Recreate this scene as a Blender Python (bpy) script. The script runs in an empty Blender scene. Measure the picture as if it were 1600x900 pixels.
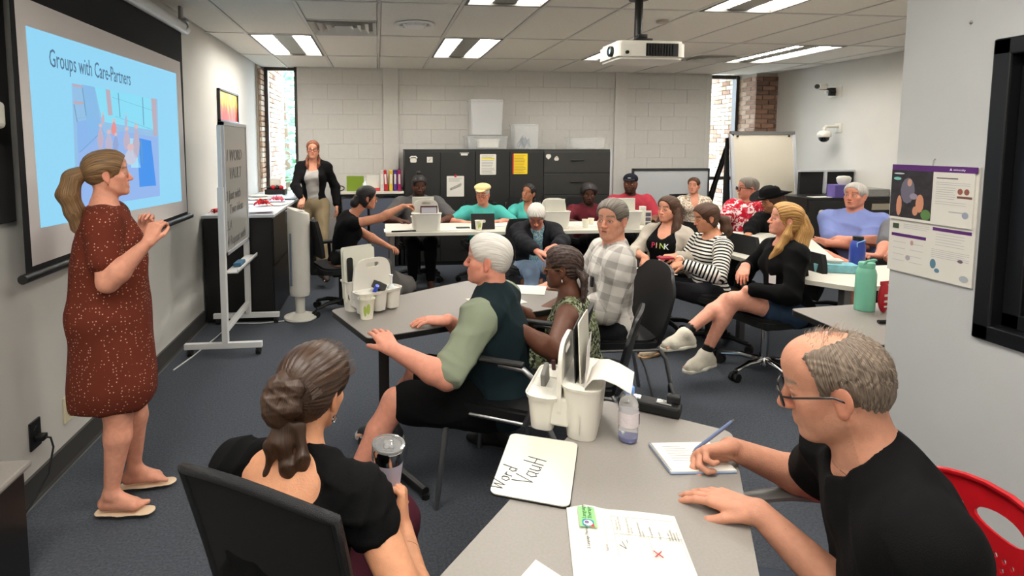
import bpy, bmesh, math, random
import numpy as np
from mathutils import Vector, Matrix

random.seed(7)
SC = bpy.context.scene
COL = SC.collection
PI = math.pi

# ---------------------------------------------------------------- camera
CAM_H = 1.60
PITCH, YAW = math.radians(4.817), math.radians(6.388)
FPX, CPX, CPY = 890.0, 690.0, 300.0
cd = bpy.data.cameras.new('camera')
cam = bpy.data.objects.new('camera', cd)
COL.objects.link(cam)
cam.location = (0, 0, CAM_H)
cam.rotation_euler = (PI / 2 - PITCH, 0, -YAW)
cd.sensor_width = 36
cd.lens = FPX / 1600 * 36
cd.shift_x = (800 - CPX) / 1600
cd.shift_y = -(450 - CPY) / 1600
cd.clip_start = 0.05
SC.camera = cam

# ---------------------------------------------------------------- world, exposure
SC.view_settings.view_transform = 'Standard'
SC.view_settings.look = 'None'
SC.view_settings.gamma = 1
SC.view_settings.use_curve_mapping = False
SC.view_settings.exposure = 0.0
w = bpy.data.worlds.new('daylight')
SC.world = w
w.use_nodes = True
nt = w.node_tree
bg = nt.nodes['Background']
bg.inputs[0].default_value = (0.74, 0.88, 1.0, 1)
bg.inputs[1].default_value = 15.0
LAMP = 31.0        # strength of the fluorescent tubes behind the ceiling lenses
# ---------------------------------------------------------------- helpers
def s2l(c):
    c = c / 255.0
    return c / 12.92 if c <= 0.04045 else ((c + 0.055) / 1.055) ** 2.4

def rgb(r, g, b):
    return (s2l(r), s2l(g), s2l(b), 1)

def at_z(x, y, z):
    d = _ray(x, y); t = (z - CAM_H) / d[2]
    return Vector((d[0] * t, d[1] * t, z))

def at_y(x, y, Y):
    d = _ray(x, y); t = Y / d[1]
    return Vector((d[0] * t, Y, CAM_H + d[2] * t))

def at_x(x, y, X):
    d = _ray(x, y); t = X / d[0]
    return Vector((X, d[1] * t, CAM_H + d[2] * t))

_fw = Vector((math.sin(YAW) * math.cos(PITCH), math.cos(YAW) * math.cos(PITCH), -math.sin(PITCH)))
_rt = Vector((math.cos(YAW), -math.sin(YAW), 0))
_up = _rt.cross(_fw)
def _ray(x, y):
    return _fw + _rt * ((x - CPX) / FPX) - _up * ((y - CPY) / FPX)

MATS = {}
def mat(name, color, rough=0.6, metal=0.0, var=0.0, vscale=8.0, bump=0.0, bscale=60.0, spec=0.5,
        emit=None, estr=0.0, alpha=1.0, trans=0.0, ior=1.45, sheen=0.0, attr=None, sss=0.0, stretch=None, coat=0.0):
    if name in MATS: return MATS[name]
    m = bpy.data.materials.new(name); m.use_nodes = True
    n, l = m.node_tree.nodes, m.node_tree.links
    b = n['Principled BSDF']
    b.inputs['Base Color'].default_value = color
    b.inputs['Roughness'].default_value = rough
    b.inputs['Metallic'].default_value = metal
    b.inputs['Specular IOR Level'].default_value = spec
    b.inputs['Transmission Weight'].default_value = trans
    b.inputs['IOR'].default_value = ior
    b.inputs['Alpha'].default_value = alpha
    b.inputs['Sheen Weight'].default_value = sheen
    b.inputs['Coat Weight'].default_value = coat
    if sss:
        b.inputs['Subsurface Weight'].default_value = sss
        b.inputs['Subsurface Radius'].default_value = (0.012, 0.004, 0.002)
        b.inputs['Subsurface Scale'].default_value = 1.0
    if emit:
        b.inputs['Emission Color'].default_value = emit
        b.inputs['Emission Strength'].default_value = estr
    tc = n.new('ShaderNodeTexCoord')
    src = tc.outputs['Object']
    if stretch:
        mp = n.new('ShaderNodeMapping'); mp.inputs['Scale'].default_value = stretch
        l.new(src, mp.inputs[0]); src = mp.outputs[0]
    base = None
    if attr:
        a = n.new('ShaderNodeAttribute'); a.attribute_name = attr
        base = a.outputs['Color']
        l.new(base, b.inputs['Base Color'])
    if var:
        nz = n.new('ShaderNodeTexNoise'); nz.inputs['Scale'].default_value = vscale
        nz.inputs['Detail'].default_value = 6
        l.new(src, nz.inputs['Vector'])
        mr = n.new('ShaderNodeMapRange')
        mr.inputs[1].default_value = 0.25; mr.inputs[2].default_value = 0.75
        mr.inputs[3].default_value = 1 - var; mr.inputs[4].default_value = 1 + var
        l.new(nz.outputs[0], mr.inputs[0])
        mx = n.new('ShaderNodeVectorMath'); mx.operation = 'SCALE'
        if base: l.new(base, mx.inputs[0])
        else: mx.inputs[0].default_value = color[:3]
        l.new(mr.outputs[0], mx.inputs['Scale'])
        l.new(mx.outputs[0], b.inputs['Base Color'])
    if bump:
        nb = n.new('ShaderNodeTexNoise'); nb.inputs['Scale'].default_value = bscale
        nb.inputs['Detail'].default_value = 4
        l.new(src, nb.inputs['Vector'])
        bp = n.new('ShaderNodeBump'); bp.inputs['Strength'].default_value = bump
        bp.inputs['Distance'].default_value = 0.01
        l.new(nb.outputs[0], bp.inputs['Height']); l.new(bp.outputs[0], b.inputs['Normal'])
    MATS[name] = m
    return m

class MB:
    """collects shapes for ONE mesh object"""
    def __init__(s): s.v = []; s.f = []; s.mi = []; s.sm = []
    def add(s, vs, fs, M=None, mi=0, smooth=False):
        o = len(s.v)
        for p in vs:
            p = Vector(p)
            if M is not None: p = M @ p
            s.v.append(p[:])
        for f in fs: s.f.append([i + o for i in f]); s.mi.append(mi); s.sm.append(smooth)
        return s
    def box(s, a, b, M=None, mi=0):
        x0, y0, z0 = [min(a[i], b[i]) for i in range(3)]; x1, y1, z1 = [max(a[i], b[i]) for i in range(3)]
        v = [(x0,y0,z0),(x1,y0,z0),(x1,y1,z0),(x0,y1,z0),(x0,y0,z1),(x1,y0,z1),(x1,y1,z1),(x0,y1,z1)]
        f = [(0,3,2,1),(4,5,6,7),(0,1,5,4),(1,2,6,5),(2,3,7,6),(3,0,4,7)]
        return s.add(v, f, M, mi)
    def bbox(s, a, b, r=0.004, M=None, mi=0, seg=2):
        """box with bevelled edges"""
        bm = bmesh.new()
        bmesh.ops.create_cube(bm, size=1)
        c = [(a[i] + b[i]) / 2 for i in range(3)]; d = [abs(b[i] - a[i]) for i in range(3)]
        for v in bm.verts: v.co = Vector([v.co[i] * d[i] + c[i] for i in range(3)])
        bmesh.ops.bevel(bm, geom=bm.edges[:], offset=min(r, min(d) * .49), segments=seg, profile=.5, affect='EDGES')
        s.bm(bm, M, mi, False); return s
    def bm(s, bm, M=None, mi=0, smooth=True):
        bm.verts.ensure_lookup_table(); bm.verts.index_update()
        s.add([v.co for v in bm.verts], [[v.index for v in f.verts] for f in bm.faces], M, mi, smooth)
        bm.free()
    def prism(s, pts, z0, z1, M=None, mi=0, mi_side=None):
        """extrude a polygon (x,y) from z0 to z1"""
        n = len(pts)
        v = [(p[0], p[1], z0) for p in pts] + [(p[0], p[1], z1) for p in pts]
        s.add(v, [list(range(n))[::-1], list(range(n, 2 * n))], M, mi)
        s.add(v, [(i, (i + 1) % n, n + (i + 1) % n, n + i) for i in range(n)], M, mi if mi_side is None else mi_side)
        return s
    def tube(s, pts, r, n=8, M=None, mi=0, cap=True, closed=False, flat=1.0):
        """round tube along points; r number or list"""
        pts = [Vector(p) for p in pts]; m = len(pts)
        rs = r if isinstance(r, (list, tuple)) else [r] * m
        vs, fs = [], []
        T0 = None; U = None
        for i, p in enumerate(pts):
            if closed: T = (pts[(i + 1) % m] - pts[i - 1])
            else: T = (pts[min(i + 1, m - 1)] - pts[max(i - 1, 0)])
            T.normalize()
            if U is None:
                U = T.orthogonal().normalized()
                if flat != 1.0:
                    zz = Vector((0, 0, 1)) - T * T.z
                    if zz.length > .1: U = zz.normalized()
            else:
                U = (U - T * U.dot(T)).normalized()
            V = T.cross(U)
            for k in range(n):
                a = 2 * PI * k / n
                vs.append(p + U * (math.cos(a) * rs[i] * flat) + V * (math.sin(a) * rs[i]))
        for i in range(m if closed else m - 1):
            for k in range(n):
                a, b = i * n + k, i * n + (k + 1) % n
                j = (i + 1) % m
                fs.append((a, b, j * n + (k + 1) % n, j * n + k))
        if cap and not closed:
            fs.append(list(range(n))[::-1]); fs.append(list(range((m - 1) * n, m * n)))
        return s.add(vs, fs, M, mi, True)
    def lathe(s, prof, n=24, M=None, mi=0, cx=0, cy=0, sx=1, sy=1, smooth=True):
        vs, fs = [], []
        for (r, z) in prof:
            for k in range(n):
                a = 2 * PI * k / n
                vs.append((cx + r * sx * math.cos(a), cy + r * sy * math.sin(a), z))
        for i in range(len(prof) - 1):
            for k in range(n):
                fs.append((i*n+k, i*n+(k+1)%n, (i+1)*n+(k+1)%n, (i+1)*n+k))
        if prof[0][0] > 1e-5: fs.append(list(range(n))[::-1])
        if prof[-1][0] > 1e-5: fs.append(list(range((len(prof)-1)*n, len(prof)*n)))
        return s.add(vs, fs, M, mi, smooth)
    def sphere(s, c, r, M=None, mi=0, n=12):
        rr = r if isinstance(r, (list, tuple)) else (r, r, r)
        vs, fs = [], []
        h = n // 2 + 1
        for i in range(h + 1):
            t = PI * i / h
            for k in range(n):
                a = 2 * PI * k / n
                vs.append((c[0] + rr[0]*math.sin(t)*math.cos(a), c[1] + rr[1]*math.sin(t)*math.sin(a), c[2] + rr[2]*math.cos(t)))
        for i in range(h):
            for k in range(n):
                fs.append((i*n+k, (i+1)*n+k, (i+1)*n+(k+1)%n, i*n+(k+1)%n))
        return s.add(vs, fs, M, mi, True)
    def mesh(s, name, mats):
        me = bpy.data.meshes.new(name)
        me.from_pydata([tuple(p) for p in s.v], [], s.f)
        if not isinstance(mats, (list, tuple)): mats = [mats]
        for m in mats: me.materials.append(m)
        me.polygons.foreach_set('material_index', s.mi)
        me.polygons.foreach_set('use_smooth', s.sm)
        me.update()
        return me
    def build(s, name, mats, parent=None, loc=None, rz=0, sharp=True):
        me = s.mesh(name, mats)
        if sharp and any(s.sm): me.set_sharp_from_angle(angle=math.radians(45))
        o = bpy.data.objects.new(name, me); COL.objects.link(o)
        if parent: o.parent = parent
        if loc: o.location = loc
        if rz: o.rotation_euler = (0, 0, rz)
        return o

def inst(name, me, parent=None, loc=(0,0,0), rot=(0,0,0), scale=None):
    o = bpy.data.objects.new(name, me); COL.objects.link(o)
    if parent: o.parent = parent
    o.location = loc; o.rotation_euler = rot
    if scale: o.scale = scale
    return o

def tag(o, label=None, cat=None, group=None, kind=None):
    if label: o['label'] = label
    if cat: o['category'] = cat
    if group: o['group'] = group
    if kind: o['kind'] = kind
    return o

def empty(name, loc=(0,0,0), rz=0, label=None, cat=None, group=None):
    o = bpy.data.objects.new(name, None); COL.objects.link(o)
    o.empty_display_size = 0.1
    o.location = loc; o.rotation_euler = (0, 0, rz)
    return tag(o, label, cat, group)

def struct(mb, name, mats, parent=None):
    o = mb.build(name, mats, parent)
    if parent is None: o['kind'] = 'structure'
    return o

def copy_tree(o, parent=None):
    c = o.copy(); COL.objects.link(c); c.parent = parent
    for ch in list(o.children): copy_tree(ch, c)
    return c

def text(s, name, m, size, M, parent=None, depth=0.0004, align='LEFT', spacing=1.0, shear=0.0, bold=0.0, xs=1.0, body_font=None):
    cu = bpy.data.curves.new(name, 'FONT'); cu.body = s; cu.size = size; cu.extrude = depth
    cu.align_x = align; cu.space_line = spacing; cu.shear = shear; cu.offset = bold
    cu.resolution_u = 2
    o = bpy.data.objects.new(name, cu)
    me = bpy.data.meshes.new_from_object(o)
    bpy.data.objects.remove(o)
    me.materials.clear(); me.materials.append(m)
    q = bpy.data.objects.new(name, me); COL.objects.link(q)
    q.matrix_local = M @ Matrix.Diagonal((xs, 1, 1, 1))
    if parent: q.parent = parent
    return q

def frame(o, x, y, z=None):
    """matrix with given origin and x, y axes"""
    x = Vector(x).normalized(); y = Vector(y); y = (y - x * x.dot(y)).normalized(); z = x.cross(y)
    M = Matrix.Identity(4)
    for i in range(3): M[i][0], M[i][1], M[i][2], M[i][3] = x[i], y[i], z[i], o[i]
    return M

def rounded(w, h, r, n=5):
    """rounded rectangle polygon centred on 0"""
    out = []
    for cx, cy, a0 in ((w/2-r, h/2-r, 0), (-w/2+r, h/2-r, PI/2), (-w/2+r, -h/2+r, PI), (w/2-r, -h/2+r, 1.5*PI)):
        for i in range(n + 1):
            a = a0 + PI/2 * i / n
            out.append((cx + r*math.cos(a), cy + r*math.sin(a)))
    return out

def round_poly(pts, r, n=4):
    out = []; m = len(pts)
    for i in range(m):
        p0, p, p1 = Vector(pts[i-1][:2]), Vector(pts[i][:2]), Vector(pts[(i+1) % m][:2])
        a = (p0 - p).normalized(); b = (p1 - p).normalized()
        A, B = p + a*r, p + b*r
        for k in range(n + 1):
            t = k / n
            out.append(tuple(A*(1-t)**2 + p*2*t*(1-t) + B*t*t))
    return out
# ---------------------------------------------------------------- materials of the room
wallp = mat('wall_paint', rgb(205, 202, 195), rough=.75, var=.03, vscale=3, bump=.05, bscale=150)
blockp = mat('block_paint', rgb(203, 200, 194), rough=.7, var=.03, vscale=20, bump=.15, bscale=120)
carpet = mat('carpet', rgb(76, 81, 90), rough=.98, var=.42, vscale=95, bump=.9, bscale=260, spec=.1, sheen=.1)
tilem = mat('ceiling_tile', rgb(224, 220, 211), rough=.95, var=.05, vscale=70, bump=.3, bscale=220)
teem = mat('ceiling_grid', rgb(208, 205, 198), rough=.5)
darkbase = mat('rubber_baseboard', rgb(66, 64, 62), rough=.5)
seamm = mat('carpet_edge', rgb(120, 120, 118), rough=.6)
blackm = mat('black_laminate', rgb(24, 23, 23), rough=.35, var=.1, vscale=30)
blackmet = mat('black_metal', rgb(26, 25, 25), rough=.4, spec=.5)
darkcab = mat('charcoal_cabinet', rgb(36, 36, 35), rough=.45)
white = mat('white_plastic', rgb(220, 216, 205), rough=.35)
whitemet = mat('white_metal', rgb(225, 224, 222), rough=.35)
paper = mat('paper', rgb(218, 214, 204), rough=.85)
chrome = mat('chrome', rgb(200, 200, 200), rough=.12, metal=1.0)
steel = mat('grey_steel', rgb(150, 150, 150), rough=.3, metal=.9)
ink = mat('ink', rgb(40, 38, 42), rough=.7)
greyink = mat('grey_ink', rgb(130, 128, 128), rough=.8)
glassm = mat('clear_glass', (1, 1, 1, 1), rough=.0, trans=1.0, ior=1.01, spec=.3)
rubber = mat('black_rubber', rgb(18, 18, 18), rough=.6)
bricka = mat('brick_clay', rgb(146, 112, 92), rough=.9, var=.3, vscale=14, bump=.4, bscale=80)
brickb = mat('brick_buff', rgb(176, 146, 122), rough=.9, var=.25, vscale=14, bump=.4, bscale=80)
brickc = mat('brick_pale', rgb(206, 190, 172), rough=.9, var=.2, vscale=14, bump=.4, bscale=80)
mortar = mat('mortar', rgb(170, 160, 148), rough=.95, var=.1)

CEIL = 2.62
def yb(x): return 7.84 + .034 * (x + 1.0)        # the back wall runs slightly away to the right

# floor
m = MB().box((-1.6, -2.6, -.05), (6.0, 9.0, 0)); struct(m, 'floor', carpet)
m = MB().box((-1.7, -2.6, 0), (-1.56, 7.68, CEIL + .1)); WL = struct(m, 'wall_left', wallp)
m = MB().box((-1.7, -2.72, 0), (6.0, -2.6, CEIL + .1)); struct(m, 'wall_front', wallp)
m = MB().box((5.80, 2.15, 0), (5.95, 8.5, CEIL + .1)); WR = struct(m, 'wall_right', wallp)
m = MB().box((-1.6, -2.6, CEIL + .06), (6.0, 8.8, CEIL + .12)); struct(m, 'ceiling', tilem)
# baseboards
m = MB().box((-1.565, -2.6, .012), (-1.545, 5.19, .115)).box((-1.565, -2.6, 0), (-1.53, 5.19, .012))
struct(m, 'baseboard_left', darkbase)
m = MB().box((-1.545, -2.6, .0), (-1.527, 5.19, .006)); struct(m, 'trim_1', seamm)
m = MB().box((-1.06, 7.80, 0), (4.9, 7.85, .1)); struct(m, 'baseboard_back', darkbase)
# partition with the black window
m = MB()
PX = 2.05
m.box((PX, -2.6, 0), (PX + .14, 2.05, .935)); m.box((PX, -2.6, 1.946), (PX + .14, 2.05, CEIL + .06))
m.box((PX, 1.712, .935), (PX + .14, 2.05, 1.946)); m.box((PX, -2.6, .935), (PX + .14, .45, 1.946))
PW = struct(m, 'wall_partition', mat('partition_paint', rgb(190, 191, 190), rough=.75, var=.03, vscale=3, bump=.05, bscale=150))
m = MB().box((PX + .14, 2.0, 0), (6.0, 2.15, CEIL + .06)); struct(m, 'wall_booth', wallp)
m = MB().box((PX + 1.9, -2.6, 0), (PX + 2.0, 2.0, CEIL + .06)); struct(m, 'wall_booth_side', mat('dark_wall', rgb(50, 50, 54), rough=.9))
m = MB()
for a, b in (((PX-.012, 1.655, .935), (PX+.13, 1.712, 1.946)), ((PX-.012, .45, .935), (PX+.13, .51, 1.946)),
             ((PX-.012, .45, 1.89), (PX+.13, 1.712, 1.946)), ((PX-.012, .45, .935), (PX+.13, 1.712, .99))): m.bbox(a, b, .006)
for a, b in (((PX+.03, 1.60, .99), (PX+.10, 1.655, 1.89)), ((PX+.03, .51, .99), (PX+.10, 1.655, 1.04)), ((PX+.03, .51, 1.85), (PX+.10, 1.655, 1.89))): m.bbox(a, b, .004)
W3 = struct(m, 'window_3', mat('black_frame', rgb(20, 21, 24), rough=.35))
m = MB().box((PX+.06, .51, 1.03), (PX+.066, 1.61, 1.86)); m.build('pane', mat('dark_glass', (.35, .37, .4, 1), rough=.02, trans=1.0, ior=1.3), W3)
m = MB().box((PX+.5, 1.5, .80), (PX+1.8, 1.95, .84)); tag(m.build('desk', mat('booth_desk', rgb(90, 140, 150), rough=.4)), 'teal edged desk in the dark booth behind the black window', 'desk')

# back wall of painted blocks
m = MB(); xa, xb = -1.06, 4.93
m.add([(xa, yb(xa)+.008, 0), (xb, yb(xb)+.008, 0), (xb, yb(xb)+.2, 0), (xa, yb(xa)+.2, 0), (xa, yb(xa)+.008, CEIL+.06), (xb, yb(xb)+.008, CEIL+.06), (xb, yb(xb)+.2, CEIL+.06), (xa, yb(xa)+.2, CEIL+.06)],
      [(0,3,2,1),(4,5,6,7),(0,1,5,4),(1,2,6,5),(2,3,7,6),(3,0,4,7)])
WB = struct(m, 'wall_back', blockp)
bw = MB().bbox((-.1994, 0, -.0994), (.1994, .02, .0994), .0022, seg=1).mesh('block', blockp)
bh = MB().bbox((-.0994, 0, -.0994), (.0994, .02, .0994), .0022, seg=1).mesh('block', blockp)
ang = math.atan(.034)
for r in range(13):
    x = xa + (.0 if r % 2 else -.2) + .1
    while x < xb - .15:
        full = True
        cx = x + .1
        if r % 2 == 0 and x < xa: cx = xa + .1; full = False
        elif x + .3 > xb: cx = x; full = False
        z = .1 + r*.2
        inst('block', bw if full else bh, WB, (cx, yb(cx), z - .0), (0, 0, ang), (1, 1, 1) if z < 2.5 else (1, 1, 1))
        x += .4
for i, (a, b) in enumerate(((.078, .285), (3.41, 3.60))):
    m = MB().bbox((a, yb(a)-.03, 0), (b, yb(a)+.02, CEIL+.02), .004); struct(m, 'trim_%d' % (i+2), blockp)

# ceiling: tees and lay-in tiles
XL = [-1.56] + [-1.2 + .61*i for i in range(12)] + [5.80]
YL = [-2.58, -2.20, -.91, .38, 1.67, 2.96, 4.25, 5.54, 6.83, 8.0]
m = MB()
for x in XL[1:-1]: m.box((x-.012, -2.6, CEIL-.002), (x+.012, 8.05, CEIL+.03))
for y in YL[1:-1]: m.box((-1.6, y-.012, CEIL-.002), (5.8, y+.012, CEIL+.03))
m.box((-.59, 4.88, CEIL-.002), (.02, 4.90, CEIL+.03)); m.box((3.68, 6.28, CEIL-.002), (4.29, 6.30, CEIL+.03))
CG = struct(m, 'trim_4', teem)
LIGHTS = {(1, 7), (4, 7), (7, 7), (10, 7), (4, 5), (7, 5), (10, 5), (1, 3), (4, 3), (1, 1), (4, 1)}
VENT = {(2, 6): (4.90, 5.54), (9, 7): None}
tcache = {}
def tile(x0, x1, y0, y1):
    key = (round(x1-x0, 3), round(y1-y0, 3))
    if key not in tcache:
        w, h = key[0]/2 - .016, key[1]/2 - .016
        tcache[key] = MB().bbox((-w, -h, -.004), (w, h, .012), .004, seg=1).mesh('ceiling_panel', tilem)
    inst('ceiling_panel', tcache[key], CG, ((x0+x1)/2, (y0+y1)/2, CEIL + .008))
for i in range(len(XL)-1):
    for j in range(len(YL)-1):
        if YL[j] < 2.0 and XL[i] > 4.2: continue
        if (i, j) in LIGHTS: continue
        if (i, j) == (2, 6): tile(XL[i], XL[i+1], 4.25, 4.89); continue
        if (i, j) == (9, 7): tile(XL[i], XL[i+1], 5.54, 6.29); continue
        tile(XL[i], XL[i+1], YL[j], YL[j+1])
lampm = mat('lamp_lens', rgb(255, 250, 235), rough=.4, emit=(1.0, .965, .90, 1), estr=LAMP)
louvm = mat('louvre', rgb(205, 203, 196), rough=.4)
lf = MB()      # rim
for a, b in (((-.293, -.633, -.006), (.293, -.605, .02)), ((-.293, .605, -.006), (.293, .633, .02)), ((-.293, -.633, -.006), (-.272, .633, .02)), ((.272, -.633, -.006), (.293, .633, .02))): lf.box(a, b)
lf = lf.mesh('rim', mat('lamp_rim', rgb(90, 88, 84), rough=.4))
ll = MB().box((-.085, -.60, .022), (.085, .60, .03)).mesh('lens', lampm)
lc = MB().box((-.09, -.605, .012), (.09, .605, .03)).mesh('centre_panel', mat('perforated_panel', rgb(150, 148, 140), rough=.6, var=.1, vscale=60))
lb = MB()
for i in range(10): lb.box((-.085, -.55+.122*i, .004), (.085, -.545+.122*i, .024))
lb = lb.mesh('louvre', louvm)
lnames = {(1,7): 'fluorescent ceiling light nearest the left wall above the standing flipboard', (4,7): 'fluorescent ceiling light in the far row above the black cabinets',
 (7,7): 'ceiling light half hidden behind the hanging projector', (10,7): 'long looking ceiling light beside the square vent on the right',
 (4,5): 'ceiling light at the top edge left of the projector pole', (7,5): 'ceiling light at the top edge right of the projector pole', (10,5): 'ceiling light peeking out above the partition corner'}
for (i, j) in sorted(LIGHTS):
    e = empty('ceiling_light', ((XL[i]+XL[i+1])/2, (YL[j]+YL[j+1])/2, CEIL), 0, lnames.get((i, j), 'fluorescent ceiling light behind the viewer, ' + ('left' if i == 1 else 'right') + (' and nearer' if j == 3 else ' and farther back')), 'ceiling light', 'recessed fluorescent ceiling lights')
    inst('rim', lf, e)
    for s in (-1, 1):
        o = inst('lens', ll, e, (s*.185, 0, 0)); inst('louvre', lb, o)['kind'] = 'stuff'
    inst('centre_panel', lc, e)
# vents
for (cx, cy, wx, wy, lab) in ((-.285, 5.215, .57, .60, 'square stepped air vent beside the left ceiling light'), (3.985, 6.56, .57, .50, 'square air vent beside the far right ceiling light')):
    e = empty('ceiling_vent', (cx, cy, CEIL), 0, lab, 'air vent')
    MB().box((-wx/2, -wy/2, .035), (wx/2, wy/2, .05)).build('backing', mat('vent_dark', rgb(150, 146, 140), rough=.7), e)
    for q in range(4):
        a, b = wx/2*(1-.24*q), wy/2*(1-.24*q); t = .035
        m = MB()
        z0, z1 = -.008 + .003*q, .03
        for (p, r_) in (((-a, -b), (a, -b)), ((a, -b), (a, b)), ((a, b), (-a, b)), ((-a, b), (-a, -b))):
            c0 = Vector((p[0], p[1], z0)); c1 = Vector((r_[0], r_[1], z0))
            k = 1 - t/a; d0 = Vector((p[0]*k, p[1]*(1-t/b), z1)); d1 = Vector((r_[0]*k, r_[1]*(1-t/b), z1))
            m.add([c0, c1, d1, d0], [(0, 1, 2, 3)])
        m.build('louvre_ring', teem, e)
e = empty('round_vent', (.325, 4.97, CEIL), 0, 'round white air diffuser in the ceiling left of the projector', 'air vent')
MB().lathe([(.17, .0), (.175, -.006), (.16, -.014), (.13, -.010), (.12, .0)], 28).build('ring', whitemet, e)
MB().lathe([(.105, -.004), (.09, -.022), (.04, -.026), (.0, -.026)], 28).build('cone', whitemet, e)
m = MB().lathe([(.12, .004), (.10, .0)], 28)
for k in range(4):
    a = k*PI/4; m.tube([(-.13*math.cos(a), -.13*math.sin(a), -.012), (.13*math.cos(a), .13*math.sin(a), -.012)], .004, 5)
m.build('spokes', teem, e)

# windows: glazing, frames, brick
def brick_run(parent, org, ux, n_len, rows, flip=0, mats=(bricka, brickb), L=.200, Hh=.068, z0=0.0, off=0.0, seed=1):
    """bricks laid along direction ux (in plan), each its own object"""
    rn = random.Random(seed)
    mes = [MB().bbox((0, 0, 0), (L-.010, .03, Hh-.010), .003, seg=1).mesh('brick', mm) for mm in mats]
    hes = [MB().bbox((0, 0, 0), (L/2-.010, .03, Hh-.010), .003, seg=1).mesh('brick', mm) for mm in mats]
    a = math.atan2(ux[1], ux[0])
    for r in range(rows):
        pos = 0.0; first = r % 2
        while pos < n_len - .04:
            half = (first and pos == 0) or (pos + L > n_len + .02)
            me = rn.choice(hes if half else mes)
            d = rn.uniform(-.002, .002)
            inst('brick', me, parent, (org[0]+ux[0]*pos - math.sin(a)*d, org[1]+ux[1]*pos + math.cos(a)*d, z0 + r*Hh), (0, 0, a))
            pos += L/2 if half else L
# left window
fr = mat('bronze_frame', rgb(58, 50, 44), rough=.4)
m = MB(); Y1 = 7.98
m.box((-1.50, Y1-.04, 0), (-1.455, Y1+.04, CEIL)); m.box((-1.10, Y1-.12, 0), (-1.06, Y1+.04, CEIL)); m.box((-1.5, Y1-.04, 0), (-1.06, Y1+.04, .12)); m.box((-1.5, Y1-.03, 2.585), (-1.06, Y1+.03, CEIL+.02))
W1 = struct(m, 'window_1', fr)
MB().box((-1.46, Y1-.004, .1), (-1.09, Y1+.004, 2.6)).build('pane', glassm, W1)
m = MB().box((-1.75, 7.68, 0), (-1.535, Y1+.04, CEIL+.05)); o = struct(m, 'wall_left_return', mortar)
brick_run(o, (-1.532, 7.99), (0, -1), .30, 38, mats=(brickb, brickc), seed=4)
m = MB().box((-1.75, Y1+.05, 0), (-1.49, 9.25, 3.2)); F1 = tag(m.build('brick_fin', mortar), 'pale brick fin wall outside the left window', 'brick wall')
brick_run(F1, (-1.49, 9.25), (0, -1), 1.2, 46, mats=(bricka, brickb, brickc, brickc, brickc), seed=2)
# right window and pier
m = MB(); Y2 = 8.26
m.box((5.43, Y2-.05, 0), (5.49, Y2+.05, CEIL)); m.box((4.93, Y2-.03, 0), (4.965, Y2+.05, CEIL)); m.box((4.93, Y2-.03, .0), (5.49, Y2+.03, .12)); m.box((4.93, Y2-.03, 2.585), (5.49, Y2+.03, CEIL+.02)); m.box((4.93, Y2-.03, 1.05), (5.49, Y2+.03, 1.10))
W2 = struct(m, 'window_2', fr)
MB().box((4.95, Y2-.004, .1), (5.45, Y2+.004, 2.6)).build('pane', glassm, W2)
m = MB().box((5.50, Y2+.06, 0), (5.9, 9.55, 3.2)); F2 = tag(m.build('brick_fin', mortar), 'pale brick fin wall outside the right window', 'brick wall')
brick_run(F2, (5.50, Y2+.08), (0, 1), 1.2, 44, mats=(bricka, brickb, brickc, brickc, brickc), seed=3)
for b in F2.children: b.location.x -= 0.0
m = MB().box((5.48, 7.82, 0), (5.82, 8.4, CEIL+.05)); PR = struct(m, 'brick_pier', mortar); PR['kind'] = 'structure'
brick_run(PR, (5.47, 7.795), (1, 0), .40, 38, mats=(bricka, mat('brick_shaded', rgb(120, 92, 76), rough=.9, var=.3, vscale=14, bump=.4, bscale=80)), seed=6)  # front face: shade put into the colour with darker bricks
brick_run(PR, (5.475, 8.22), (0, -1), .40, 38, mats=(bricka, brickb), seed=7)  # window side: daylight put into the colour with lighter bricks
m = MB().box((4.85, yb(5)-.0, 0), (4.93, Y2+.05, CEIL+.05)); struct(m, 'wall_back_return', wallp)
# outside ground, bushes
m = MB().box((-12, 8.4, -.35), (18, 40, -.3)); struct(m, 'ground', mat('paving', rgb(168, 166, 160), rough=.95, var=.3, vscale=3))
def tree(x, y, h, r, lab, seed):
    rn = random.Random(seed)
    e = empty('tree', (x, y, -.3), 0, lab, 'tree')
    MB().tube([(0, 0, 0), (.05, 0, h*.4), (0, .05, h*.75)], [.16, .12, .05], 8).build('trunk', mat('bark', rgb(110, 90, 75), rough=.9), e)
    m = MB()
    for i in range(1400):
        a, b, c = rn.gauss(0, 1), rn.gauss(0, 1), rn.gauss(0, 1); l = math.sqrt(a*a+b*b+c*c); q = rn.uniform(.55, 1) ** .5
        p = Vector((a/l*r*q, b/l*r*q, h*.62 + c/l*h*.42*q)); s = rn.uniform(.08, .16)
        M = Matrix.Translation(p) @ Matrix.Rotation(rn.uniform(0, 6.3), 4, 'Z') @ Matrix.Rotation(rn.uniform(0, 3.1), 4, 'X')
        m.add([(-s, 0, 0), (0, -s*.5, .02), (s, 0, 0), (0, s*.5, .02)], [(0, 1, 2, 3)], M)
    o = m.build('foliage', mat('leaves', rgb(120, 165, 130), rough=.7, var=.3, vscale=3), e); o['kind'] = 'stuff'
tree(-2.1, 13.0, 4.2, 1.3, 'leafy tree outside the left window', 1)
tree(-3.4, 17.0, 5.5, 1.8, 'taller tree further off outside the left window', 2)
tree(7.0, 15.0, 4.5, 1.6, 'leafy tree outside the right window', 3)

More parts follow.
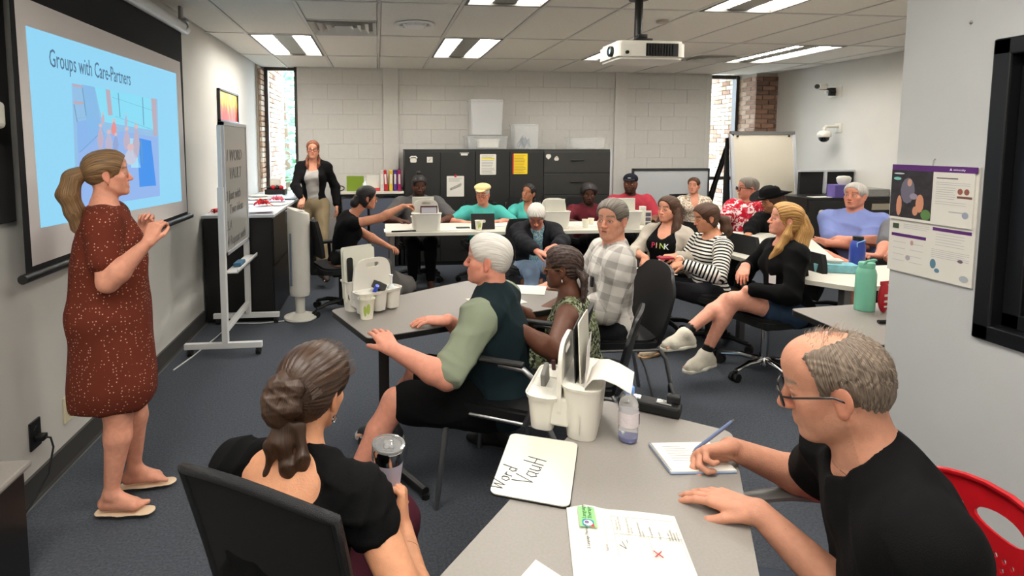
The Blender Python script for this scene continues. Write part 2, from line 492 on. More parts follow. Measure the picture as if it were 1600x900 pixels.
# ---------------------------------------------------------------- projection screen
E_ = empty('projection_screen', (-1.47, 3.55, 0), 0, 'pull-down projection screen on the left wall showing a blue slide', 'projection screen')
def SCR(x, y, X=-1.45): p = at_x(x, y, X); return p
m = MB(); m.tube([(-1.45, 1.6, 2.47), (-1.45, 4.62, 2.47)], .042, 16)
o = m.build('case', whitemet, E_, (1.47, -3.55, 0))
m = MB(); m.bbox((-1.56, 4.50, 2.50), (-1.40, 4.56, 2.53), .004); m.bbox((-1.46, 4.5, 2.50), (-1.44, 4.56, 2.62), .004); m.tube([(-1.42, 4.53, 2.53), (-1.40, 4.53, 2.47), (-1.43, 4.53, 2.44)], .006, 6); m.box((-1.56, 1.8, 2.50), (-1.40, 1.86, 2.53))
m.build('bracket', steel, E_, (1.47, -3.55, 0))
m = MB(); m.box((-1.456, 2.505, 1.06), (-1.453, 4.535, 2.46)); m.build('black_masking', mat('black_fabric', rgb(26, 26, 27), rough=.9), E_, (1.47, -3.55, 0))
c = [SCR(*q, -1.4515) for q in ((39, -2), (283, 98), (294, 330), (51, 419))]
TL = Vector((-1.4515, 2.545, 2.19)); 
m = MB().add([(-1.4515, 2.53, 2.205), (-1.4515, 4.48, 2.205), (-1.4515, 4.515, 1.085), (-1.4515, 2.545, 1.085)], [(0, 3, 2, 1)])
m.build('fabric', mat('screen_fabric', rgb(228, 220, 216), rough=.9), E_, (1.47, -3.55, 0))
m = MB(); m.tube([(-1.45, 2.47, 1.045), (-1.45, 4.60, 1.045)], .020, 12); m.build('bottom_bar', blackmet, E_, (1.47, -3.55, 0))
ev = lambda n, r, g, b, s=.85: mat(n, rgb(10, 10, 10), rough=.9, emit=rgb(r, g, b), estr=s)
def flat(name, pix, m_, X, par):
    P = [at_x(px, py, X) + Vector((1.47, -3.55, 0)) for px, py in pix]
    mb = MB().add(P, [list(range(len(P)))]); return mb.build(name, m_, par, sharp=False)
sl = flat('slide', [(40, 40), (275, 115), (284, 314), (64, 356)], ev('slide_blue', 150, 218, 250, .95), -1.4500, E_)
def shp(pix, col, lev=1, s=.95): flat('slide_shape', pix, ev('sl_%d_%d_%d' % col, *col, s), -1.4500 + .0006*lev, sl)
pic = flat('slide_picture', [(112, 130), (246, 155), (250, 306), (120, 326)], ev('pic_blue', 158, 205, 246), -1.4494, sl)
shp([(128, 132), (148, 136), (160, 210), (138, 214)], (138, 190, 235), 2); shp([(148, 136), (244, 155), (246, 205), (160, 190)], (140, 225, 250), 2)
shp([(120, 190), (150, 185), (165, 210), (122, 240)], (140, 185, 240), 2); shp([(122, 242), (150, 215), (190, 205), (246, 215), (250, 306), (122, 326)], (150, 185, 240), 2)
shp([(214, 215), (236, 220), (244, 290), (218, 292)], (70, 150, 240), 3); shp([(200, 215), (216, 218), (220, 262), (205, 262)], (170, 225, 250), 3)
for q in ([(113, 131), (128, 133), (129, 137), (114, 135)], [(115, 158), (130, 159), (131, 163), (116, 163)], [(236, 153), (244, 155), (246, 212), (240, 213)], [(165, 139), (172, 141), (176, 180), (169, 180)]): shp(q, (190, 175, 190), 4)
for a, b in (((128, 137), (134, 180)), ((115, 163), (120, 190)), ((184, 145), (187, 182)), ((222, 152), (224, 195)), ((175, 152), (238, 172)), ((180, 182), (238, 202)), ((150, 151), (165, 151)), ((118, 186), (134, 182)), ((124, 238), (155, 208)), ((220, 220), (222, 255))):
    shp([a, (a[0]+1.3, a[1]), (b[0]+1.3, b[1]+.8), (b[0], b[1]+.8)], (110, 160, 190), 5)
for (x, y, w_, h_, cc) in ((157, 198, 10, 36, (195, 180, 200)), (170, 208, 12, 30, (190, 185, 210)), (178, 190, 9, 22, (235, 150, 150)), (181, 212, 9, 26, (150, 170, 215)), (198, 203, 11, 32, (195, 180, 200)), (213, 200, 11, 48, (190, 180, 200)), (204, 232, 20, 26, (200, 205, 225)), (161, 178, 5, 16, (205, 180, 195)), (197, 180, 4, 20, (190, 180, 205)), (212, 192, 4, 16, (190, 180, 205))):
    pts = [(x + w_/2*math.cos(t)*(1 - .25*(math.sin(t) < 0)), y + h_/2 + h_/2*math.sin(t)) for t in [2*PI*i/10 for i in range(10)]]
    shp(pts, cc, 6)
    shp([(x + w_*.28*math.cos(t), y - 2 + w_*.3*math.sin(t)) for t in [2*PI*i/8 for i in range(8)]], (220, 190, 195), 7)
M = frame(Vector((.022, -.80, 1.945)), (0, 1, 0), (0, 0, 1))
text('Groups with Care-Partners', 'slide_title', ev('slide_text', 88, 122, 150, .9), .115, M, sl, xs=.66)
# things at the left edge
m = MB().bbox((-1.56, 2.30, 1.66), (-1.48, 2.49, 1.77), .02, seg=3)
tag(m.build('wall_speaker', white), 'small white box mounted on the wall at the left edge beside the screen', 'wall speaker')
m = MB().bbox((-1.562, 1.3, 1.27), (-1.545, 2.62, 2.5), .003)  # dark sheet added on the wall to paint its blurred shadow
tag(m.build('wall_shadow_panel', mat('painted_shadow', rgb(40, 39, 39), rough=.95, var=.1, vscale=6)), 'dark panel painting the shadow on the wall at the left edge of the screen', 'panel')
# outlets and cord
e = empty('wall_outlet', (-1.556, 2.67, .29), 0, 'black wall outlet with a plugged-in cord low on the left wall', 'outlet')
MB().bbox((-.004, -.040, -.065), (.006, .040, .065), .003).build('plate', blackmet, e)
for z in (-.022, .022): MB().lathe([(.016, 0), (.015, .004), (0, .004)], 12).build('socket', rubber, e).matrix_local = Matrix.Translation((.006, 0, z)) @ Matrix.Rotation(PI/2, 4, 'Y')
m = MB(); P0 = Vector((-1.548, 2.67, .275)); m.bbox((-1.55, 2.65, .262), (-1.51, 2.69, .288), .005)
m.tube([(-1.52, 2.67, .275), (-1.49, 2.67, .27), (-1.475, 2.66, .23), (-1.48, 2.62, .13), (-1.50, 2.55, .06), (-1.51, 2.44, .012), (-1.5, 2.3, .006)], .0045, 8)
tag(m.build('extension_cord', rubber), 'black power cord hanging from the black outlet', 'cord')
e = empty('wall_plate', (-1.556, 2.948, .28), 0, 'cream wall plate with a data jack between outlet and presenter', 'wall plate')
MB().bbox((-.004, -.040, -.065), (.006, .040, .065), .003).build('plate', mat('cream_plastic', rgb(222, 212, 178), rough=.4), e)
MB().box((.006, -.010, -.012), (.009, .010, .012)).build('jack', rubber, e)
# low cabinet bottom left
e = empty('low_cabinet', (-1.41, 1.5, 0), 0, 'low black cabinet with grey top at the bottom left corner', 'cabinet')
MB().bbox((-.135, -.75, .0), (.125, .63, .43), .004).build('body', blackm, e)
MB().bbox((-.135, -.76, .43), (.148, .645, .455), .010).build('top', mat('grey_laminate', rgb(140, 134, 128), rough=.45, var=.06, vscale=150), e)

# picture on the left wall
e = empty('wall_picture', (-1.55, 6.22, 1.985), 0, 'framed abstract orange and yellow painting on the left wall', 'picture')
m = MB()
for a, b in (((-.008, -.38, -.16), (.02, .38, -.145)), ((-.008, -.38, .145), (.02, .38, .16)), ((-.008, -.38, -.16), (.02, -.36, .16)), ((-.008, .36, -.16), (.02, .38, .16))): m.box(a, b)
m.build('frame', blackmet, e)
def paint_mat():
    m = bpy.data.materials.new('abstract_painting'); m.use_nodes = True; n, l = m.node_tree.nodes, m.node_tree.links; b = n['Principled BSDF']
    tc = n.new('ShaderNodeTexCoord'); mp = n.new('ShaderNodeMapping'); mp.inputs['Scale'].default_value = (1, 9, 3); l.new(tc.outputs['Object'], mp.inputs[0])
    nz = n.new('ShaderNodeTexNoise'); nz.inputs['Scale'].default_value = 1.6; l.new(mp.outputs[0], nz.inputs[0])
    sx = n.new('ShaderNodeSeparateXYZ'); l.new(tc.outputs['Object'], sx.inputs[0])
    ad = n.new('ShaderNodeMath'); ad.operation = 'MULTIPLY_ADD'; ad.inputs[1].default_value = 2.2; l.new(sx.outputs[2], ad.inputs[0]); l.new(nz.outputs[0], ad.inputs[2])
    cr = n.new('ShaderNodeValToRGB'); l.new(ad.outputs[0], cr.inputs[0]); r = cr.color_ramp
    r.elements[0].position = .25; r.elements[0].color = rgb(190, 60, 40); r.elements[1].position = .85; r.elements[1].color = rgb(235, 205, 120)
    q = r.elements.new(.45); q.color = rgb(225, 110, 60); q = r.elements.new(.65); q.color = rgb(240, 190, 50)
    l.new(cr.outputs[0], b.inputs['Base Color']); b.inputs['Roughness'].default_value = .5
    return m
MB().box((-.008, -.36, -.145), (.006, .36, .145)).build('painting', paint_mat(), e)

# ceiling projector
e = empty('projector', (1.86, 3.93, 2.24), math.radians(0), 'white projector hanging from a black pole under the ceiling', 'projector')
m = MB(); 
pts = round_poly([(-.24, -.17), (.22, -.17), (.27, -.12), (.27, .17), (-.24, .17)], .04)
m.prism(pts, -.045, .045); m.prism([(p[0]*.94, p[1]*.94) for p in pts], -.062, -.045); m.prism([(p[0]*.94, p[1]*.94) for p in pts], .045, .062)
body_ = m.build('body', white, e)
m = MB()
for i in range(10): m.box((-.03+.02*i, -.177, -.038), (-.024+.02*i, -.168, .038))
m.box((-.04, -.172, -.043), (.19, -.165, .043)); m.build('vent_grille', rubber, e)
m = MB().lathe([(.036, 0), (.036, .025), (.028, .03), (.026, .012), (0, .012)], 20); o = m.build('lens_ring', blackmet, e); o.matrix_local = Matrix.Translation((-.235, -.07, -.002)) @ Matrix.Rotation(-PI/2, 4, 'Y')
o2 = MB().sphere((0, 0, .012), (.024, .024, .01)).build('lens', mat('projector_glow', rgb(200, 240, 255), emit=rgb(190, 235, 255), estr=2.5), o)
m = MB().lathe([(.012, 0), (.012, .012), (0, .012)], 12); o = m.build('sensor', blackmet, e); o.matrix_local = Matrix.Translation((-.175, -.168, -.02)) @ Matrix.Rotation(PI/2, 4, 'X')
m = MB().bbox((-.09, -.07, .062), (.09, .07, .075), .004).bbox((-.05, -.045, .075), (.07, .045, .10), .006).bbox((-.035, -.035, .10), (.035, .035, .13), .005)
for s in (-1, 1): m.tube([(s*.05, 0, .075), (s*.17, .08*s, .062)], .010, 6); m.tube([(s*.05, 0, .075), (s*.17, -.1*s, .062)], .010, 6)
m.build('mount', blackmet, e)
MB().tube([(-.02, 0, .12), (-.02, 0, .40)], .028, 14).lathe([(.07, .37), (.07, .38), (0, .38)], 16, cx=-.02).build('pole', blackmet, e)
m = MB().lathe([(.0, -.02), (.045, -.018), (.05, -.005), (.05, .0)], 18)
tag(m.build('smoke_detector', mat('beige_plastic', rgb(190, 180, 165)), loc=(2.36, 4.6, CEIL)), 'small round ceiling sensor beside the projector', 'sensor')

# right wall cameras
e = empty('wall_camera', (5.80, 6.72, 2.26), 0, 'black and white bullet camera on a bracket high on the right wall', 'camera')
MB().bbox((-.012, -.10, -.07), (0, .10, .07), .004).build('plate', white, e)
MB().bbox((-.10, -.02, -.05), (-.02, .02, .05), .006).tube([(-.01, 0, 0), (-.16, -.05, .03), (-.27, -.05, .03)], .012, 8).build('bracket', blackmet, e)
m = MB().tube([(-.20, -.06, .06), (-.34, -.10, .055)], .035, 12); o = m.build('housing', white, e)
MB().tube([(-.33, -.098, .055), (-.36, -.106, .054)], .028, 12).build('lens', rubber, e)
MB().tube([(0, .09, -.01), (-.03, .14, .0), (-.04, .05, -.03)], .004, 6).bbox((-.02, .13, -.01), (0, .17, .03), .004).build('cable', white, e)
e = empty('dome_camera', (5.80, 6.64, 1.80), 0, 'white dome camera on a wall arm below the bullet camera', 'camera')
MB().bbox((-.015, -.05, -.06), (0, .05, .06), .006).tube([(-.01, 0, .02), (-.18, -.0, .02), (-.20, 0, 0), (-.20, 0, -.04)], .02, 10).build('arm', white, e)
MB().lathe([(0, -.03), (.05, -.035), (.075, -.06), (.08, -.10), (.07, -.115)], 24, cx=-.2).build('housing', white, e)
MB().lathe([(.062, -.112), (.055, -.15), (.03, -.172), (0, -.178)], 20, cx=-.2).build('dome', mat('smoked_dome', rgb(15, 15, 16), rough=.05), e)

# calendar on the partition
e = empty('wall_calendar', (PX - .004, 1.89, 1.52), 0, 'wall calendar with purple header and clinic photo on the partition', 'calendar')
def cal(name, y0, y1, z0, z1, m_, d=0.0, par=None, bend=0):
    """quad in calendar space: y = across (0 left .. 1 right), z = up"""
    Y = lambda u: .163 - .327*u
    return MB().add([(-d, Y(y0), z0), (-d, Y(y1), z0), (-d, Y(y1), z1), (-d, Y(y0), z1)], [(0, 1, 2, 3)]).build(name, m_, par or e, sharp=False)
MB().box((-.004, -.165, -.42), (.002, .165, 0)).build('page', paper, e)
MB().box((-.010, -.155, -.215), (-.004, .165, 0)).build('page', paper, e)
purple = mat('purple_print', rgb(88, 38, 110), rough=.5)
cal('header', 0, 1, -.022, 0.0, purple, .0104); text('PACIFIC CLINIC'[:0] + '\u25b2 university', 'header_print', mat('white_ink', rgb(225, 215, 235)), .011, frame(Vector((-.011, -.065, -.015)), (0, -1, 0), (0, 0, 1)), e)
ph = cal('photo', .0, .52, -.205, -.022, mat('photo_dark', rgb(48, 44, 48), rough=.5, var=.4, vscale=40), .0105)
def blob(cx, cz, rx, rz, col, d):
    pts = [(-d, .163 - .327*(cx + rx*math.cos(t)), cz + rz*math.sin(t)) for t in [2*PI*i/12 for i in range(12)]]
    MB().add(pts, [list(range(12))]).build('photo_shape', mat('ph_%d_%d_%d' % col, rgb(*col), rough=.6), ph, sharp=False)
for b_ in ((.22, -.10, .09, .05, (110, 105, 120), .0108), (.24, -.068, .03, .015, (195, 150, 130), .011), (.12, -.16, .035, .04, (200, 140, 110), .011), (.38, -.145, .05, .035, (205, 140, 110), .011), (.33, -.175, .035, .018, (200, 140, 110), .0112), (.30, -.12, .05, .012, (150, 140, 155), .0112), (.46, -.185, .06, .02, (92, 130, 72), .0112), (.08, -.055, .05, .006, (120, 190, 180), .011), (.10, -.035, .07, .003, (190, 195, 200), .011)): blob(*b_)
lightink = mat('light_print', rgb(176, 174, 176), rough=.8)
def lines(u0, u1, z0, n, dz, d, m_=lightink, h=.0016, rg=3):
    rn = random.Random(rg); mb = MB()
    for i in range(n):
        e1 = u1 - rn.uniform(0, .25)*(u1-u0)*(i % 3 == 2)
        Y = lambda u: .163 - .327*u
        mb.add([(-d, Y(u0), z0-i*dz), (-d, Y(e1), z0-i*dz), (-d, Y(e1), z0-i*dz+h), (-d, Y(u0), z0-i*dz+h)], [(0, 1, 2, 3)])
    mb.build('print', m_, e, sharp=False)
lines(.56, .80, -.045, 1, .01, .0108, ink, .003); lines(.56, .93, -.060, 2, .007, .0108); lines(.56, .78, -.078, 6, .008, .0108); lines(.56, .90, -.130, 2, .008, .0108)
for (u, z, r_, cc) in ((.83, -.088, .028, (150, 90, 75)), (.90, -.088, .028, (150, 90, 75))): blob(u, z, r_, .011, cc, .0109)
cal('print', .80, .96, -.112, -.104, mat('ph_brown', rgb(120, 80, 70)), .0109)
blob(.90, -.17, .035, .012, (150, 155, 170), .0109); lines(.72, .88, -.165, 1, .01, .0108, h=.004)
cal('picture_square', .04, .12, -.252, -.232, mat('ph_green', rgb(60, 75, 55)), .0048); lines(.18, .50, -.232, 3, .007, .0046)
cal('print_bar', .03, .47, -.282, -.270, purple, .0048); lines(.06, .22, -.305, 4, .024, .0046); lines(.28, .44, -.305, 4, .024, .0046)
cal('print_bar', .54, .97, -.238, -.226, purple, .0048); lines(.58, .90, -.25, 5, .010, .0046); lines(.54, .96, -.308, 5, .007, .0046); 
for (u, z, r_, q, cc) in ((.57, -.362, .035, .018, (90, 130, 150)), (.62, -.385, .03, .008, (90, 130, 150)), (.87, -.335, .03, .006, (110, 90, 100)), (.30, -.30, .02, .01, (190, 150, 150)), (.26, -.36, .03, .01, (170, 160, 165)), (.92, -.395, .05, .012, (170, 175, 178))): blob(u, z, r_, q, cc, .0049)
MB().tube([(.0, 0, .025), (-.006, 0, .02), (-.008, 0, .0)], .0018, 6).build('hook', steel, e)
m = MB().sphere((0, 0, 0), (.003, .006, .006)); tag(m.build('screw', steel, loc=(PX-.002, 1.80, 2.02)), 'small grey screw left in the partition wall above the calendar', 'screw')
# ---------------------------------------------------------------- tables
greylam = mat('grey_laminate', rgb(140, 134, 128), rough=.45, var=.06, vscale=150)
blackedge = mat('black_edge', rgb(22, 22, 22), rough=.45)
whitelam = mat('white_laminate', rgb(214, 209, 196), rough=.35)
greymet = mat('grey_metal', rgb(120, 120, 120), rough=.35, metal=.5)

def table(pts, z, name, label, top, edge, legs, legmat, r=.03, th=.03, bar=None, group=None):
    cx = sum(p[0] for p in pts)/len(pts); cy = sum(p[1] for p in pts)/len(pts)
    e = empty(name, (cx, cy, 0), 0, label, 'table', group)
    P = round_poly([(p[0]-cx, p[1]-cy) for p in pts], r)
    MB().prism(P, z-.004, z).build('tabletop', top, e)
    MB().prism(P, z-th, z-.004).build('edge_band', edge, e)
    for (x, y) in legs:
        MB().bbox((x-cx-.025, y-cy-.025, .0), (x-cx+.025, y-cy+.025, z-th), .005).build('leg', legmat, e)
    if bar:
        for (a, b) in bar:
            A, B = Vector((a[0]-cx, a[1]-cy, 0)), Vector((b[0]-cx, b[1]-cy, 0))
            MB().tube([A + Vector((0, 0, .03)), B + Vector((0, 0, .03))], .022, 8).tube([A + Vector((0, 0, .0)), A + Vector((0, 0, .02))], .02, 8).tube([B, B + Vector((0, 0, .02))], .02, 8).build('foot_bar', legmat, e)
    return e
# foreground trapezoid table
table([(.04-.32, 1.072-.464), (.745, 1.787), (1.048, 1.535), (.665-.25, 1.002-.62)][::1], .74, 'trapezoid_table', 'grey table in the foreground with whiteboard, papers and caddy on it', greylam, blackedge,
      [(.75, 1.60), (.25, .85)], blackmet, bar=[((.55, 1.65), (.90, 1.45))])
table([(-.25, 2.945), (.56, 3.50), (1.15, 3.10), (1.0, 2.88), (-.05, 2.485)], .74, 'trapezoid_table', 'grey table with black edge in front of the white haired man in the vest', greylam, blackedge,
      [(.02, 2.68), (.60, 3.25)], blackmet, bar=[((-.10, 2.95), (.20, 2.45))])
table([(2.14, 2.70), (2.12, 2.16), (3.2, 2.16), (3.2, 2.80)], .74, 'grey_table', 'grey table behind the partition corner holding the mint bottle', greylam, blackedge, [(2.2, 2.25), (2.9, 2.3), (3.1, 2.7)], blackmet)
wt = 'white tables around the room'
table([(.07, 5.48), (1.45, 5.45), (1.45, 6.12), (.07, 6.15)], .74, 'white_table', 'long white table left of the pair behind the white haired elder', whitelam, whitelam, [(.13, 5.53), (1.39, 5.53), (.13, 6.08), (1.39, 6.05)], greymet, group=wt)
table([(1.46, 5.45), (2.95, 5.42), (2.95, 6.08), (1.46, 6.12)], .74, 'white_table', 'long white table carrying caddies in front of the man in the black cap', whitelam, whitelam, [(1.52, 5.53), (2.88, 5.5), (1.52, 6.06), (2.88, 6.02)], greymet, group=wt)
table([(2.74, 3.85), (2.72, 4.2), (3.42, 5.25), (4.05, 4.95), (3.3, 3.68)], .74, 'white_table', 'white table between the striped shirt woman and the blonde woman', whitelam, whitelam, [(2.9, 4.2), (3.45, 5.05), (3.8, 4.85)], greymet, group=wt, th=.028)
table([(2.66, 3.32), (2.85, 3.08), (3.75, 3.08), (3.85, 3.62), (2.95, 3.62)], .74, 'white_table', 'white table with tissue box and blue bottle behind the blonde woman', whitelam, whitelam, [(2.9, 3.2), (3.5, 3.2), (3.7, 3.5)], greymet, group=wt, th=.028)

# ---------------------------------------------------------------- black counter of lateral cabinets on the left
def cabinet(x0, y0, x1, y1, z, label, doors, axis='y', m=None, cat='cabinet', name='black_cabinet', dm=None, group=None):
    m = m or blackm
    e = empty(name, ((x0+x1)/2, (y0+y1)/2, 0), 0, label, cat, group)
    w, d = (x1-x0)/2, (y1-y0)/2
    MB().bbox((-w, -d+.02, .0), (w, d, z), .004).build('body', m, e)
    for (a, b, c, dd, h) in doors:        # fraction across x, z range
        X0, X1 = -w + 2*w*a + .004, -w + 2*w*b - .004
        o = MB().bbox((X0, -d, c+.004), (X1, -d+.022, dd-.004), .003).build('door' if h == 'v' else 'drawer', dm or m, e)
        if h == 'v': MB().bbox((X1-.05, -d-.018, (c+dd)/2-.06), (X1-.035, -d+.002, (c+dd)/2+.06), .004).build('handle', greymet, o)
        else: MB().bbox(((X0+X1)/2-.09, -d-.016, (c+dd)/2+.02), ((X0+X1)/2+.09, -d+.002, (c+dd)/2+.035), .004).build('handle', blackmet, o)
    return e
e = empty('counter_cabinet', (-1.24, 5.80, 0), 0, 'glossy black storage cabinet along the left wall under the bright window, nearest unit', 'cabinet')
MB().bbox((-.30, -.60, .0), (.29, .62, .945), .004).build('body', blackm, e)
MB().bbox((.285, -.58, .50), (.302, .60, .93), .003).build('drawer', blackm, e); MB().bbox((.285, -.58, .04), (.302, .60, .49), .003).build('drawer', blackm, e)
e = empty('counter_cabinet', (-1.24, 7.06, 0), 0, 'black storage cabinet in the left corner behind the woman in the cardigan', 'cabinet')
MB().bbox((-.30, -.62, .0), (.29, .72, .945), .004).build('body', blackm, e)
MB().bbox((.285, -.6, .50), (.302, .70, .93), .003).build('drawer', blackm, e); MB().bbox((.285, -.6, .04), (.302, .70, .49), .003).build('drawer', blackm, e)
m = MB().bbox((-1.55, 5.18, .945), (-.925, 7.80, .972), .004); tag(m.build('countertop', mat('grey_white_top', rgb(196, 200, 206), rough=.25)), 'pale countertop lying over the black cabinets on the left', 'countertop')
rn = random.Random(11)
scr = [(-1.38, 5.5), (-1.15, 5.65), (-1.30, 5.9), (-1.05, 6.05), (-1.35, 6.25), (-1.12, 6.4), (-1.33, 6.65), (-1.02, 6.7), (-1.22, 6.95), (-1.4, 7.0), (-1.1, 5.35)]
for i, (x, y) in enumerate(scr):
    M = Matrix.Rotation(rn.uniform(0, 3), 4, 'Z')
    o = MB().box((-.14, -.10, 0), (.14, .10, .0015), M).build('sheet', mat('blue_white_sheet' if i % 3 else 'paper', rgb(205, 215, 235), rough=.6), loc=(x, y, .9725 + .0016*i))
    tag(o, ('bluish' if i % 3 else 'white') + ' loose sheet on the left countertop, ' + ['nearest the wall at the front', 'second from the front edge', 'beside the red ribbon', 'at the aisle edge in front', 'by the wall half way', 'in the middle half way', 'by the wall further back', 'at the aisle edge further back', 'before the pen cup', 'in the far wall corner', 'at the very front edge'][i], 'paper', 'sheets spread on the left countertop')
def crumple(name, label, cat, x, y, z, m_, s=.07, seed=1):
    rn = random.Random(seed); mb = MB()
    for i in range(9):
        a = rn.uniform(0, 6.28); r = s*rn.uniform(.2, 1)
        pts = [Vector((math.cos(a)*r*t + rn.uniform(-.02, .02), math.sin(a)*r*t + rn.uniform(-.02, .02), .012 + s*.5*math.sin(PI*t)*rn.uniform(.3, 1))) for t in (0, .3, .6, .9, 1.1)]
        mb.tube(pts, [.012, .014, .012, .010, .006], 5, flat=.3)
    return tag(mb.build(name, m_, loc=(x, y, z)), label, cat)
redm = mat('red_ribbon', rgb(200, 30, 45), rough=.5)
crumple('ribbon', 'red ribbon heap at the wall end of the left countertop', 'ribbon', -1.46, 5.34, .974, redm, .07, 1)
crumple('ribbon', 'red ribbon among the papers behind the flipboard', 'ribbon', -1.16, 5.85, .99, redm, .10, 2)
crumple('ribbon', 'pink red ribbon lying further along the countertop', 'ribbon', -1.08, 6.25, .99, mat('pink_ribbon', rgb(225, 110, 125), rough=.5), .08, 3)
e = empty('craft_box', (-1.26, 7.25, .973), 0, 'small box with red and black craft things by the left window', 'box')
MB().bbox((-.12, -.10, 0), (.12, .10, .07), .005).build('box', blackmet, e); MB().bbox((-.07, -.02, .07), (.05, .05, .2), .005).build('card', paper, e)
for q in range(4): MB().sphere((-.08 + .05*q, -.04, .09), .03, n=8).build('ball', redm if q % 2 else blackmet, e)
e = empty('pen_cup', (-1.0, 7.2, .973), 0, 'white cup holding dark pens by the left window', 'cup')
MB().lathe([(0, 0), (.04, 0), (.045, .11), (.041, .11), (.037, .01), (0, .01)], 20).build('cup', whitemet, e)
for q in range(4): MB().tube([(.015*math.cos(q*1.7), .015*math.sin(q*1.7), .02), (.035*math.cos(q*1.7), .035*math.sin(q*1.7), .16)], .005, 6).build('pen', blackmet, e)

# ---------------------------------------------------------------- mobile whiteboard
e = empty('mobile_whiteboard', (-1.16, 4.755, 0), 0, 'narrow white mobile whiteboard on castors with handwritten list', 'whiteboard')
for yy in (-.385, .385):
    MB().bbox((-.30, yy-.02, .055), (.27, yy+.02, .10), .004).build('foot', whitemet, e)
    MB().bbox((-.022, yy-.025, .10), (.022, yy+.025, 1.28), .004).build('post', whitemet, e)
    MB().bbox((-.014, yy-.015, 1.28), (.014, yy+.015, 1.74), .003).build('inner_post', whitemet, e)
    for xx in (-.26, .24):
        c = MB().bbox((xx-.014, yy-.018, .03), (xx+.014, yy+.018, .058), .003).build('castor', rubber, e)
        for s in (-1, 1): MB().tube([(xx+s*.010-.007, yy, .028), (xx+s*.010+.007, yy, .028)], .028, 14).build('wheel', rubber, c)
MB().bbox((-.018, -.385, .17), (.018, .385, .21), .003).build('stretcher', whitemet, e)
m = MB()
for a, b in (((-.012, -.375, .76), (.03, .375, .785)), ((-.012, -.375, 1.74), (.03, .375, 1.765)), ((-.012, -.375, .76), (.03, -.35, 1.765)), ((-.012, .35, .76), (.03, .375, 1.765))): m.box(a, b)
m.build('board_frame', mat('light_alu', rgb(205, 207, 212), rough=.3, metal=.3), e)
MB().box((-.008, -.35, .785), (.022, .35, 1.74)).build('board', mat('board_surface', rgb(168, 166, 160), rough=.25), e)
MB().bbox((-.0, -.35, .62), (.10, .35, .632), .003).bbox((.09, -.35, .62), (.10, .35, .65), .003).build('pen_tray', whitemet, e)
MB().bbox((.02, -.18, .634), (.08, -.02, .665), .006).build('eraser', mat('blue_eraser', rgb(60, 100, 130), rough=.7), e)
for i, (tx, zz, yy) in enumerate((('1 WORD', 1.47, -.30), ('VAULT', 1.33, -.22), ('2 Just with', 1.17, -.33), ('Two ideas', 1.06, -.24), ('3.A', .94, -.33), ('4 Repeat with', .85-.03, -.33))):
    text(tx, 'writing', mat('marker_grey', rgb(95, 95, 95), rough=.6), .125 if i < 2 else .105, frame(Vector((.0235, yy, zz)), (0, 1, 0), (0, 0, 1)), e, shear=.2, xs=1.0)
m = MB().tube([(-1.45, 4.1, .006), (-1.40, 4.35, .006), (-1.34, 4.8, .006), (-1.3, 5.1, .02), (-1.05, 5.12, .006), (-.85, 5.15, .01)], .005, 6)
tag(m.build('extension_cord', whitemet), 'white power cord lying on the carpet around the mobile whiteboard', 'cord')

# tower purifier
e = empty('tower_purifier', (-.72, 5.24, 0), 0, 'white tower air purifier on a round base beside the black cabinet', 'air purifier')
MB().lathe([(0, 0), (.14, 0), (.15, .012), (.145, .028), (.06, .05), (.045, .06)], 32).build('base', white, e)
MB().lathe([(.05, .04), (.042, .08), (.045, .20), (.055, .22)], 20).build('neck', white, e)
T = Matrix.Rotation(-.0, 4, 'X')
prof = [(.085, .22), (.092, .25), (.096, .5), (.100, .80), (.102, .92)]
m = MB().lathe(prof, 28, sx=1, sy=.85)
m.add([(.102*math.cos(2*PI*k/28), .0867*math.sin(2*PI*k/28), .92) for k in range(28)] + [(.098*math.cos(2*PI*k/28), .083*math.sin(2*PI*k/28), 1.0 - .035*math.cos(2*PI*k/28)) for k in range(28)],
      [(k, (k+1) % 28, 28+(k+1) % 28, 28+k) for k in range(28)] + [list(range(28, 56))], None, 0, True)
m.build('tower', white, e)
o = MB().bbox((-.075, -.078, .32), (-.058, -.055, .80), .004).build('air_slot', mat('blue_grey_slot', rgb(90, 100, 115), rough=.4), e)
o = MB().sphere((-.01, 0, 1.0), (.07, .055, .006), n=20).build('top_vent', mat('light_grey_plastic', rgb(195, 195, 190), rough=.4), e)
MB().bbox((-.115, -.02, .88), (-.095, .02, 1.0), .006).build('clip', greymet, e)

# ---------------------------------------------------------------- low shelf at the back with binders
e = empty('low_shelf', (-.05, 7.58, 0), 0, 'low shelf with white top and grey blue panels behind the reaching woman', 'shelf')
MB().bbox((-.50, -.20, .955), (.385, .22, .985), .003).build('top', whitelam, e)
MB().bbox((-.49, -.19, .925), (.385, .22, .955), .003).build('rail', blackmet, e)
for x in (-.25, .10): MB().bbox((x-.16, -.17, .05), (x+.16, -.15, .90), .003).build('panel', mat('grey_blue_panel', rgb(88, 94, 108), rough=.7, bump=.1, bscale=300), e)
for x in (-.47, .29, .36): MB().bbox((x-.02, -.18, .0), (x+.02, .2, .925), .003).build('post', blackmet, e)
def onshelf(px, z=.986, Y=7.5): p = at_y(px, 290, Y); return (p.x, Y, z)
m = MB().bbox((-.11, -.01, 0), (.11, .03, .20), .008); tag(m.build('green_folder', mat('lime_plastic', rgb(120, 145, 40), rough=.5), loc=onshelf(555)), 'lime green folder standing on the low shelf', 'folder')
m = MB().tube([(-.06 + .06*math.cos(t), .02*math.sin(t), .035 + .03*math.sin(t)) for t in [i*.5 for i in range(13)]], .007, 8); tag(m.build('cable_loop', rubber, loc=onshelf(538, .99)), 'black cable loop on the low shelf beside the green folder', 'cable')
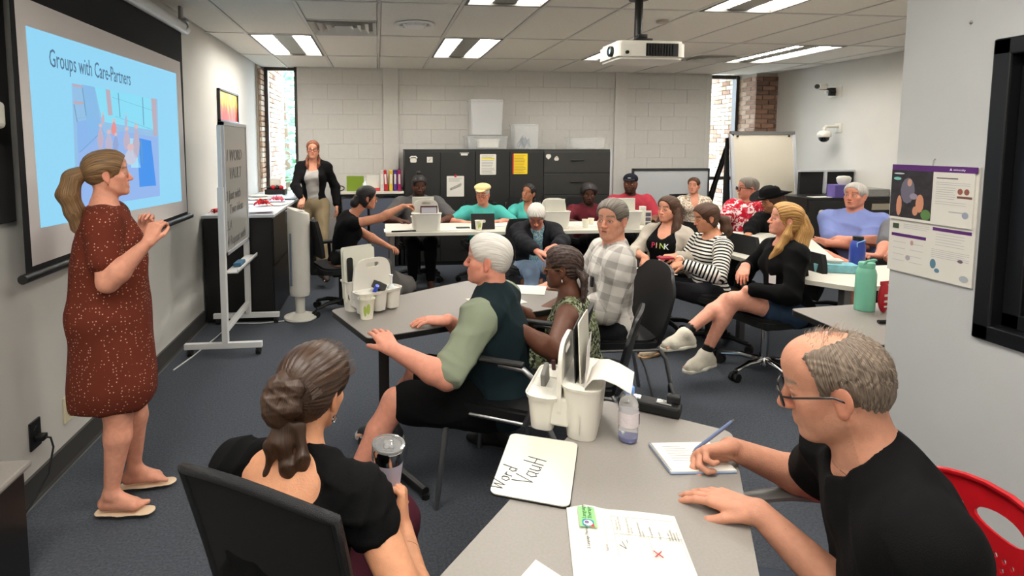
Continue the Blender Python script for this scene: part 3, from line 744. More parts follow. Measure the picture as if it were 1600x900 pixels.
e = empty('pump_bottle', onshelf(570), 0, 'small clear pump bottle on the low shelf beside the green folder', 'bottle')
MB().lathe([(0, 0), (.028, 0), (.03, .02), (.03, .10), (.012, .12), (.01, .13), (0, .13)], 18).build('bottle', mat('milky_plastic', rgb(215, 220, 220), rough=.2), e)
MB().tube([(0, 0, .13), (0, 0, .165), (.03, 0, .165)], .006, 8).build('pump', whitemet, e)
e = empty('document_tray', onshelf(583), 0, 'clear leaflet holder with red and white cards on the low shelf', 'holder')
MB().bbox((-.09, -.01, 0), (.09, .05, .04), .004).build('tray', mat('red_card', rgb(190, 60, 60), rough=.6), e); MB().bbox((-.085, .01, .03), (.085, .02, .21), .003).build('leaflet', paper, e)
bcols = [('white and red', (200, 190, 185), 0), ('red', (180, 35, 45), .06), ('yellow', (205, 175, 50), 0), ('purple', (80, 45, 130), 0), ('magenta', (160, 30, 95), 0)]
for i, (nm, cc, tl) in enumerate(bcols):
    x, y, z = onshelf([597, 603.5, 611, 617.5, 624][i]) ; x += .0
    e = empty('binder', (x, y, z), 0, nm + ' ring binder standing in the row on the low shelf', 'binder', 'binders on the low shelf')
    e.rotation_euler = (0, -tl, 0)
    MB().bbox((-.023, -.02, 0), (.023, .20, .27), .004).build('cover', mat('binder_' + nm.replace(' ', '_'), rgb(*cc), rough=.45), e)
    MB().box((-.012, -.0225, .09), (.012, -.02, .22)).build('spine_label', paper, e)

# ---------------------------------------------------------------- three black cabinets along the back wall
xs = [.345, 1.27, 2.19, 3.11]
labs = ['black metal cabinet left of three along the back wall with phone shaped magnet', 'black metal cabinet middle of three along the back wall with yellow notice', 'charcoal drawer cabinet right of three along the back wall with heart magnet']
CB = []
for i in range(3):
    doors = [(0, .5, .05, 1.50, 'v'), (.5, 1, .05, 1.50, 'v')] if i < 2 else [(0, 1, .05 + .29*k, .34 + .29*k, 'd') for k in range(5)]
    CB.append(cabinet(xs[i], 7.37, xs[i+1], 7.82, 1.53, labs[i], doors, m=darkcab if i < 2 else mat('charcoal_drawers', rgb(48, 48, 46), rough=.4)))
m = MB().box((3.112, 7.38, 0), (3.135, 7.82, 1.53)); tag(m.build('side_panel', mat('light_alu', rgb(205, 207, 212))), 'pale end panel on the right side of the charcoal cabinet', 'panel')
def note(name, label, pix, Y, m_, cat, z=0, rot=0, r=None):
    (x0, y0), (x1, y1) = pix
    a, b = at_y(x0, y0, Y), at_y(x1, y1, Y)
    w_, h_ = abs(b.x-a.x), abs(a.z-b.z)
    e = empty(name, ((a.x+b.x)/2, Y, (a.z+b.z)/2), 0, label, cat)
    pts = rounded(w_, h_, min(w_, h_)*(r or .04), 3)
    MB().prism(pts, 0, .002).build('sheet', m_, e).matrix_local = Matrix.Rotation(PI/2, 4, 'X')
    return e, w_, h_
def rules(e, w_, h_, n, top=.4, bot=-.42, m_=greyink, rg=1, x0=-.4, x1=.4, t=.006):
    rn = random.Random(rg); mb = MB()
    for i in range(n):
        z = h_*(top + (bot-top)*i/(n-1)); xe = x1 - rn.uniform(0, .2)
        mb.box((w_*x0, -.0028, z), (w_*xe, -.0022, z+t))
    o = mb.build('print', m_, e); o['kind'] = 'stuff'
CY_ = 7.365
e, a, b = note('notice', 'white printed notice with yellow highlight on the middle black cabinet', ((750, 241), (775, 273)), CY_, paper, 'notice'); rules(e, a, b, 12); MB().box((-a*.4, -.003, b*.25), (a*.4, -.0025, b*.33)).build('highlight', mat('yellow_print', rgb(225, 205, 60), rough=.7), e)
e, a, b = note('notice', 'yellow notice with red edge on the middle black cabinet', ((801, 240), (824, 272)), CY_, mat('yellow_paper', rgb(232, 200, 40), rough=.7), 'notice'); rules(e, a, b, 12, m_=mat('brown_ink', rgb(150, 120, 50), rough=.8)); MB().box((-a*.5, -.003, -b*.5), (-a*.42, -.0025, b*.5)).build('red_edge', redm, e)
e, a, b = note('drawing', 'white sheet with an ink drawing hung by a red clip on the left cabinet', ((698, 275), (725, 307)), CY_, paper, 'drawing'); rules(e, a, b, 3, .36, .24, t=.004)
m = MB()
rn = random.Random(4)
for i in range(9): x = -.07 + .016*i; m.tube([(x, -.004, -.03 + .006*i), (x+.012, -.004, -.02 + .008*i), (x+.018, -.004, -.045 + .008*i), (x+.004, -.004, -.05 + .006*i)], .0022, 5, closed=True)
m.build('ink_drawing', ink, e); MB().bbox((-.012, -.02, b*.44), (.012, .002, b*.56), .003).build('clip', redm, e)
e, a, b = note('phone_magnet', 'white telephone shaped magnet at the upper left of the left cabinet', ((641, 247), (651, 254)), CY_, paper, 'magnet', r=.3); MB().tube([(-.045, -.004, .025), (-.03, -.004, .045), (.03, -.004, .045), (.045, -.004, .025)], .012, 8).build('receiver', paper, e); MB().lathe([(.018, -.004), (0, -.005)], 14).build('dial', greyink, e).matrix_local = Matrix.Rotation(PI/2, 4, 'X')
e, a, b = note('square_magnet', 'white square magnet with grey line drawing on the left cabinet', ((667, 245), (676, 254)), CY_, paper, 'magnet'); m = MB().tube([(-.02, -.003, -.02), (.0, -.003, .0), (.02, -.003, .02)], .003, 5); m.build('line', greyink, e)
e, a, b = note('cup_magnet', 'white bowl shaped magnet at the top of the left cabinet', ((720, 240), (731, 243)), CY_, paper, 'magnet', r=.45); MB().box((-.06, -.003, .016), (.06, 0, .024)).build('rim', paper, e)
e, a, b = note('heart_magnet', 'pale heart shaped magnet on the charcoal drawer cabinet', ((853, 241), (861, 247)), CY_, paper, 'magnet', r=.45); MB().add([(-.034, -.003, -.01), (.034, -.003, -.01), (0, -.003, -.045)], [(0, 1, 2)]).build('tip', paper, e)
e, a, b = note('round_magnet', 'small teapot shaped magnet beside the heart magnet', ((866, 246), (873, 251)), CY_, paper, 'magnet', r=.45); MB().tube([(-.02, -.004, .02), (0, -.004, .035), (.02, -.004, .02)], .006, 6).build('handle', paper, e)
# clear bins on top
clearp = mat('frosted_plastic', (.80, .80, .80, 1), rough=.35, alpha=.26)
clearq = mat('clear_plastic', (.86, .88, .88, 1), rough=.25, alpha=.18)
def bin_(name, label, x0, x1, y0, y1, z0, z1, m_, taper=.06, lid=True, cat='storage bin', cont=None, t=.004):
    cx, cy = (x0+x1)/2, (y0+y1)/2; w_, d_ = (x1-x0)/2, (y1-y0)/2
    e = empty(name, (cx, cy, z0), 0, label, cat)
    bm_ = MB(); H_ = z1-z0
    A = rounded(2*w_*(1-taper), 2*d_*(1-taper), .03, 4); B = rounded(2*w_, 2*d_, .03, 4); n = len(A)
    vs = [(p[0], p[1], 0) for p in A] + [(p[0], p[1], H_) for p in B] + [(p[0]*(1-t/w_), p[1]*(1-t/d_), H_) for p in B] + [(p[0]*(1-t/w_), p[1]*(1-t/d_), t) for p in A]
    fs = [list(range(n))[::-1]] + [list(range(3*n, 4*n))]
    for k in range(3): fs += [(k*n+i, k*n+(i+1) % n, (k+1)*n+(i+1) % n, (k+1)*n+i) for i in range(n)]
    bm_.add(vs, fs, None, 0, True); bm_.build('tub', m_, e)
    R_ = MB().prism(rounded(2*w_+.02, 2*d_+.02, .035, 4), H_-.012, H_+.006 if lid else H_-.006); 
    if lid: R_.build('lid', m_, e)
    return e
bin_('clear_bin', 'tall frosted clear bin standing on the middle cabinets by the wall', 1.22, 1.66, 7.45, 7.75, 1.72, 2.18, clearp)
bin_('clear_bin', 'wide shallow clear tray under the white container on the cabinets', 1.17, 1.72, 7.42, 7.78, 1.535, 1.70, clearq)
bin_('white_container', 'small white container standing in the clear tray on the cabinets', 1.32, 1.61, 7.45, 7.6, 1.555, 1.66, white, cat='container')
e = bin_('clear_bin', 'clear bin holding a dark blue cloth right of the tall bin', 1.81, 2.15, 7.45, 7.75, 1.535, 1.86, clearq)
m = MB().sphere((0, 0, .0), (.5, .5, .5), n=8); S_ = None
crumple('cloth', 'dark blue grey cloth inside the clear bin on the cabinets', 'cloth', 1.98, 7.6, 1.545, mat('blue_cloth', rgb(80, 95, 115), rough=.9), .10, 8).scale = (1, .8, 2.6)
bin_('clear_bin', 'low wide clear bin at the right end of the cabinet tops', 2.60, 3.08, 7.45, 7.75, 1.535, 1.68, mat('very_clear_plastic', (.8, .8, .78, 1), rough=.3, alpha=.16))

# ---------------------------------------------------------------- whiteboard and flipchart at the back right
e = empty('wheeled_whiteboard', (4.15, 7.80, 0), 0, 'wide whiteboard with dark frame behind the man in the black cap', 'whiteboard')
p = at_y(990, 266, 7.8); q = at_y(1106, 266, 7.8); x0, x1 = p.x-4.15, q.x-4.15; zt = p.z
MB().box((x0, -.01, .5), (x1, .01, zt)).build('board', mat('board_white', rgb(196, 198, 200), rough=.25), e)
m = MB()
for a, b in (((x0-.015, -.02, zt-.01), (x1+.015, .02, zt+.025)), ((x0-.02, -.02, .48), (x0+.005, .02, zt+.02)), ((x1-.005, -.02, .48), (x1+.02, .02, zt+.02)), ((x0, -.02, .48), (x1, .02, .5))): m.box(a, b)
m.build('frame', mat('dark_alu', rgb(70, 72, 75), rough=.35, metal=.5), e)
for x in (x0+.05, x1-.05): MB().bbox((x-.02, -.02, 0), (x+.02, .02, .5), .004).build('leg', greymet, e)
MB().lathe([(.022, -.02), (.018, -.03), (0, -.03)], 14).build('magnet', greymet, e).matrix_local = Matrix.Translation((-.02, 0, .98)) @ Matrix.Rotation(PI/2, 4, 'X')
e = empty('flipchart_easel', (4.90, 6.75, 0), 0, 'blank cream flipchart easel standing before the brick pier', 'flipchart')
bl = [at_y(1145, 209, 6.75), at_y(1238, 209, 6.75), at_y(1243, 330, 6.66), at_y(1150, 330, 6.66)]
bl = [Vector(v) - Vector((4.90, 6.75, 0)) for v in bl]
dn = bl[3]-bl[0]; dn2 = bl[2]-bl[1]
low0, low1 = bl[0] + dn*1.25, bl[1] + dn2*1.25
n_ = Vector((0, -.012, 0))
def slab(pts, th, name, m_, par):
    a = [Vector(p) for p in pts]; b = [p + Vector((0, th, 0)) for p in a]; k = len(a)
    return MB().add(a + b, [list(range(k)), list(range(k, 2*k))[::-1]] + [(i, k+i, k+(i+1) % k, (i+1) % k) for i in range(k)]).build(name, m_, par, sharp=False)
slab([bl[0], bl[1], low1, low0], .02, 'board', mat('cream_board', rgb(206, 198, 180), rough=.4), e)
slab([bl[0]+Vector((-.03, -.01, .03)), bl[1]+Vector((.03, -.01, .03)), bl[1]+Vector((.03, -.01, -.01)), bl[0]+Vector((-.03, -.01, -.01))], .04, 'top_rail', greymet, e)
for (a, b, sg) in ((bl[0], low0, -1), (bl[1], low1, 1)):
    slab([a+Vector((-.02+.02*sg, -.008, 0)), a+Vector((.02+.02*sg, -.008, 0)), b+Vector((.02+.02*sg, -.008, 0)), b+Vector((-.02+.02*sg, -.008, 0))], .03, 'side_rail', mat('light_alu', rgb(205, 207, 212)), e)
    MB().tube([b, (b.x+.03*sg, b.y-.05, 0)], .015, 8).build('leg', blackmet, e)
MB().add([bl[0]+Vector((-.05, .05, -.1)), bl[0]+Vector((.0, .05, 0)), bl[0]+Vector((.05, .75, -1.75)), bl[0]+Vector((-.13, .75, -1.75))], [(0, 1, 2, 3)]).tube([bl[0], bl[0]+Vector((-.1, .7, -1.75))], .02, 8).build('rear_leg', blackmet, e)
slab([bl[0]+Vector((-.04, .06, -.05)), bl[0]+Vector((-.01, .06, -.05)), low0+Vector((-.03, .08, -.1)), low0+Vector((-.14, .08, -.1))], .03, 'rear_panel', rubber, e)
for v in (bl[0]+Vector((.06, -.01, -.03)), bl[1]+Vector((-.05, -.01, -.03))): MB().sphere(v, .014, n=10).build('peg', rubber, e)

# ---------------------------------------------------------------- right side cabinets
e = cabinet(4.75, 5.8, 5.79, 6.3, 1.0, 'black lateral file cabinet behind the man in the blue polo', [(0, .45, .05, .97, 'v'), (.45, 1, .52, .97, 'd'), (.45, 1, .05, .51, 'd')])
o = MB().box((.25, -.258, .86), (.50, -.25, .93)).build('card_label', mat('tan_card', rgb(170, 160, 140), rough=.6), e)
e2, a, b = note('flower_magnet', 'white flower shaped magnet on the right black file cabinet', ((1279, 328), (1289, 338)), 5.79, paper, 'magnet', r=.45)
m = MB()
for k in range(6): m.sphere((.022*math.cos(k*1.05), -.004, .022*math.sin(k*1.05)), (.014, .004, .014), n=8)
m.build('petals', paper, e2)
m = MB().bbox((5.08, 6.36, .3), (5.79, 6.40, 1.262), .004); tag(m.build('pinboard', mat('black_felt', rgb(30, 30, 31), rough=.9)), 'black pinboard standing behind the purple tissue box', 'pinboard')
m = MB().box((5.07, 6.345, 1.265), (5.79, 6.405, 1.285)).box((5.38, 6.33, 1.0), (5.41, 6.357, 1.27)); tag(m.build('board_frame', mat('light_alu', rgb(205, 207, 212))), 'pale metal frame strip along the top of the black pinboard', 'frame')
m = MB().bbox((5.45, 5.85, 1.0), (5.79, 6.28, 1.09), .01); tag(m.build('speckled_box', mat('speckled_grey', rgb(150, 148, 142), rough=.7, var=.35, vscale=120)), 'speckled grey box on the file cabinet behind the man in the polo', 'box')
e = empty('tissue_box', tuple(at_y(1317, 304, 5.85).xy) + (1.0,), -.2, 'purple tissue box with a white tissue on the right file cabinet', 'tissue box')
MB().bbox((-.13, -.08, 0), (.13, .08, .145), .004).build('box', mat('violet_card', rgb(96, 82, 150), rough=.6), e)
m = MB().lathe([(.05, .14), (.075, .18), (.082, .22), (.06, .24), (.0, .245)], 12, sx=1, sy=.5); m.build('tissue', paper, e)
m = MB().box((-.1, -.06, 0), (.12, .06, .004)); tag(m.build('sheet', paper, loc=(4.95, 5.9, 1.001)), 'white sheet on the file cabinet left of the purple tissue box', 'paper')

# ---------------------------------------------------------------- caddies
def wall_ring(m, A, B, z0, z1, t=.003, floor=True):
    n = len(A)
    def shr(P, d):
        c = Vector((sum(p[0] for p in P)/n, sum(p[1] for p in P)/n))
        out = []
        for p in P:
            v = Vector(p) - c; L_ = v.length; out.append(tuple(c + v*(1 - d/L_)))
        return out
    A2, B2 = shr(A, t), shr(B, t)
    vs = [(p[0], p[1], z0) for p in A] + [(p[0], p[1], z1) for p in B] + [(p[0], p[1], z1) for p in B2] + [(p[0], p[1], z0+t) for p in A2]
    fs = [list(range(n))[::-1], list(range(3*n, 4*n))]
    for k in range(3): fs += [(k*n+i, k*n+(i+1) % n, (k+1)*n+(i+1) % n, (k+1)*n+i) for i in range(n)]
    m.add(vs, fs, None, 0, True)
def rr(cx, cy, w_, d_, r): return [(cx+p[0], cy+p[1]) for p in rounded(w_, d_, r, 4)]
def caddy(x, y, z, rz, label, sc=1.0):
    e = empty('caddy', (x, y, z), rz, label, 'caddy'); e.scale = (sc, sc, sc)
    m = MB(); wall_ring(m, rr(0, .062, .235, .085, .035), rr(0, .062, .262, .112, .04), 0, .155); m.build('deep_bin', white, e)
    m = MB(); wall_ring(m, rr(0, .062, .268, .118, .042), rr(0, .062, .272, .122, .044), .150, .158, .006); m.build('rim', white, e)
    for k in range(3):
        m = MB(); wall_ring(m, rr(-.085+.085*k, -.052, .066, .066, .022), rr(-.085+.085*k, -.052, .082, .088, .026), .012, .112); m.build('cup', white, e)
    m = MB(); wall_ring(m, rr(0, -.050, .262, .098, .035), rr(0, -.050, .272, .106, .038), .104, .118, .006); m.build('cup_rim', white, e)
    # arched handle panel with a slot
    out = [(-.118, .06), (.118, .06), (.118, .16), (.108, .235), (.085, .262), (.05, .272), (-.05, .272), (-.085, .262), (-.108, .235), (-.118, .16)]
    out = round_poly(out, .018, 3)
    slot = [(-p[0], .238+p[1]) for p in rounded(.082, .024, .011, 3)]
    bm = bmesh.new()
    eo = [bm.verts.new((p[0], -.006, p[1])) for p in out]; ei = [bm.verts.new((p[0], -.006, p[1])) for p in slot]
    es = [bm.edges.new((eo[i], eo[(i+1) % len(eo)])) for i in range(len(eo))] + [bm.edges.new((ei[i], ei[(i+1) % len(ei)])) for i in range(len(ei))]
    g = bmesh.ops.triangle_fill(bm, edges=es, use_beauty=True)
    fcs = [q for q in g['geom'] if isinstance(q, bmesh.types.BMFace)]
    r = bmesh.ops.extrude_face_region(bm, geom=fcs)
    for v in r['geom']:
        if isinstance(v, bmesh.types.BMVert): v.co.y += .012
    bmesh.ops.recalc_face_normals(bm, faces=bm.faces)
    m = MB(); m.bm(bm, None, 0, False); m.build('handle', white, e)
    MB().bbox((-.116, -.03, .03), (.116, .03, .118), .008).build('bridge', white, e)
    return e
def card(par, w_, h_, x, y, z, rx=0, rz=0, m_=None, name='card', th=.003, ry=0):
    o = MB().prism(rounded(w_, h_, .012, 3), -th/2, th/2).build(name, m_ or paper, par)
    o.matrix_basis = Matrix.Translation((x, y, z)) @ Matrix.Rotation(rz, 4, 'Z') @ Matrix.Rotation(PI/2 + rx, 4, 'X') @ Matrix.Rotation(ry, 4, 'Z')
    return o
def thing_of(o, label, cat, group=None): tag(o, label, cat, group); return o
A_RZ = math.radians(-118)
ca = caddy(.575, 1.665, .741, A_RZ, 'white caddy holding boards and a paper booklet on the foreground table', 1.0)
Mw = Matrix.Translation((.575, 1.665, .741)) @ Matrix.Rotation(A_RZ, 4, 'Z')
def in_caddy(o, Mw): o.matrix_basis = Mw @ o.matrix_basis; return o
wbm = mat('dry_erase_white', rgb(214, 212, 198), rough=.25)
o = in_caddy(card(None, .20, .28, -.02, .054, .19, .06, .0, wbm, 'lap_board', .004, .05), Mw); tag(o, 'small lap whiteboard standing upright in the foreground caddy', 'whiteboard')
o = in_caddy(card(None, .19, .27, -.01, .040, .185, .05, .0, blackmet, 'black_board', .003), Mw); tag(o, 'dark backed board behind the lap board in the foreground caddy', 'board')
o = in_caddy(card(None, .17, .25, .02, .066, .15, -.05, .05, mat('pinkish_sheet', rgb(214, 206, 204), rough=.8), 'sheet', .001), Mw); tag(o, 'worn sheet in a sleeve inside the foreground caddy', 'paper')
m = MB()
n = 10; P_ = []
for i in range(n+1):
    t = i/n; a = t*2.0
    P_.append((.095 + .0 - .0*t, .05 + .10*math.sin(a)*.9 + .05*t*0, .15 + .085*math.sin(a*.9)*(1) - .10*max(0, t-.55)))
prof = [(.060, .02), (.066, .10), (.074, .16), (.095, .19), (.125, .195), (.16, .185), (.20, .165)]
vs = [(xx, p[0], p[1]) for p in prof for xx in (-.04, .125)] + [(xx, p[0], p[1]+.002) for p in prof for xx in (-.04, .125)]
k = len(prof); fs = [(2*i, 2*i+1, 2*i+3, 2*i+2) for i in range(k-1)] + [(2*k+2*i, 2*k+2*i+2, 2*k+2*i+3, 2*k+2*i+1) for i in range(k-1)]
m.add(vs, fs, None, 0, True); o = m.build('booklet', paper, sharp=False); o.matrix_local = Mw; tag(o, 'paper booklet folded over the rim of the foreground caddy', 'booklet')
o = MB().bbox((-.04, -.07, .03), (.03, -.055, .165), .004).build('grey_cloth', mat('grey_microfibre', rgb(118, 116, 112), rough=.95), None); o.matrix_local = Mw @ Matrix.Translation((-.02, 0, .0)) @ Matrix.Rotation(.25, 4, 'Y'); tag(o, 'grey eraser cloth in a cup of the foreground caddy', 'cloth')
o = MB().tube([(-.10, -.05, .05), (-.115, -.06, .14)], .007, 8).build('marker', mat('dark_marker', rgb(60, 25, 35), rough=.4)); o.matrix_local = Mw; tag(o, 'dark marker sticking out of a cup of the foreground caddy', 'marker')

B_RZ = math.radians(35)
B_O = (-.035, 2.93, .741)
caddy(*B_O, B_RZ, 'white caddy at the end of the middle grey table beside the paper cup')
Mb = Matrix.Translation(B_O) @ Matrix.Rotation(B_RZ, 4, 'Z')
for i in range(2): o = in_caddy(card(None, .19, .27, -.04, .055+.02*i, .185+.01*i, -.06, .0, wbm, 'lap_board', .004, .0), Mb); tag(o, ('front' if i == 0 else 'rear') + ' lap whiteboard standing in the caddy on the middle table', 'whiteboard')
o = in_caddy(card(None, .035, .22, -.105, .04, .17, -.06, .0, rubber, 'black_board', .003, .0), Mb); tag(o, 'black edged board in the caddy on the middle table', 'board')
o = MB().bbox((-.03, -.025, 0), (.03, .025, .04), .005).build('eraser', mat('charcoal_felt', rgb(62, 60, 58), rough=.9)); o.matrix_local = Mb @ Matrix.Translation((.0, -.05, .115)) @ Matrix.Rotation(.5, 4, 'Y'); tag(o, 'charcoal eraser resting in a cup of the middle table caddy', 'eraser')
o = MB().tube([(0, 0, 0), (0, 0, .07)], .011, 10).build('marker', mat('blue_marker', rgb(40, 70, 190), rough=.4)); o.matrix_local = Mb @ Matrix.Translation((-.03, -.05, .09)) @ Matrix.Rotation(.6, 4, 'X'); tag(o, 'blue marker in a cup of the middle table caddy', 'marker')
e = empty('spray_bottle', tuple(Mb @ Vector((.085, -.05, .03))), 0, 'small clear spray bottle in the middle table caddy', 'bottle')
MB().lathe([(0, 0), (.022, 0), (.024, .08), (.010, .10), (0, .10)], 16).build('bottle', mat('milky_plastic', rgb(215, 220, 220)), e); MB().tube([(0, 0, .10), (0, 0, .14)], .007, 8).tube([(0, 0, .14), (0, 0, .15)], .010, 8).build('nozzle', whitemet, e)
C_ = [(.475, 5.66, PI, 'white caddy with a framed photo at the left end of the far white table'), (1.80, 5.68, PI, 'white caddy on the far white table behind the white haired elder'), (2.52, 5.60, PI + .2, 'white caddy on the far white table behind the plaid shirt man')]
for (x, y, r_, lab) in C_: caddy(x, y, .741, r_, lab, 1.12)
def far_card(x, y, z, w_, h_, m_, name, label, cat): o = MB().bbox((-w_/2, -.006, 0), (w_/2, .006, h_), .004).build(name, m_, loc=(x, y, z)); tag(o, label, cat); return o
far_card(.45, 5.70, .80, .22, .27, wbm, 'lap_board', 'lap whiteboard in the caddy of the far white table left end', 'whiteboard')
far_card(.50, 5.595, .86, .17, .13, mat('maroon_card', rgb(70, 20, 32), rough=.5), 'framed_card', 'dark framed card in the caddy at the left end', 'frame')
o = MB().box((-.075, -.0075, .01), (.075, -.006, .115)).build('print', mat('lilac_grey', rgb(175, 172, 182), rough=.6), bpy.data.objects['framed_card'])
far_card(1.80, 5.62, .80, .20, .24, wbm, 'lap_board', 'lap whiteboard in the caddy behind the white haired elder', 'whiteboard')
far_card(2.52, 5.56, .80, .20, .25, wbm, 'lap_board', 'lap whiteboard in the caddy behind the plaid shirt man', 'whiteboard')

# ---------------------------------------------------------------- cups, bottles, papers, boards
def cup(x, y, z, label, h=.085, r=.035, leaf=True, m_=None):
    e = empty('paper_cup', (x, y, z), 0, label, 'cup')
    MB().lathe([(0, .002), (r*.72, .0), (r, h), (r+.002, h+.002), (r-.002, h), (r*.7, .006), (0, .006)], 24).build('cup', m_ or mat('cup_paper', rgb(236, 232, 212), rough=.6), e)
    if leaf:
        for s in (0, 1):
            m = MB(); pts = []
            for i in range(10):
                t = 2*PI*i/10; u = .55*math.cos(t)*(.5 if s else .4) - 1.75 + .45*s; v = .45 + .28*math.sin(t) + .1*s
                rr_ = r*(.72 + .28*v) + .0006
                pts.append((rr_*math.cos(u), rr_*math.sin(u), h*v))
            m.add(pts, [list(range(10))]).build('leaf_print', mat('leaf_green', rgb(168, 185, 90), rough=.6), e, sharp=False)
    return e
cup(-.062, 2.78, .741, 'paper cup with green leaves beside the middle table caddy', .10, .042)
cup(1.0, 5.58, .741, 'paper cup with green leaf on the far white table by the tablet', .095, .04)
cup(2.12, 5.62, .741, 'plain white paper cup right of the middle far caddy', .085, .036, False)
cup(2.25, 5.80, .741, 'small white paper cup behind the plain one on the far table', .07, .032, False)
# foreground water bottle
p = at_z(981, 688, .74)
e = empty('water_bottle', (p.x, p.y, .741), .4, 'clear plastic water bottle with blue cap on the foreground table', 'bottle')
pet = mat('clear_pet', (.93, .95, .97, 1), rough=.05, trans=.85, ior=1.25, spec=.5)
e.scale = (.93, .93, .86)
MB().lathe([(0, .004), (.022, .0), (.028, .006), (.030, .02), (.030, .045), (.028, .05), (.030, .055), (.030, .105), (.029, .11), (.030, .115), (.030, .125), (.024, .145), (.014, .16), (.0135, .17), (0, .17)], 28).build('bottle', pet, e)
MB().lathe([(.0308, .056), (.0308, .104)], 28).build('label', mat('bottle_label', rgb(214, 205, 208), rough=.4, var=.1, vscale=90), e)
MB().box((.018, -.026, .062), (.020, -.0247, .098)).build('barcode', ink, e)
MB().lathe([(0, .002), (.027, .004), (.028, .018), (0, .018)], 24).build('blue_base', mat('blue_tint', rgb(120, 130, 215), rough=.1, trans=.5), e)
m = MB().lathe([(.0155, .166), (.016, .168), (.016, .186), (.014, .189), (0, .189)], 24); m.build('cap', mat('cap_blue', rgb(120, 160, 225), rough=.4), e)
# black power strip / hub on the table edge with its cable
e = empty('power_box', (.868, 1.695, .741), math.radians(-36), 'black tabletop power box clamped at the far edge of the foreground table', 'power box')
MB().bbox((-.095, -.030, 0), (.095, .030, .035), .008).build('housing', rubber, e)
for x in (-.05, .045): MB().bbox((x-.025, -.018, .034), (x+.025, .012, .040), .004).build('chrome_latch', chrome, e)
MB().bbox((.05, .0, .035), (.09, .03, .06), .005).build('plug', rubber, e)
p0 = Matrix.Translation((.868, 1.695, .741)) @ Matrix.Rotation(math.radians(-36), 4, 'Z') @ Vector((.07, .02, .055))
fl = [at_z(*q, .007) for q in ((1022, 640), (1020, 620), (1008, 575), (992, 540), (985, 505))]
m = MB().tube([p0, p0 + Vector((.01, .04, .02)), p0 + Vector((.05, .12, -.02)), p0.lerp(fl[0], .5) + Vector((.05, .0, -.2)), fl[0]] + fl[1:], .006, 8)
tag(m.build('extension_cord', rubber), 'black cord running from the power box down to the carpet', 'cord')

# small whiteboard with handwriting
def quad_frame(pix, z):
    P = [at_z(x, y, z) for x, y in pix]; return P
P = quad_frame(((757, 772), (887, 797), (907, 695), (803, 680)), .741)
c = (P[0]+P[1]+P[2]+P[3])/4
ux = ((P[1]-P[0]) + (P[2]-P[3])).normalized(); wd = ((P[1]-P[0]).length + (P[2]-P[3]).length)/2; ht = ((P[3]-P[0]).length + (P[2]-P[1]).length)/2
e = empty('lap_whiteboard', (c.x, c.y, .741), math.atan2(ux.y, ux.x), 'small whiteboard lettered Word Vault lying on the foreground table', 'whiteboard')
MB().prism(rounded(wd, ht, .02, 5), 0, .004).build('edge', rubber, e); MB().prism(rounded(wd-.003, ht-.003, .019, 5), .004, .006).build('board', wbm, e)
G = {'W': [[(0, 1), (.22, 0), (.45, .75), (.62, 0), (.95, 1.05)]], 'o': [[(.35, .55), (.1, .45), (.05, .15), (.3, 0), (.5, .2), (.45, .48), (.33, .56)]], 'r': [[(.1, .55), (.08, 0)], [(.08, .35), (.25, .52), (.4, .5)]],
     'd': [[(.42, .45), (.15, .5), (.03, .22), (.2, 0), (.42, .15)], [(.5, 1.1), (.42, 0)]], 'V': [[(0, 1), (.3, 0), (.62, 1)]], 'a': [[(.42, .5), (.15, .52), (.03, .22), (.2, 0), (.4, .12)], [(.45, .55), (.42, .05), (.52, 0)]],
     'u': [[(.05, .55), (.05, .12), (.2, 0), (.4, .15)], [(.42, .55), (.42, 0)]], 'l': [[(.1, 1.1), (.06, 0)]], 't': [[(.2, 1.0), (.15, 0)], [(-.05, .5), (.55, .52)]], 'H': [[(.05, 1.1), (.05, 0)], [(.5, 1.0), (.5, 0)], [(.05, .5), (.5, .52)]]}
def write(s, org, ud, vd, size, adv, par, m_):
    x = 0
    for ch in s:
        mb = MB()
        for st in G[ch]:
            pts = [Vector(org) + Vector(ud)*((x+a)*size) + Vector(vd)*(b*size) for a, b in st]
            mb.tube([(q[0], q[1], .0066) for q in pts], .0012, 5)
        mb.build('written_letter', m_, par); x += adv.get(ch, .62)
def loc_of(px, py): 
    q = at_z(px, py, .745) - Vector((c.x, c.y, 0)); a = -math.atan2(ux.y, ux.x)
    return Vector((q.x*math.cos(a) - q.y*math.sin(a), q.x*math.sin(a) + q.y*math.cos(a), 0))
for wd_, a_, b_, up_ in (('Word', (783, 767), (806, 738), (765, 757)), ('VauH', (829, 760), (854, 722), (812, 745))):
    A_, B_ = loc_of(*a_), loc_of(*b_)
    ud = (B_-A_).normalized(); vd = Vector((-ud.y, ud.x, 0))
    L_ = (B_-A_).length; tot = {'Word': 2.9, 'VauH': 2.4}[wd_]
    write(wd_, A_, ud, vd, L_/tot*(1.2 if wd_ == 'Word' else .98), {'W': 1.05, 'V': .68}, e, ink)
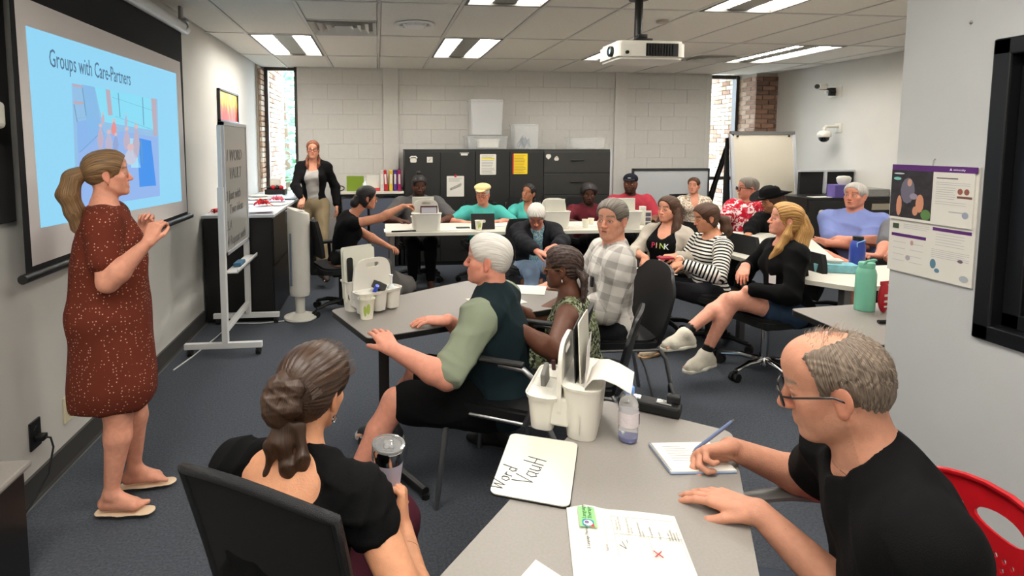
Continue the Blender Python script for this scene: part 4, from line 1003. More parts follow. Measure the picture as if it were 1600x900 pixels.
# printed worksheet
P = quad_frame(((878, 900), (1085, 900), (1055, 812), (882, 800)), .741)
a0 = at_z(885, 795, .741); b0 = at_z(1055, 811, .741); ux = (b0-a0).normalized(); L_ = (b0-a0).length
e = empty('worksheet', (a0.x, a0.y, .7415), math.atan2(ux.y, ux.x), 'printed therapy worksheet with a green logo strip lying in the foreground', 'paper')
W_, H_ = .279, .216*1.0
W_ = L_
m = MB(); n = 12
def zc(u): return .0012 + .010*math.exp(-((u-.18)/.12)**2)
vs = []
for i in range(n+1):
    for j in (0, -1): 
        u = i/n; z = zc(u) if j == 0 else .001
        vs.append((u*W_, .012*math.sin(u*2.5) * (j == 0) + j*.30, z))
m.add(vs, [(2*i, 2*i+1, 2*i+3, 2*i+2) for i in range(n)], None, 0, True); m.build('sheet', paper, e, sharp=False)
def wtext(s, u, v, size, m_, xs=1.0, nm='printed_text'):      # text runs towards +y (up the sheet)
    text(s, nm, m_, size, frame(Vector((u*W_, v, zc(u)*.6 + .0032 if u < .4 else .003)), (0, 1, 0), (-1, 0, 0)), e, depth=.0001, xs=xs)
u = lambda px, py: None
MB().box((.025, -.075, .0112), (.062, -.004, .0116)).build('logo_strip', mat('logo_green', rgb(140, 205, 130), rough=.6), e)
text('Language\nTherapy', 'logo_text', mat('dark_green_ink', rgb(30, 80, 40)), .0135, frame(Vector((.041, -.047, .0120)), (0, 1, 0), (-1, 0, 0)), e, depth=.0001, spacing=.95)
mm = MB().prism(rounded(.026, .026, .008, 4), .0116, .0119, Matrix.Translation((.0435, -.0615, 0))); mm.build('logo_tile', mat('logo_teal', rgb(40, 130, 150), rough=.6), e)
MB().prism([(.010*math.cos(t), .010*math.sin(t)) for t in [2*PI*i/16 for i in range(16)]], .0119, .0121, Matrix.Translation((.0435, -.0615, 0))).build('logo_disc', paper, e)
MB().prism([(.005*math.cos(t), .005*math.sin(t)) for t in [2*PI*i/12 for i in range(12)]], .0121, .0122, Matrix.Translation((.041, -.0595, 0))).build('logo_dot', mat('logo_plum', rgb(110, 95, 150)), e)
MB().prism([(0, 0), (.012, -.002), (.008, .010)], .0119, .0120, Matrix.Translation((.046, -.073, 0))).build('logo_corner', redm, e)
text('2. Language Therapy Aids /', 'printed_text', ink, .0085, frame(Vector((.040, -.145, .012)), (0, 1, 0), (-1, 0, 0)), e, depth=.0001)
text('Name: ____________________', 'printed_text', greyink, .0085, frame(Vector((.078, -.145, .0105)), (0, 1, 0), (-1, 0, 0)), e, depth=.0001)
for (x, y, s_) in ((.108, -.070, 'Take turns so\nboth get two tries'), (.132, -.076, 'Picture your answer\nand say'), (.156, -.080, 'Conversation topic\nsupport'), (.180, -.080, 'Keep it simple'), (.197, -.083, 'Use tools'), (.216, -.083, 'Give time\nunderstanding\nplease add\nmore items')):
    text(s_, 'printed_text', greyink, .0062, frame(Vector((x, y, .004 if x > .15 else .0075)), (0, 1, 0), (-1, 0, 0)), e, depth=.0001)
m = MB()
for (a, b, cc, d) in ((.098, -.0785, .240, -.0778), (.098, -.019, .235, -.0183), (.098, -.15, .0985, -.019), (.170, -.15, .1705, -.0785), (.238, -.15, .2385, -.019)): m.box((a, b, .0068 if False else .0046), (cc, d, .0048))
m.build('table_rules', greyink, e)['kind'] = 'stuff'
MB().tube([(.103, -.118, .008), (.116, -.128, .0075), (.110, -.106, .0075)], .0007, 5).build('tick', ink, e)
for s in (-1, 1): MB().tube([(.172, -.130 - s*.009, .0045), (.188, -.130 + s*.009, .0045)], .0010, 5).build('red_cross', redm, e)
MB().box((.120, -.11, .0076), (.122, -.10, .0078)).build('printed_text', greyink, e)
q = [at_z(837, 875, .741), at_z(880, 903, .741), at_z(880, 940, .741), at_z(790, 940, .741), at_z(815, 900, .741)]
o = MB().prism([(v.x, v.y) for v in q][::-1], .7412, .7422).build('sheet', paper); tag(o, 'blank white sheet at the bottom edge beside the worksheet', 'paper')
# spiral notepad and pen
P = quad_frame(((1048, 742), (1152, 740), (1133, 695), (1035, 697)), .741)
a0 = P[0]; ux = (P[1]-P[0]); L_ = ux.length; ux.normalize()
e = empty('notepad', (a0.x, a0.y, .741), math.atan2(ux.y, ux.x), 'small spiral notepad being written on by the man in black', 'notepad')
h2 = (P[3]-P[0]).length
MB().bbox((0, 0, 0), (L_, h2, .006), .002).build('back_pages', mat('blue_edge_pages', rgb(160, 180, 215), rough=.8), e)
MB().box((.001, .001, .006), (L_-.001, h2-.001, .008)).build('page', paper, e)
m = MB()
for i in range(22): 
    y = .006 + (h2-.012)*i/21
    m.tube([(.006, y, .0085), (-.001, y, .012), (-.005, y, .006), (-.001, y, .0), (.003, y, .001)], .0007, 4)
m.build('spiral', steel, e)['kind'] = 'stuff'
m = MB()
for i in range(7): m.box((.03, h2*.85 - .012*i, .0081), (.03+.05+.01*(i % 3), h2*.85 - .012*i + .0012, .0083))
m.build('handwriting', greyink, e)['kind'] = 'stuff'

# bottles on the right tables
def bottle(name, x, y, z, label, m_, prof, capm, capprof, cat='bottle', loop=None):
    e = empty(name, (x, y, z), .3, label, cat)
    MB().lathe(prof, 28).build('body', m_, e); MB().lathe(capprof, 24).build('cap', capm, e)
    if loop: MB().tube(loop[0], loop[1], 8).build('carry_loop', loop[2], e)
    return e
mint = mat('mint_metal', rgb(122, 192, 165), rough=.35); navy = mat('navy_metal', rgb(44, 66, 150), rough=.35)
p = at_z(1350, 484, .74)
bottle('water_bottle', p.x, p.y, .741, 'mint green steel water bottle on the grey table by the partition', mint, [(0, 0), (.044, 0), (.046, .006), (.046, .19), (.040, .215), (.032, .225), (0, .225)], mint, [(.036, .222), (.037, .245), (.034, .250), (0, .250)], loop=([(-.03, 0, .235), (-.036, -.02, .262), (0, -.035, .268), (.036, -.02, .262), (.03, 0, .235)], .006, mint))
p = at_z(1338, 420, .74)
bottle('water_bottle', p.x, p.y, .741, 'dark blue steel water bottle on the white table before the polo man', navy, [(0, 0), (.045, 0), (.047, .006), (.047, .15), (.040, .185), (.030, .20), (0, .20)], rubber, [(.032, .198), (.032, .225), (0, .228)], loop=([(-.036, -.02, .14), (-.040, -.02, .185), (0, -.045, .205), (.040, -.02, .185), (.036, -.02, .14)], .004, mat('sky_blue_loop', rgb(120, 170, 220), rough=.4)))
e = empty('tissue_box', tuple(at_z(1302, 424, .74).xy) + (.741,), -.35, 'flat turquoise tissue box on the white table behind the blonde woman', 'tissue box')
MB().bbox((-.13, -.06, 0), (.13, .06, .055), .004).build('box', mat('aqua_card', rgb(120, 180, 190), rough=.5, var=.25, vscale=20), e)
MB().lathe([(.03, .054), (.04, .075), (.02, .09), (0, .085)], 9, sx=1.5, sy=.6).build('tissue', paper, e)
p = at_z(1385, 489, .74)
e = empty('snack_bag', (p.x, p.y+.02, .741), .2, 'red snack bag with white lettering behind the partition corner', 'bag')
MB().sphere((0, 0, .075), (.035, .022, .08), n=14).bbox((-.03, -.004, .14), (.03, .004, .16), .002).build('bag', mat('red_foil', rgb(185, 30, 45), rough=.3), e)
for z_, s_ in ((.085, .012), (.055, .01), (.03, .008)): MB().box((-.028, -.0235, z_), (.020, -.021, z_+s_)).build('lettering', paper, e)
p = at_z(1378, 506, .74)
o = MB().tube([(p.x-.02, p.y, .751), (p.x+.03, p.y-.005, .751)], .0095, 10).build('marker', rubber); tag(o, 'short black marker on the grey table by the partition', 'marker')
# far table things
def tab(x, y, z, w_, h_, name, label, cat, m_, t=.01, rx=0):
    e = empty(name, (x, y, z), 0, label, cat); MB().bbox((-w_/2, -t/2, 0), (w_/2, t/2, h_), .004, Matrix.Rotation(rx, 4, 'X')).build('case', m_, e); return e
p = at_y(755, 352, 5.62); e = tab(p.x, 5.62, .741, .24, .16, 'tablet', 'black cased tablet standing before the man in the beige cap', 'tablet', rubber, .02, -.25)
MB().box((-.06, .02, .03), (.05, .03, .075)).build('stand', rubber, e)
MB().prism(rounded(.05, .03, .012, 3), -.012, -.016, Matrix.Rotation(PI/2-.25, 4, 'X') @ Matrix.Translation((0, .08, .03))).build('sticker', paper, e)
e = empty('phone_holder', (.86, 5.72, .741), 0, 'small black phone lying beside the tablet', 'phone'); MB().bbox((-.07, -.035, 0), (.07, .035, .01), .003).build('phone', rubber, e)
for i, (px, py, w_, d_, lab) in enumerate(((622, 360, .28, .21, 'stack of white sheets at the left end of the far white table'), (712, 358, .34, .2, 'cream paper tray sheet between caddy and tablet'), (775, 352, .2, .15, 'white sheet behind the leaf cup'), (920, 352, .25, .2, 'white sheet beside the middle far caddy'))):
    p = at_z(px, py, .742); o = MB().box((-w_/2, -d_/2, 0), (w_/2, d_/2, .003)).build('sheet', paper, loc=(p.x, min(p.y, 5.95), .7412), rz=.1*i); tag(o, lab, 'paper')
p = at_z(632, 366, .742); o = MB().tube([(-.12, 0, .008), (.12, .03, .008)], .008, 8).build('pen_case', rubber, loc=(p.x, 5.52, .7415)); tag(o, 'black marker lying at the left end of the far white table', 'marker')
e = tab(*at_y(1012, 350, 5.6).xy, .741, .07, .17, 'photo_stand', 'slim acrylic stand of photo strips on the far table right end', 'stand', paper, .012)
for k in range(3): MB().box((-.028, -.0085, .01+.05*k), (.028, -.006, .05+.05*k)).build('photo', mat('strip_photo', rgb(90, 85, 95), rough=.4, var=.5, vscale=60), e)
e = tab(*at_y(1004, 328, 5.75).xy, .741, .06, .20, 'mug_stack', 'white disposable cups stacked behind the photo strips', 'cup', white, .05)
p = at_z(745, 455, .742)
for (px, py, rz_, lab) in ((815, 452, -.35, 'white worksheet on the middle table between vest man and braided woman'), (775, 470, .3, 'white sheet partly under the vest of the white haired man')):
    p = at_z(px, py, .742); o = MB().box((-.14, -.10, 0), (.14, .10, .002)).build('sheet', paper, loc=(p.x, p.y, .7412), rz=rz_); tag(o, lab, 'paper')
p = at_z(1165, 378, .742); o = MB().box((-.14, -.10, 0), (.14, .10, .003)).build('sheet', paper, loc=(3.3, 4.55, .7412), rz=.9); tag(o, 'white sheet with a faint red heading on the right white table', 'paper')
# ---------------------------------------------------------------- implicit surfaces -> one continuous mesh
def _smin(a, b, k):
    if k <= 0: return np.minimum(a, b)
    h = np.maximum(k - np.abs(a - b), 0) / k
    return np.minimum(a, b) - h * h * k * 0.25

def _rc(P, a, b, r1, r2):
    ba = b - a; l2 = float(ba @ ba)
    if l2 < 1e-10: return np.sqrt(((P - a) ** 2).sum(-1)) - r1, np.zeros(P.shape[:-1], np.float32)
    pa = P - a
    t = (pa @ ba) / l2
    # slope-corrected projection so the cone flanks are exact
    d = np.sqrt(np.maximum(((pa - t[..., None] * ba) ** 2).sum(-1), 1e-12))
    L = math.sqrt(l2)
    tt = np.clip(t + d * (r1 - r2) / max(L * L - (r1 - r2) ** 2, 1e-6) ** .5 / L * -1.0, 0, 1)
    q = pa - tt[..., None] * ba
    return np.sqrt((q ** 2).sum(-1)) - (r1 + (r2 - r1) * tt), t

def _el(P, c, r, R):
    q = (P - c) @ R            # R columns are the axes
    k0 = np.sqrt(((q / r) ** 2).sum(-1)); k1 = np.sqrt(((q / (r * r)) ** 2).sum(-1))
    return k0 * (k0 - 1.0) / np.maximum(k1, 1e-6)

I3 = np.eye(3, dtype=np.float32)
def V(*a): return np.array(a, dtype=np.float32)

class Sdf:
    def __init__(s): s.p = []
    def rc(s, a, b, r1, r2, k=.02, op='u'):
        s.p.append(('rc', V(*a), V(*b), float(r1), float(r2), k, op)); return s
    def path(s, pts, rs, k=.02):
        for i in range(len(pts) - 1): s.rc(pts[i], pts[i+1], rs[i], rs[i+1], k)
        return s
    def el(s, c, r, R=None, k=.02, op='u'):
        s.p.append(('el', V(*c), V(*r), I3 if R is None else np.asarray(R, np.float32), None, k, op)); return s
    def grow(s, off):
        o = Sdf()
        for q in s.p:
            if q[6] != 'u': continue
            if q[0] == 'rc': o.p.append(('rc', q[1], q[2], q[3]+off, q[4]+off, q[5], 'u'))
            else: o.p.append(('el', q[1], q[2]+off, q[3], None, q[5], 'u'))
        return o
    def __add__(s, t):
        o = Sdf(); o.p = s.p + t.p; return o
    def bounds(s):
        lo, hi = [], []
        for q in s.p:
            if q[6] != 'u': continue
            if q[0] == 'rc':
                m = max(q[3], q[4]); lo.append(np.minimum(q[1], q[2]) - m); hi.append(np.maximum(q[1], q[2]) + m)
            else:
                e = np.abs(q[3]) @ q[2]; lo.append(q[1] - e); hi.append(q[1] + e)
        return np.min(lo, 0), np.max(hi, 0)

def sdf_grid(S, lo, hi, h, disp=None):
    lo = V(*lo); n = np.ceil((V(*hi) - lo) / h).astype(int) + 1
    ax = [lo[i] + h * np.arange(n[i], dtype=np.float32) for i in range(3)]
    F = np.full(n, 0.2, np.float32)
    for q in S.p:
        k = q[5]; mg = 2.5 * h + k
        if q[0] == 'rc':
            m = max(q[3], q[4]) + mg; a, b = np.minimum(q[1], q[2]) - m, np.maximum(q[1], q[2]) + m
        else:
            e = np.abs(q[3]) @ q[2] + mg; a, b = q[1] - e, q[1] + e
        i0 = np.maximum(np.floor((a - lo) / h).astype(int), 0); i1 = np.minimum(np.ceil((b - lo) / h).astype(int) + 1, n)
        if (i1 <= i0).any(): continue
        sl = tuple(slice(i0[j], i1[j]) for j in range(3))
        G = np.stack(np.meshgrid(*[ax[j][sl[j]] for j in range(3)], indexing='ij'), -1)
        d = _rc(G, q[1], q[2], q[3], q[4])[0] if q[0] == 'rc' else _el(G, q[1], q[2], q[3])
        if q[6] == 'u': F[sl] = _smin(F[sl], d, k)
        else: F[sl] = -_smin(-F[sl], d, k)
    if disp is not None:
        band = np.abs(F) < 3 * h + .02
        idx = np.nonzero(band)
        P = np.stack([ax[j][idx[j]] for j in range(3)], -1)
        F[idx] += disp(P)
    return F, lo, h

def surface_net(F, lo, h):
    n = np.array(F.shape)
    ins = F < 0
    c = np.zeros(n - 1, np.int8)
    offs = [(i, j, k) for i in (0, 1) for j in (0, 1) for k in (0, 1)]
    for o in offs: c += ins[o[0]:n[0]-1+o[0], o[1]:n[1]-1+o[1], o[2]:n[2]-1+o[2]]
    act = np.nonzero((c > 0) & (c < 8))
    m = len(act[0])
    if m == 0: return np.zeros((0, 3)), np.zeros((0, 4), int)
    idx = np.full(n - 1, -1, np.int32); idx[act] = np.arange(m)
    A = np.stack(act, -1)
    val = {o: F[A[:, 0]+o[0], A[:, 1]+o[1], A[:, 2]+o[2]] for o in offs}
    acc = np.zeros((m, 3), np.float64); cnt = np.zeros(m)
    for o in offs:
        for ax in range(3):
            if o[ax] == 1: continue
            o2 = list(o); o2[ax] = 1; o2 = tuple(o2)
            fa, fb = val[o], val[o2]
            cr = (fa < 0) != (fb < 0)
            t = np.where(cr, fa / np.where(cr, fa - fb, 1), 0)
            p = np.tile(np.array(o, float), (m, 1)); p[:, ax] += t
            acc[cr] += p[cr]; cnt[cr] += 1
    vs = lo + h * (A + acc / cnt[:, None])
    quads = []
    for ax in range(3):
        a1, a2 = (ax + 1) % 3, (ax + 2) % 3
        s0 = [slice(None)] * 3; s1 = [slice(None)] * 3
        s0[ax] = slice(0, n[ax]-1); s1[ax] = slice(1, n[ax])
        ch = ins[tuple(s0)] != ins[tuple(s1)]
        I = np.stack(np.nonzero(ch), -1)
        ok = (I[:, a1] > 0) & (I[:, a1] < n[a1]-1) & (I[:, a2] > 0) & (I[:, a2] < n[a2]-1)
        I = I[ok]
        q = []
        for d1, d2 in ((-1, -1), (0, -1), (0, 0), (-1, 0)):
            J = I.copy(); J[:, a1] += d1; J[:, a2] += d2
            q.append(idx[J[:, 0], J[:, 1], J[:, 2]])
        q = np.stack(q, -1)
        flip = ~ins[I[:, 0], I[:, 1], I[:, 2]]
        q[flip] = q[flip][:, ::-1]
        quads.append(q)
    Q = np.concatenate(quads); Q = Q[(Q >= 0).all(1)]
    return vs, Q

def sdf_mesh(S, h, regions=(), disp=None):
    """regions: (lo, hi, finer voxel); the rest is meshed at voxel h"""
    VS, QS, off = [], [], 0
    lo, hi = S.bounds(); lo = lo - 2*h; hi = hi + 2*h
    todo = [(lo, hi, h, False)] if h else []
    for r in regions: todo.append((np.maximum(V(*r[0]), lo - .01), np.minimum(V(*r[1]), hi + .01), r[2], True))
    for (a, b, hh, fine) in todo:
        if (np.asarray(b) <= np.asarray(a)).any(): continue
        F, l0, _ = sdf_grid(S, a, b, hh, disp)
        vs, q = surface_net(F, l0, hh)
        if not fine and len(q):
            cen = vs[q].mean(1); keep = np.ones(len(q), bool)
            for r in regions:
                keep &= ~((cen > V(*r[0]) + hh*.5) & (cen < V(*r[1]) - hh*.5)).all(1)
            q = q[keep]
        if len(q) == 0: continue
        u, inv = np.unique(q, return_inverse=True)
        vs = vs[u]; q = inv.reshape(-1, 4)
        VS.append(vs); QS.append(q + off); off += len(vs)
    return np.concatenate(VS), np.concatenate(QS)

def np_object(name, vs, q, m, parent=None, colors=None, uv=None):
    me = bpy.data.meshes.new(name)
    me.vertices.add(len(vs)); me.vertices.foreach_set('co', np.asarray(vs, np.float32).ravel())
    me.loops.add(q.size); me.loops.foreach_set('vertex_index', q.ravel().astype(np.int32))
    me.polygons.add(len(q))
    me.polygons.foreach_set('loop_start', np.arange(0, q.size, 4, dtype=np.int32))
    me.polygons.foreach_set('loop_total', np.full(len(q), 4, np.int32))
    me.polygons.foreach_set('use_smooth', np.ones(len(q), bool))
    me.materials.append(m)
    me.update(calc_edges=True)
    if colors is not None:
        ca = me.color_attributes.new('tint', 'FLOAT_COLOR', 'POINT')
        ca.data.foreach_set('color', np.asarray(colors, np.float32).ravel())
    if uv is not None:
        ua = me.attributes.new('cloth', 'FLOAT_VECTOR', 'POINT')
        ua.data.foreach_set('vector', np.asarray(uv, np.float32).ravel())
    o = bpy.data.objects.new(name, me); COL.objects.link(o)
    if parent: o.parent = parent
    return o

def wrinkle(amp, freq=55.0, seed=0.0, st=(1, 1, 1)):
    """soft folds: a few warped waves displaced along the surface"""
    rs = np.random.RandomState(int(seed * 7 + 3))
    ks = rs.normal(size=(5, 3)).astype(np.float32); ks /= np.linalg.norm(ks, axis=1)[:, None]
    ks *= V(*st); ph = rs.uniform(0, 6.28, 5); fr = freq * rs.uniform(.45, 1.5, 5)
    def f(P):
        Q = P + 0.030 * np.sin(P[:, [1, 2, 0]] * 13 + seed) + .012 * np.sin(P[:, [2, 0, 1]] * 31 + seed)
        s = 0
        for i in range(5):
            w = .5 + .5 * np.sin((Q @ ks[(i+2) % 5]) * 9 + ph[i] * 2)          # folds come and go
            s = s + w * (1 - np.abs(np.sin((Q @ ks[i]) * fr[i] * .5 + ph[i]))) ** 1.6 * (fr[i] / freq) ** -.5
        return (-amp * (s - .9)).astype(np.float32)
    return f

def rotm(yaw=0, pitch=0, roll=0):
    """person frame: x = their right hand side, y = forward, z = up.  yaw ccw from +Y, pitch>0 looks down, roll>0 tilts to own right"""
    R = Matrix.Rotation(yaw, 3, 'Z') @ Matrix.Rotation(-pitch, 3, 'X') @ Matrix.Rotation(roll, 3, 'Y')
    return np.array(R, np.float32)

def ik(a, b, l1, l2, pole):
    a, b = V(*a), V(*b); d = b - a; L = float(np.linalg.norm(d)); u = d / max(L, 1e-6)
    if L > (l1 + l2) * .995: L = (l1 + l2) * .995; b = a + u * L
    L = max(L, abs(l1 - l2) * 1.02 + 1e-3)
    x = (l1*l1 - l2*l2 + L*L) / (2*L); y = math.sqrt(max(l1*l1 - x*x, 0))
    p = V(*pole); p = p - u * float(p @ u); p /= max(float(np.linalg.norm(p)), 1e-6)
    return a + u*x + p*y, b

def nrm(v): v = V(*v); return v / max(float(np.linalg.norm(v)), 1e-9)

# ---------------------------------------------------------------- head
def head_sdf(S, c, R, sc=1.0, fem=False, jaw=1.0, mouth=0.0, fine=True, fat=0.0, eyes=1.0, old=0.0, nose=1.0):
    L = lambda x, y, z: V(*c) + R @ V(x*sc, y*sc, z*sc)
    def el(p, r, k=.02, op='u', rr=None):
        S.el(L(*p), [v*sc for v in r], R if rr is None else R @ rr, k*sc, op)
    def rc(a, b, r1, r2, k=.01, op='u'): S.rc(L(*a), L(*b), r1*sc, r2*sc, k*sc, op)
    el((0, -.018, .045), (.0745, .093, .070), .03)               # cranium
    el((0, .018, .050), (.066, .064, .058), .03)                 # forehead
    el((0, -.045, .010), (.064, .062, .062), .03)                # occiput
    el((0, .028, -.028), (.058 + fat*.01, .053, .070), .03)      # mid face
    j = (.93 if fem else 1.0) * jaw
    el((0, .040, -.078), (.036*j + fat*.012, .042, .034), .03)   # lower jaw
    for s in (-1, 1):
        rc((s*(.052*j + fat*.006), -.010, -.052), (s*.024*j, .062, -.094), .017 + fat*.006, .014, .025)   # jaw line
        el((s*.045, .050, -.020), (.021, .022, .020), .02)       # cheekbone
        el((s*.036, .052, -.048), (.018 + fat*.008, .020, .026 + fat*.006), .02)
    el((0, .072, -.098), (.020*j, .016, .014), .015)             # chin
    rc((-.030, .070, .022), (.030, .070, .022), .013, .013, .014)    # brow ridge
    el((0, .077, -.060), (.026, .014, .022), .012)               # muzzle
    for s in (-1, 1):
        el((s*.032, .094, .000), (.020, .018, .0135), .012, 's')     # eye socket
        if fine:
            el((s*.032, .0660, .001), (.0165, .0165, .0140), .005)   # lids
            if eyes > 0: el((s*.032, .086, -.001), (.0128, .014, .0052*eyes), .001, 's')
    rc((0, .080, .012), (0, .100*(.5+.5*nose), -.028), .0075, .0095*nose, .010)      # nose
    el((0, .098, -.031), (.0125*nose, .013*nose, .0095), .006)
    for s in (-1, 1): el((s*.012, .091, -.033), (.0085*nose, .011, .0075), .005)
    if fine:
        for s in (-1, 1): el((s*.0075, .095, -.042), (.004, .005, .004), .003, 's')
    lp = .0065
    if mouth > 0:
        el((0, .092, -.064), (.017, .016, .004 + .007*mouth), .004, 's')
    rc((-.014, .0855, -.0575 + mouth*.003), (.014, .0855, -.0575 + mouth*.003), lp*.62, lp*.62, .006)
    rc((-.014, .0855, -.0675 - mouth*.006), (.014, .0855, -.0675 - mouth*.006), lp*.72, lp*.72, .006)
    for s in (-1, 1):                                            # ears
        if fine:
            e = np.array(Matrix.Rotation(s*.35, 3, 'Z') @ Matrix.Rotation(.15, 3, 'X'), np.float32)
            el((s*.076, -.014, -.008), (.0065, .019, .031), .006, rr=e)
            el((s*.084, -.008, -.004), (.005, .010, .018), .005, 's', rr=e)
            el((s*.075, -.008, -.034), (.0055, .010, .011), .006, rr=e)
        else: el((s*.077, -.014, -.010), (.008, .018, .029), .006)

def head_tint(vs, c, R, sc, skin, lip, brow, browz=.028, cheek=.25, beard=None, brow_w=.0055, scalp=None):
    """true colours of skin, lips, brows in head space"""
    q = (vs - V(*c)) @ R / sc
    col = np.tile(np.array(skin, np.float32), (len(vs), 1))
    def mixin(w, cc):
        w = np.clip(w, 0, 1)[:, None]; col[:] = col * (1 - w) + np.array(cc, np.float32) * w
    x, y, z = q[:, 0], q[:, 1], q[:, 2]
    ax = np.abs(x)
    inh = (np.linalg.norm(q, axis=1) < .17)
    g = lambda dx, dy: np.exp(-(dx**2 + dy**2))
    red = np.array([skin[0]*1.05, skin[1]*.72, skin[2]*.70, 1])
    f = inh & (y > .02)
    mixin(f * cheek * g((ax-.042)/.022, (z+.030)/.022), red)
    mixin(f * cheek * 1.2 * g(x/.016, (z+.028)/.016) * (y > .08), red)
    mixin(inh * cheek * ((ax > .070) & (z > -.05) & (z < .03)), red)
    w = f * (y > .074) * (1 - np.clip(((x/.0195)**2 + ((z+.0625)/.0085)**2 - .6) / .5, 0, 1)) * .75
    mixin(w, lip)
    if beard is not None:
        w = inh * np.clip((-.030 - z)/.02, 0, 1) * (y > -.01) * (1 - np.exp(-((x/.03)**2 + ((z+.062)/.012)**2)))*(y < .093)
        mixin(w * beard[4], beard[:4])
    for sg in (1, -1):      # lashes
        e_ = ((x - sg*.032)/.0148)**2 + ((z - .001)/.0068)**2
        mixin(f * (y > .06) * np.exp(-((e_ - 1)/.35)**2) * (.85 if True else 0) * (.45 + .55*(z > 0)), (skin[0]*.22, skin[1]*.18, skin[2]*.18, 1))
    if brow is not None:
        zz = browz + .004 - ((ax - .032)/.03)**2 * .006
        w = f * (ax > .012) * (ax < .052) * np.exp(-((z - zz)/brow_w)**2) * 1.2
        mixin(w * .85, brow)
    return col

# ---------------------------------------------------------------- hand
HAND = {   # curls of the three joints (index..little), thumb: out angle, in curl
    'flat':  ([(.06, .06, .04)]*4, .55, .1),
    'relax': ([(.35, .45, .3), (.42, .5, .35), (.5, .55, .4), (.55, .6, .4)], .45, .35),
    'rest':  ([(.15, .22, .15), (.15, .25, .18), (.18, .28, .2), (.2, .3, .2)], .5, .25),
    'fist':  ([(1.35, 1.55, .9)]*4, .35, .9),
    'grip':  ([(.75, .85, .6), (.8, .9, .6), (.85, .9, .6), (.9, .95, .6)], .9, .45),
    'pen':   ([(.75, .70, .25), (.85, 1.0, .6), (1.0, 1.2, .8), (1.1, 1.3, .8)], .55, .75),
    'pinch': ([(.85, .75, .35), (.95, .9, .5), (1.1, 1.1, .7), (1.2, 1.2, .7)], .6, .75),
    'clasp': ([(.7, .8, .5)]*4, .6, .5),
}
def hand_sdf(S, W, d, n, side, pose='relax', sc=1.0, spread=.06):
    """W wrist, d direction of the fingers, n palm normal (out of the palm), side +1 right hand / -1 left"""
    d = nrm(d); n = V(*n); n = nrm(n - d * float(n @ d))
    t = nrm(np.cross(d, n)) * side          # towards the thumb
    t = -t
    curls, tout, tcurl = HAND[pose]
    P = lambda a, b, c: V(*W) + (d*a + t*b + n*c) * sc
    bases = [(.092, .029), (.096, .0095), (.092, -.0095), (.083, -.027)]
    lens = [.070, .078, .073, .057]
    for i, ((a, b), L) in enumerate(zip(bases, lens)):
        S.rc(P(.0, b*.62, 0), P(a, b, -.001), .0155*sc, .0115*sc, .012*sc)
    S.rc(P(.018, .020, .010), P(.060, .024, .008), .014*sc, .010*sc, .012*sc)    # thenar
    S.rc(P(.018, -.018, .007), P(.065, -.024, .005), .012*sc, .009*sc, .012*sc)
    for i, ((a, b), L) in enumerate(zip(bases, lens)):
        ang = 0.0; p = P(a, b, -.001); sp = (1.5 - i) * spread
        for jn, fr in enumerate((.46, .30, .24)):
            ang += curls[i][jn]
            dr = (d*math.cos(sp) + t*math.sin(sp)) * math.cos(ang) + n * math.sin(ang)
            q = p + dr * (L * fr * sc)
            r = (.0092, .0084, .0076, .0066)
            k = .92 if i == 3 else 1.0
            S.rc(p, q, r[jn]*sc*k, r[jn+1]*sc*k, .0035*sc)
            p = q
    # thumb
    p = P(.022, .026, .006)
    dr = d*math.cos(tout) + t*math.sin(tout) + n*.25
    for jn, L in enumerate((.042, .033, .026)):
        dr = nrm(dr)
        q = p + dr * L * sc
        S.rc(p, q, (.0135, .0108, .0098)[jn]*sc, (.0108, .0098, .0080)[jn]*sc, .007*sc if jn == 0 else .003*sc)
        p = q
        dr = dr + (-t * .9 + n * .55) * tcurl * .8
    return P

# ---------------------------------------------------------------- person
class Fig: pass

def figure(pelvis, yaw, lean=0.0, side=0.0, twist=0.0, S=1.72, fem=False, g=1.0, belly=0.0, bust=0.0,
           curve=0.0, neck=(0, 0), shrug=0.0, sw=1.0, spine=1.0):
    """lays out the torso; lean forward (+) in radians, curve = extra bend of the upper spine"""
    f = Fig(); k = S / 1.72
    f.k, f.fem, f.g, f.belly, f.bust = k, fem, g, belly, bust
    f.P = V(*pelvis)
    f.Rp = rotm(yaw, lean * .6, side * .6)
    f.Rm = rotm(yaw + twist*.5, lean, side)
    f.Rc = rotm(yaw + twist, lean + curve, side)
    up = lambda R: R[:, 2]
    f.waist = f.P + up(f.Rp) * .15 * k * spine
    f.ribs = f.waist + up(f.Rm) * .16 * k * spine
    f.neck = f.ribs + up(f.Rc) * .19 * k * spine
    wd = (.155 if fem else .182) * k * sw
    dn = -.035*k + shrug
    f.sh = {s: f.neck + f.Rc @ V(s*wd, .0, dn) for s in (1, -1)}       # +1 = own right
    f.hip = {s: f.P + f.Rp @ V(s*.092*k, 0, -.03*k) for s in (1, -1)}
    f.arm, f.leg, f.hand, f.foot = {}, {}, {}, {}
    return f

def set_head(f, yaw, pitch=0.0, roll=0.0, off=None, sc=1.0):
    f.Rh = rotm(yaw, pitch, roll); f.hsc = f.k * sc * (1.0 if not f.fem else .98) * .965
    base = f.neck + f.Rc[:, 2] * .045*f.k
    c = base + f.Rh @ V(0, .020*f.k, .137*f.k)
    if off is not None: c = V(*off)
    f.hc = c

def set_arm(f, s, wrist, pole, hdir=None, hn=(0, 0, -1), pose='relax', l=1.0):
    a = f.sh[s]; e, w2 = ik(a, wrist, .285*f.k*l, .255*f.k*l, pole)
    if hdir is None: hdir = w2 - e
    f.arm[s] = (a, e, w2); f.hand[s] = (w2, nrm(hdir), V(*hn), pose)

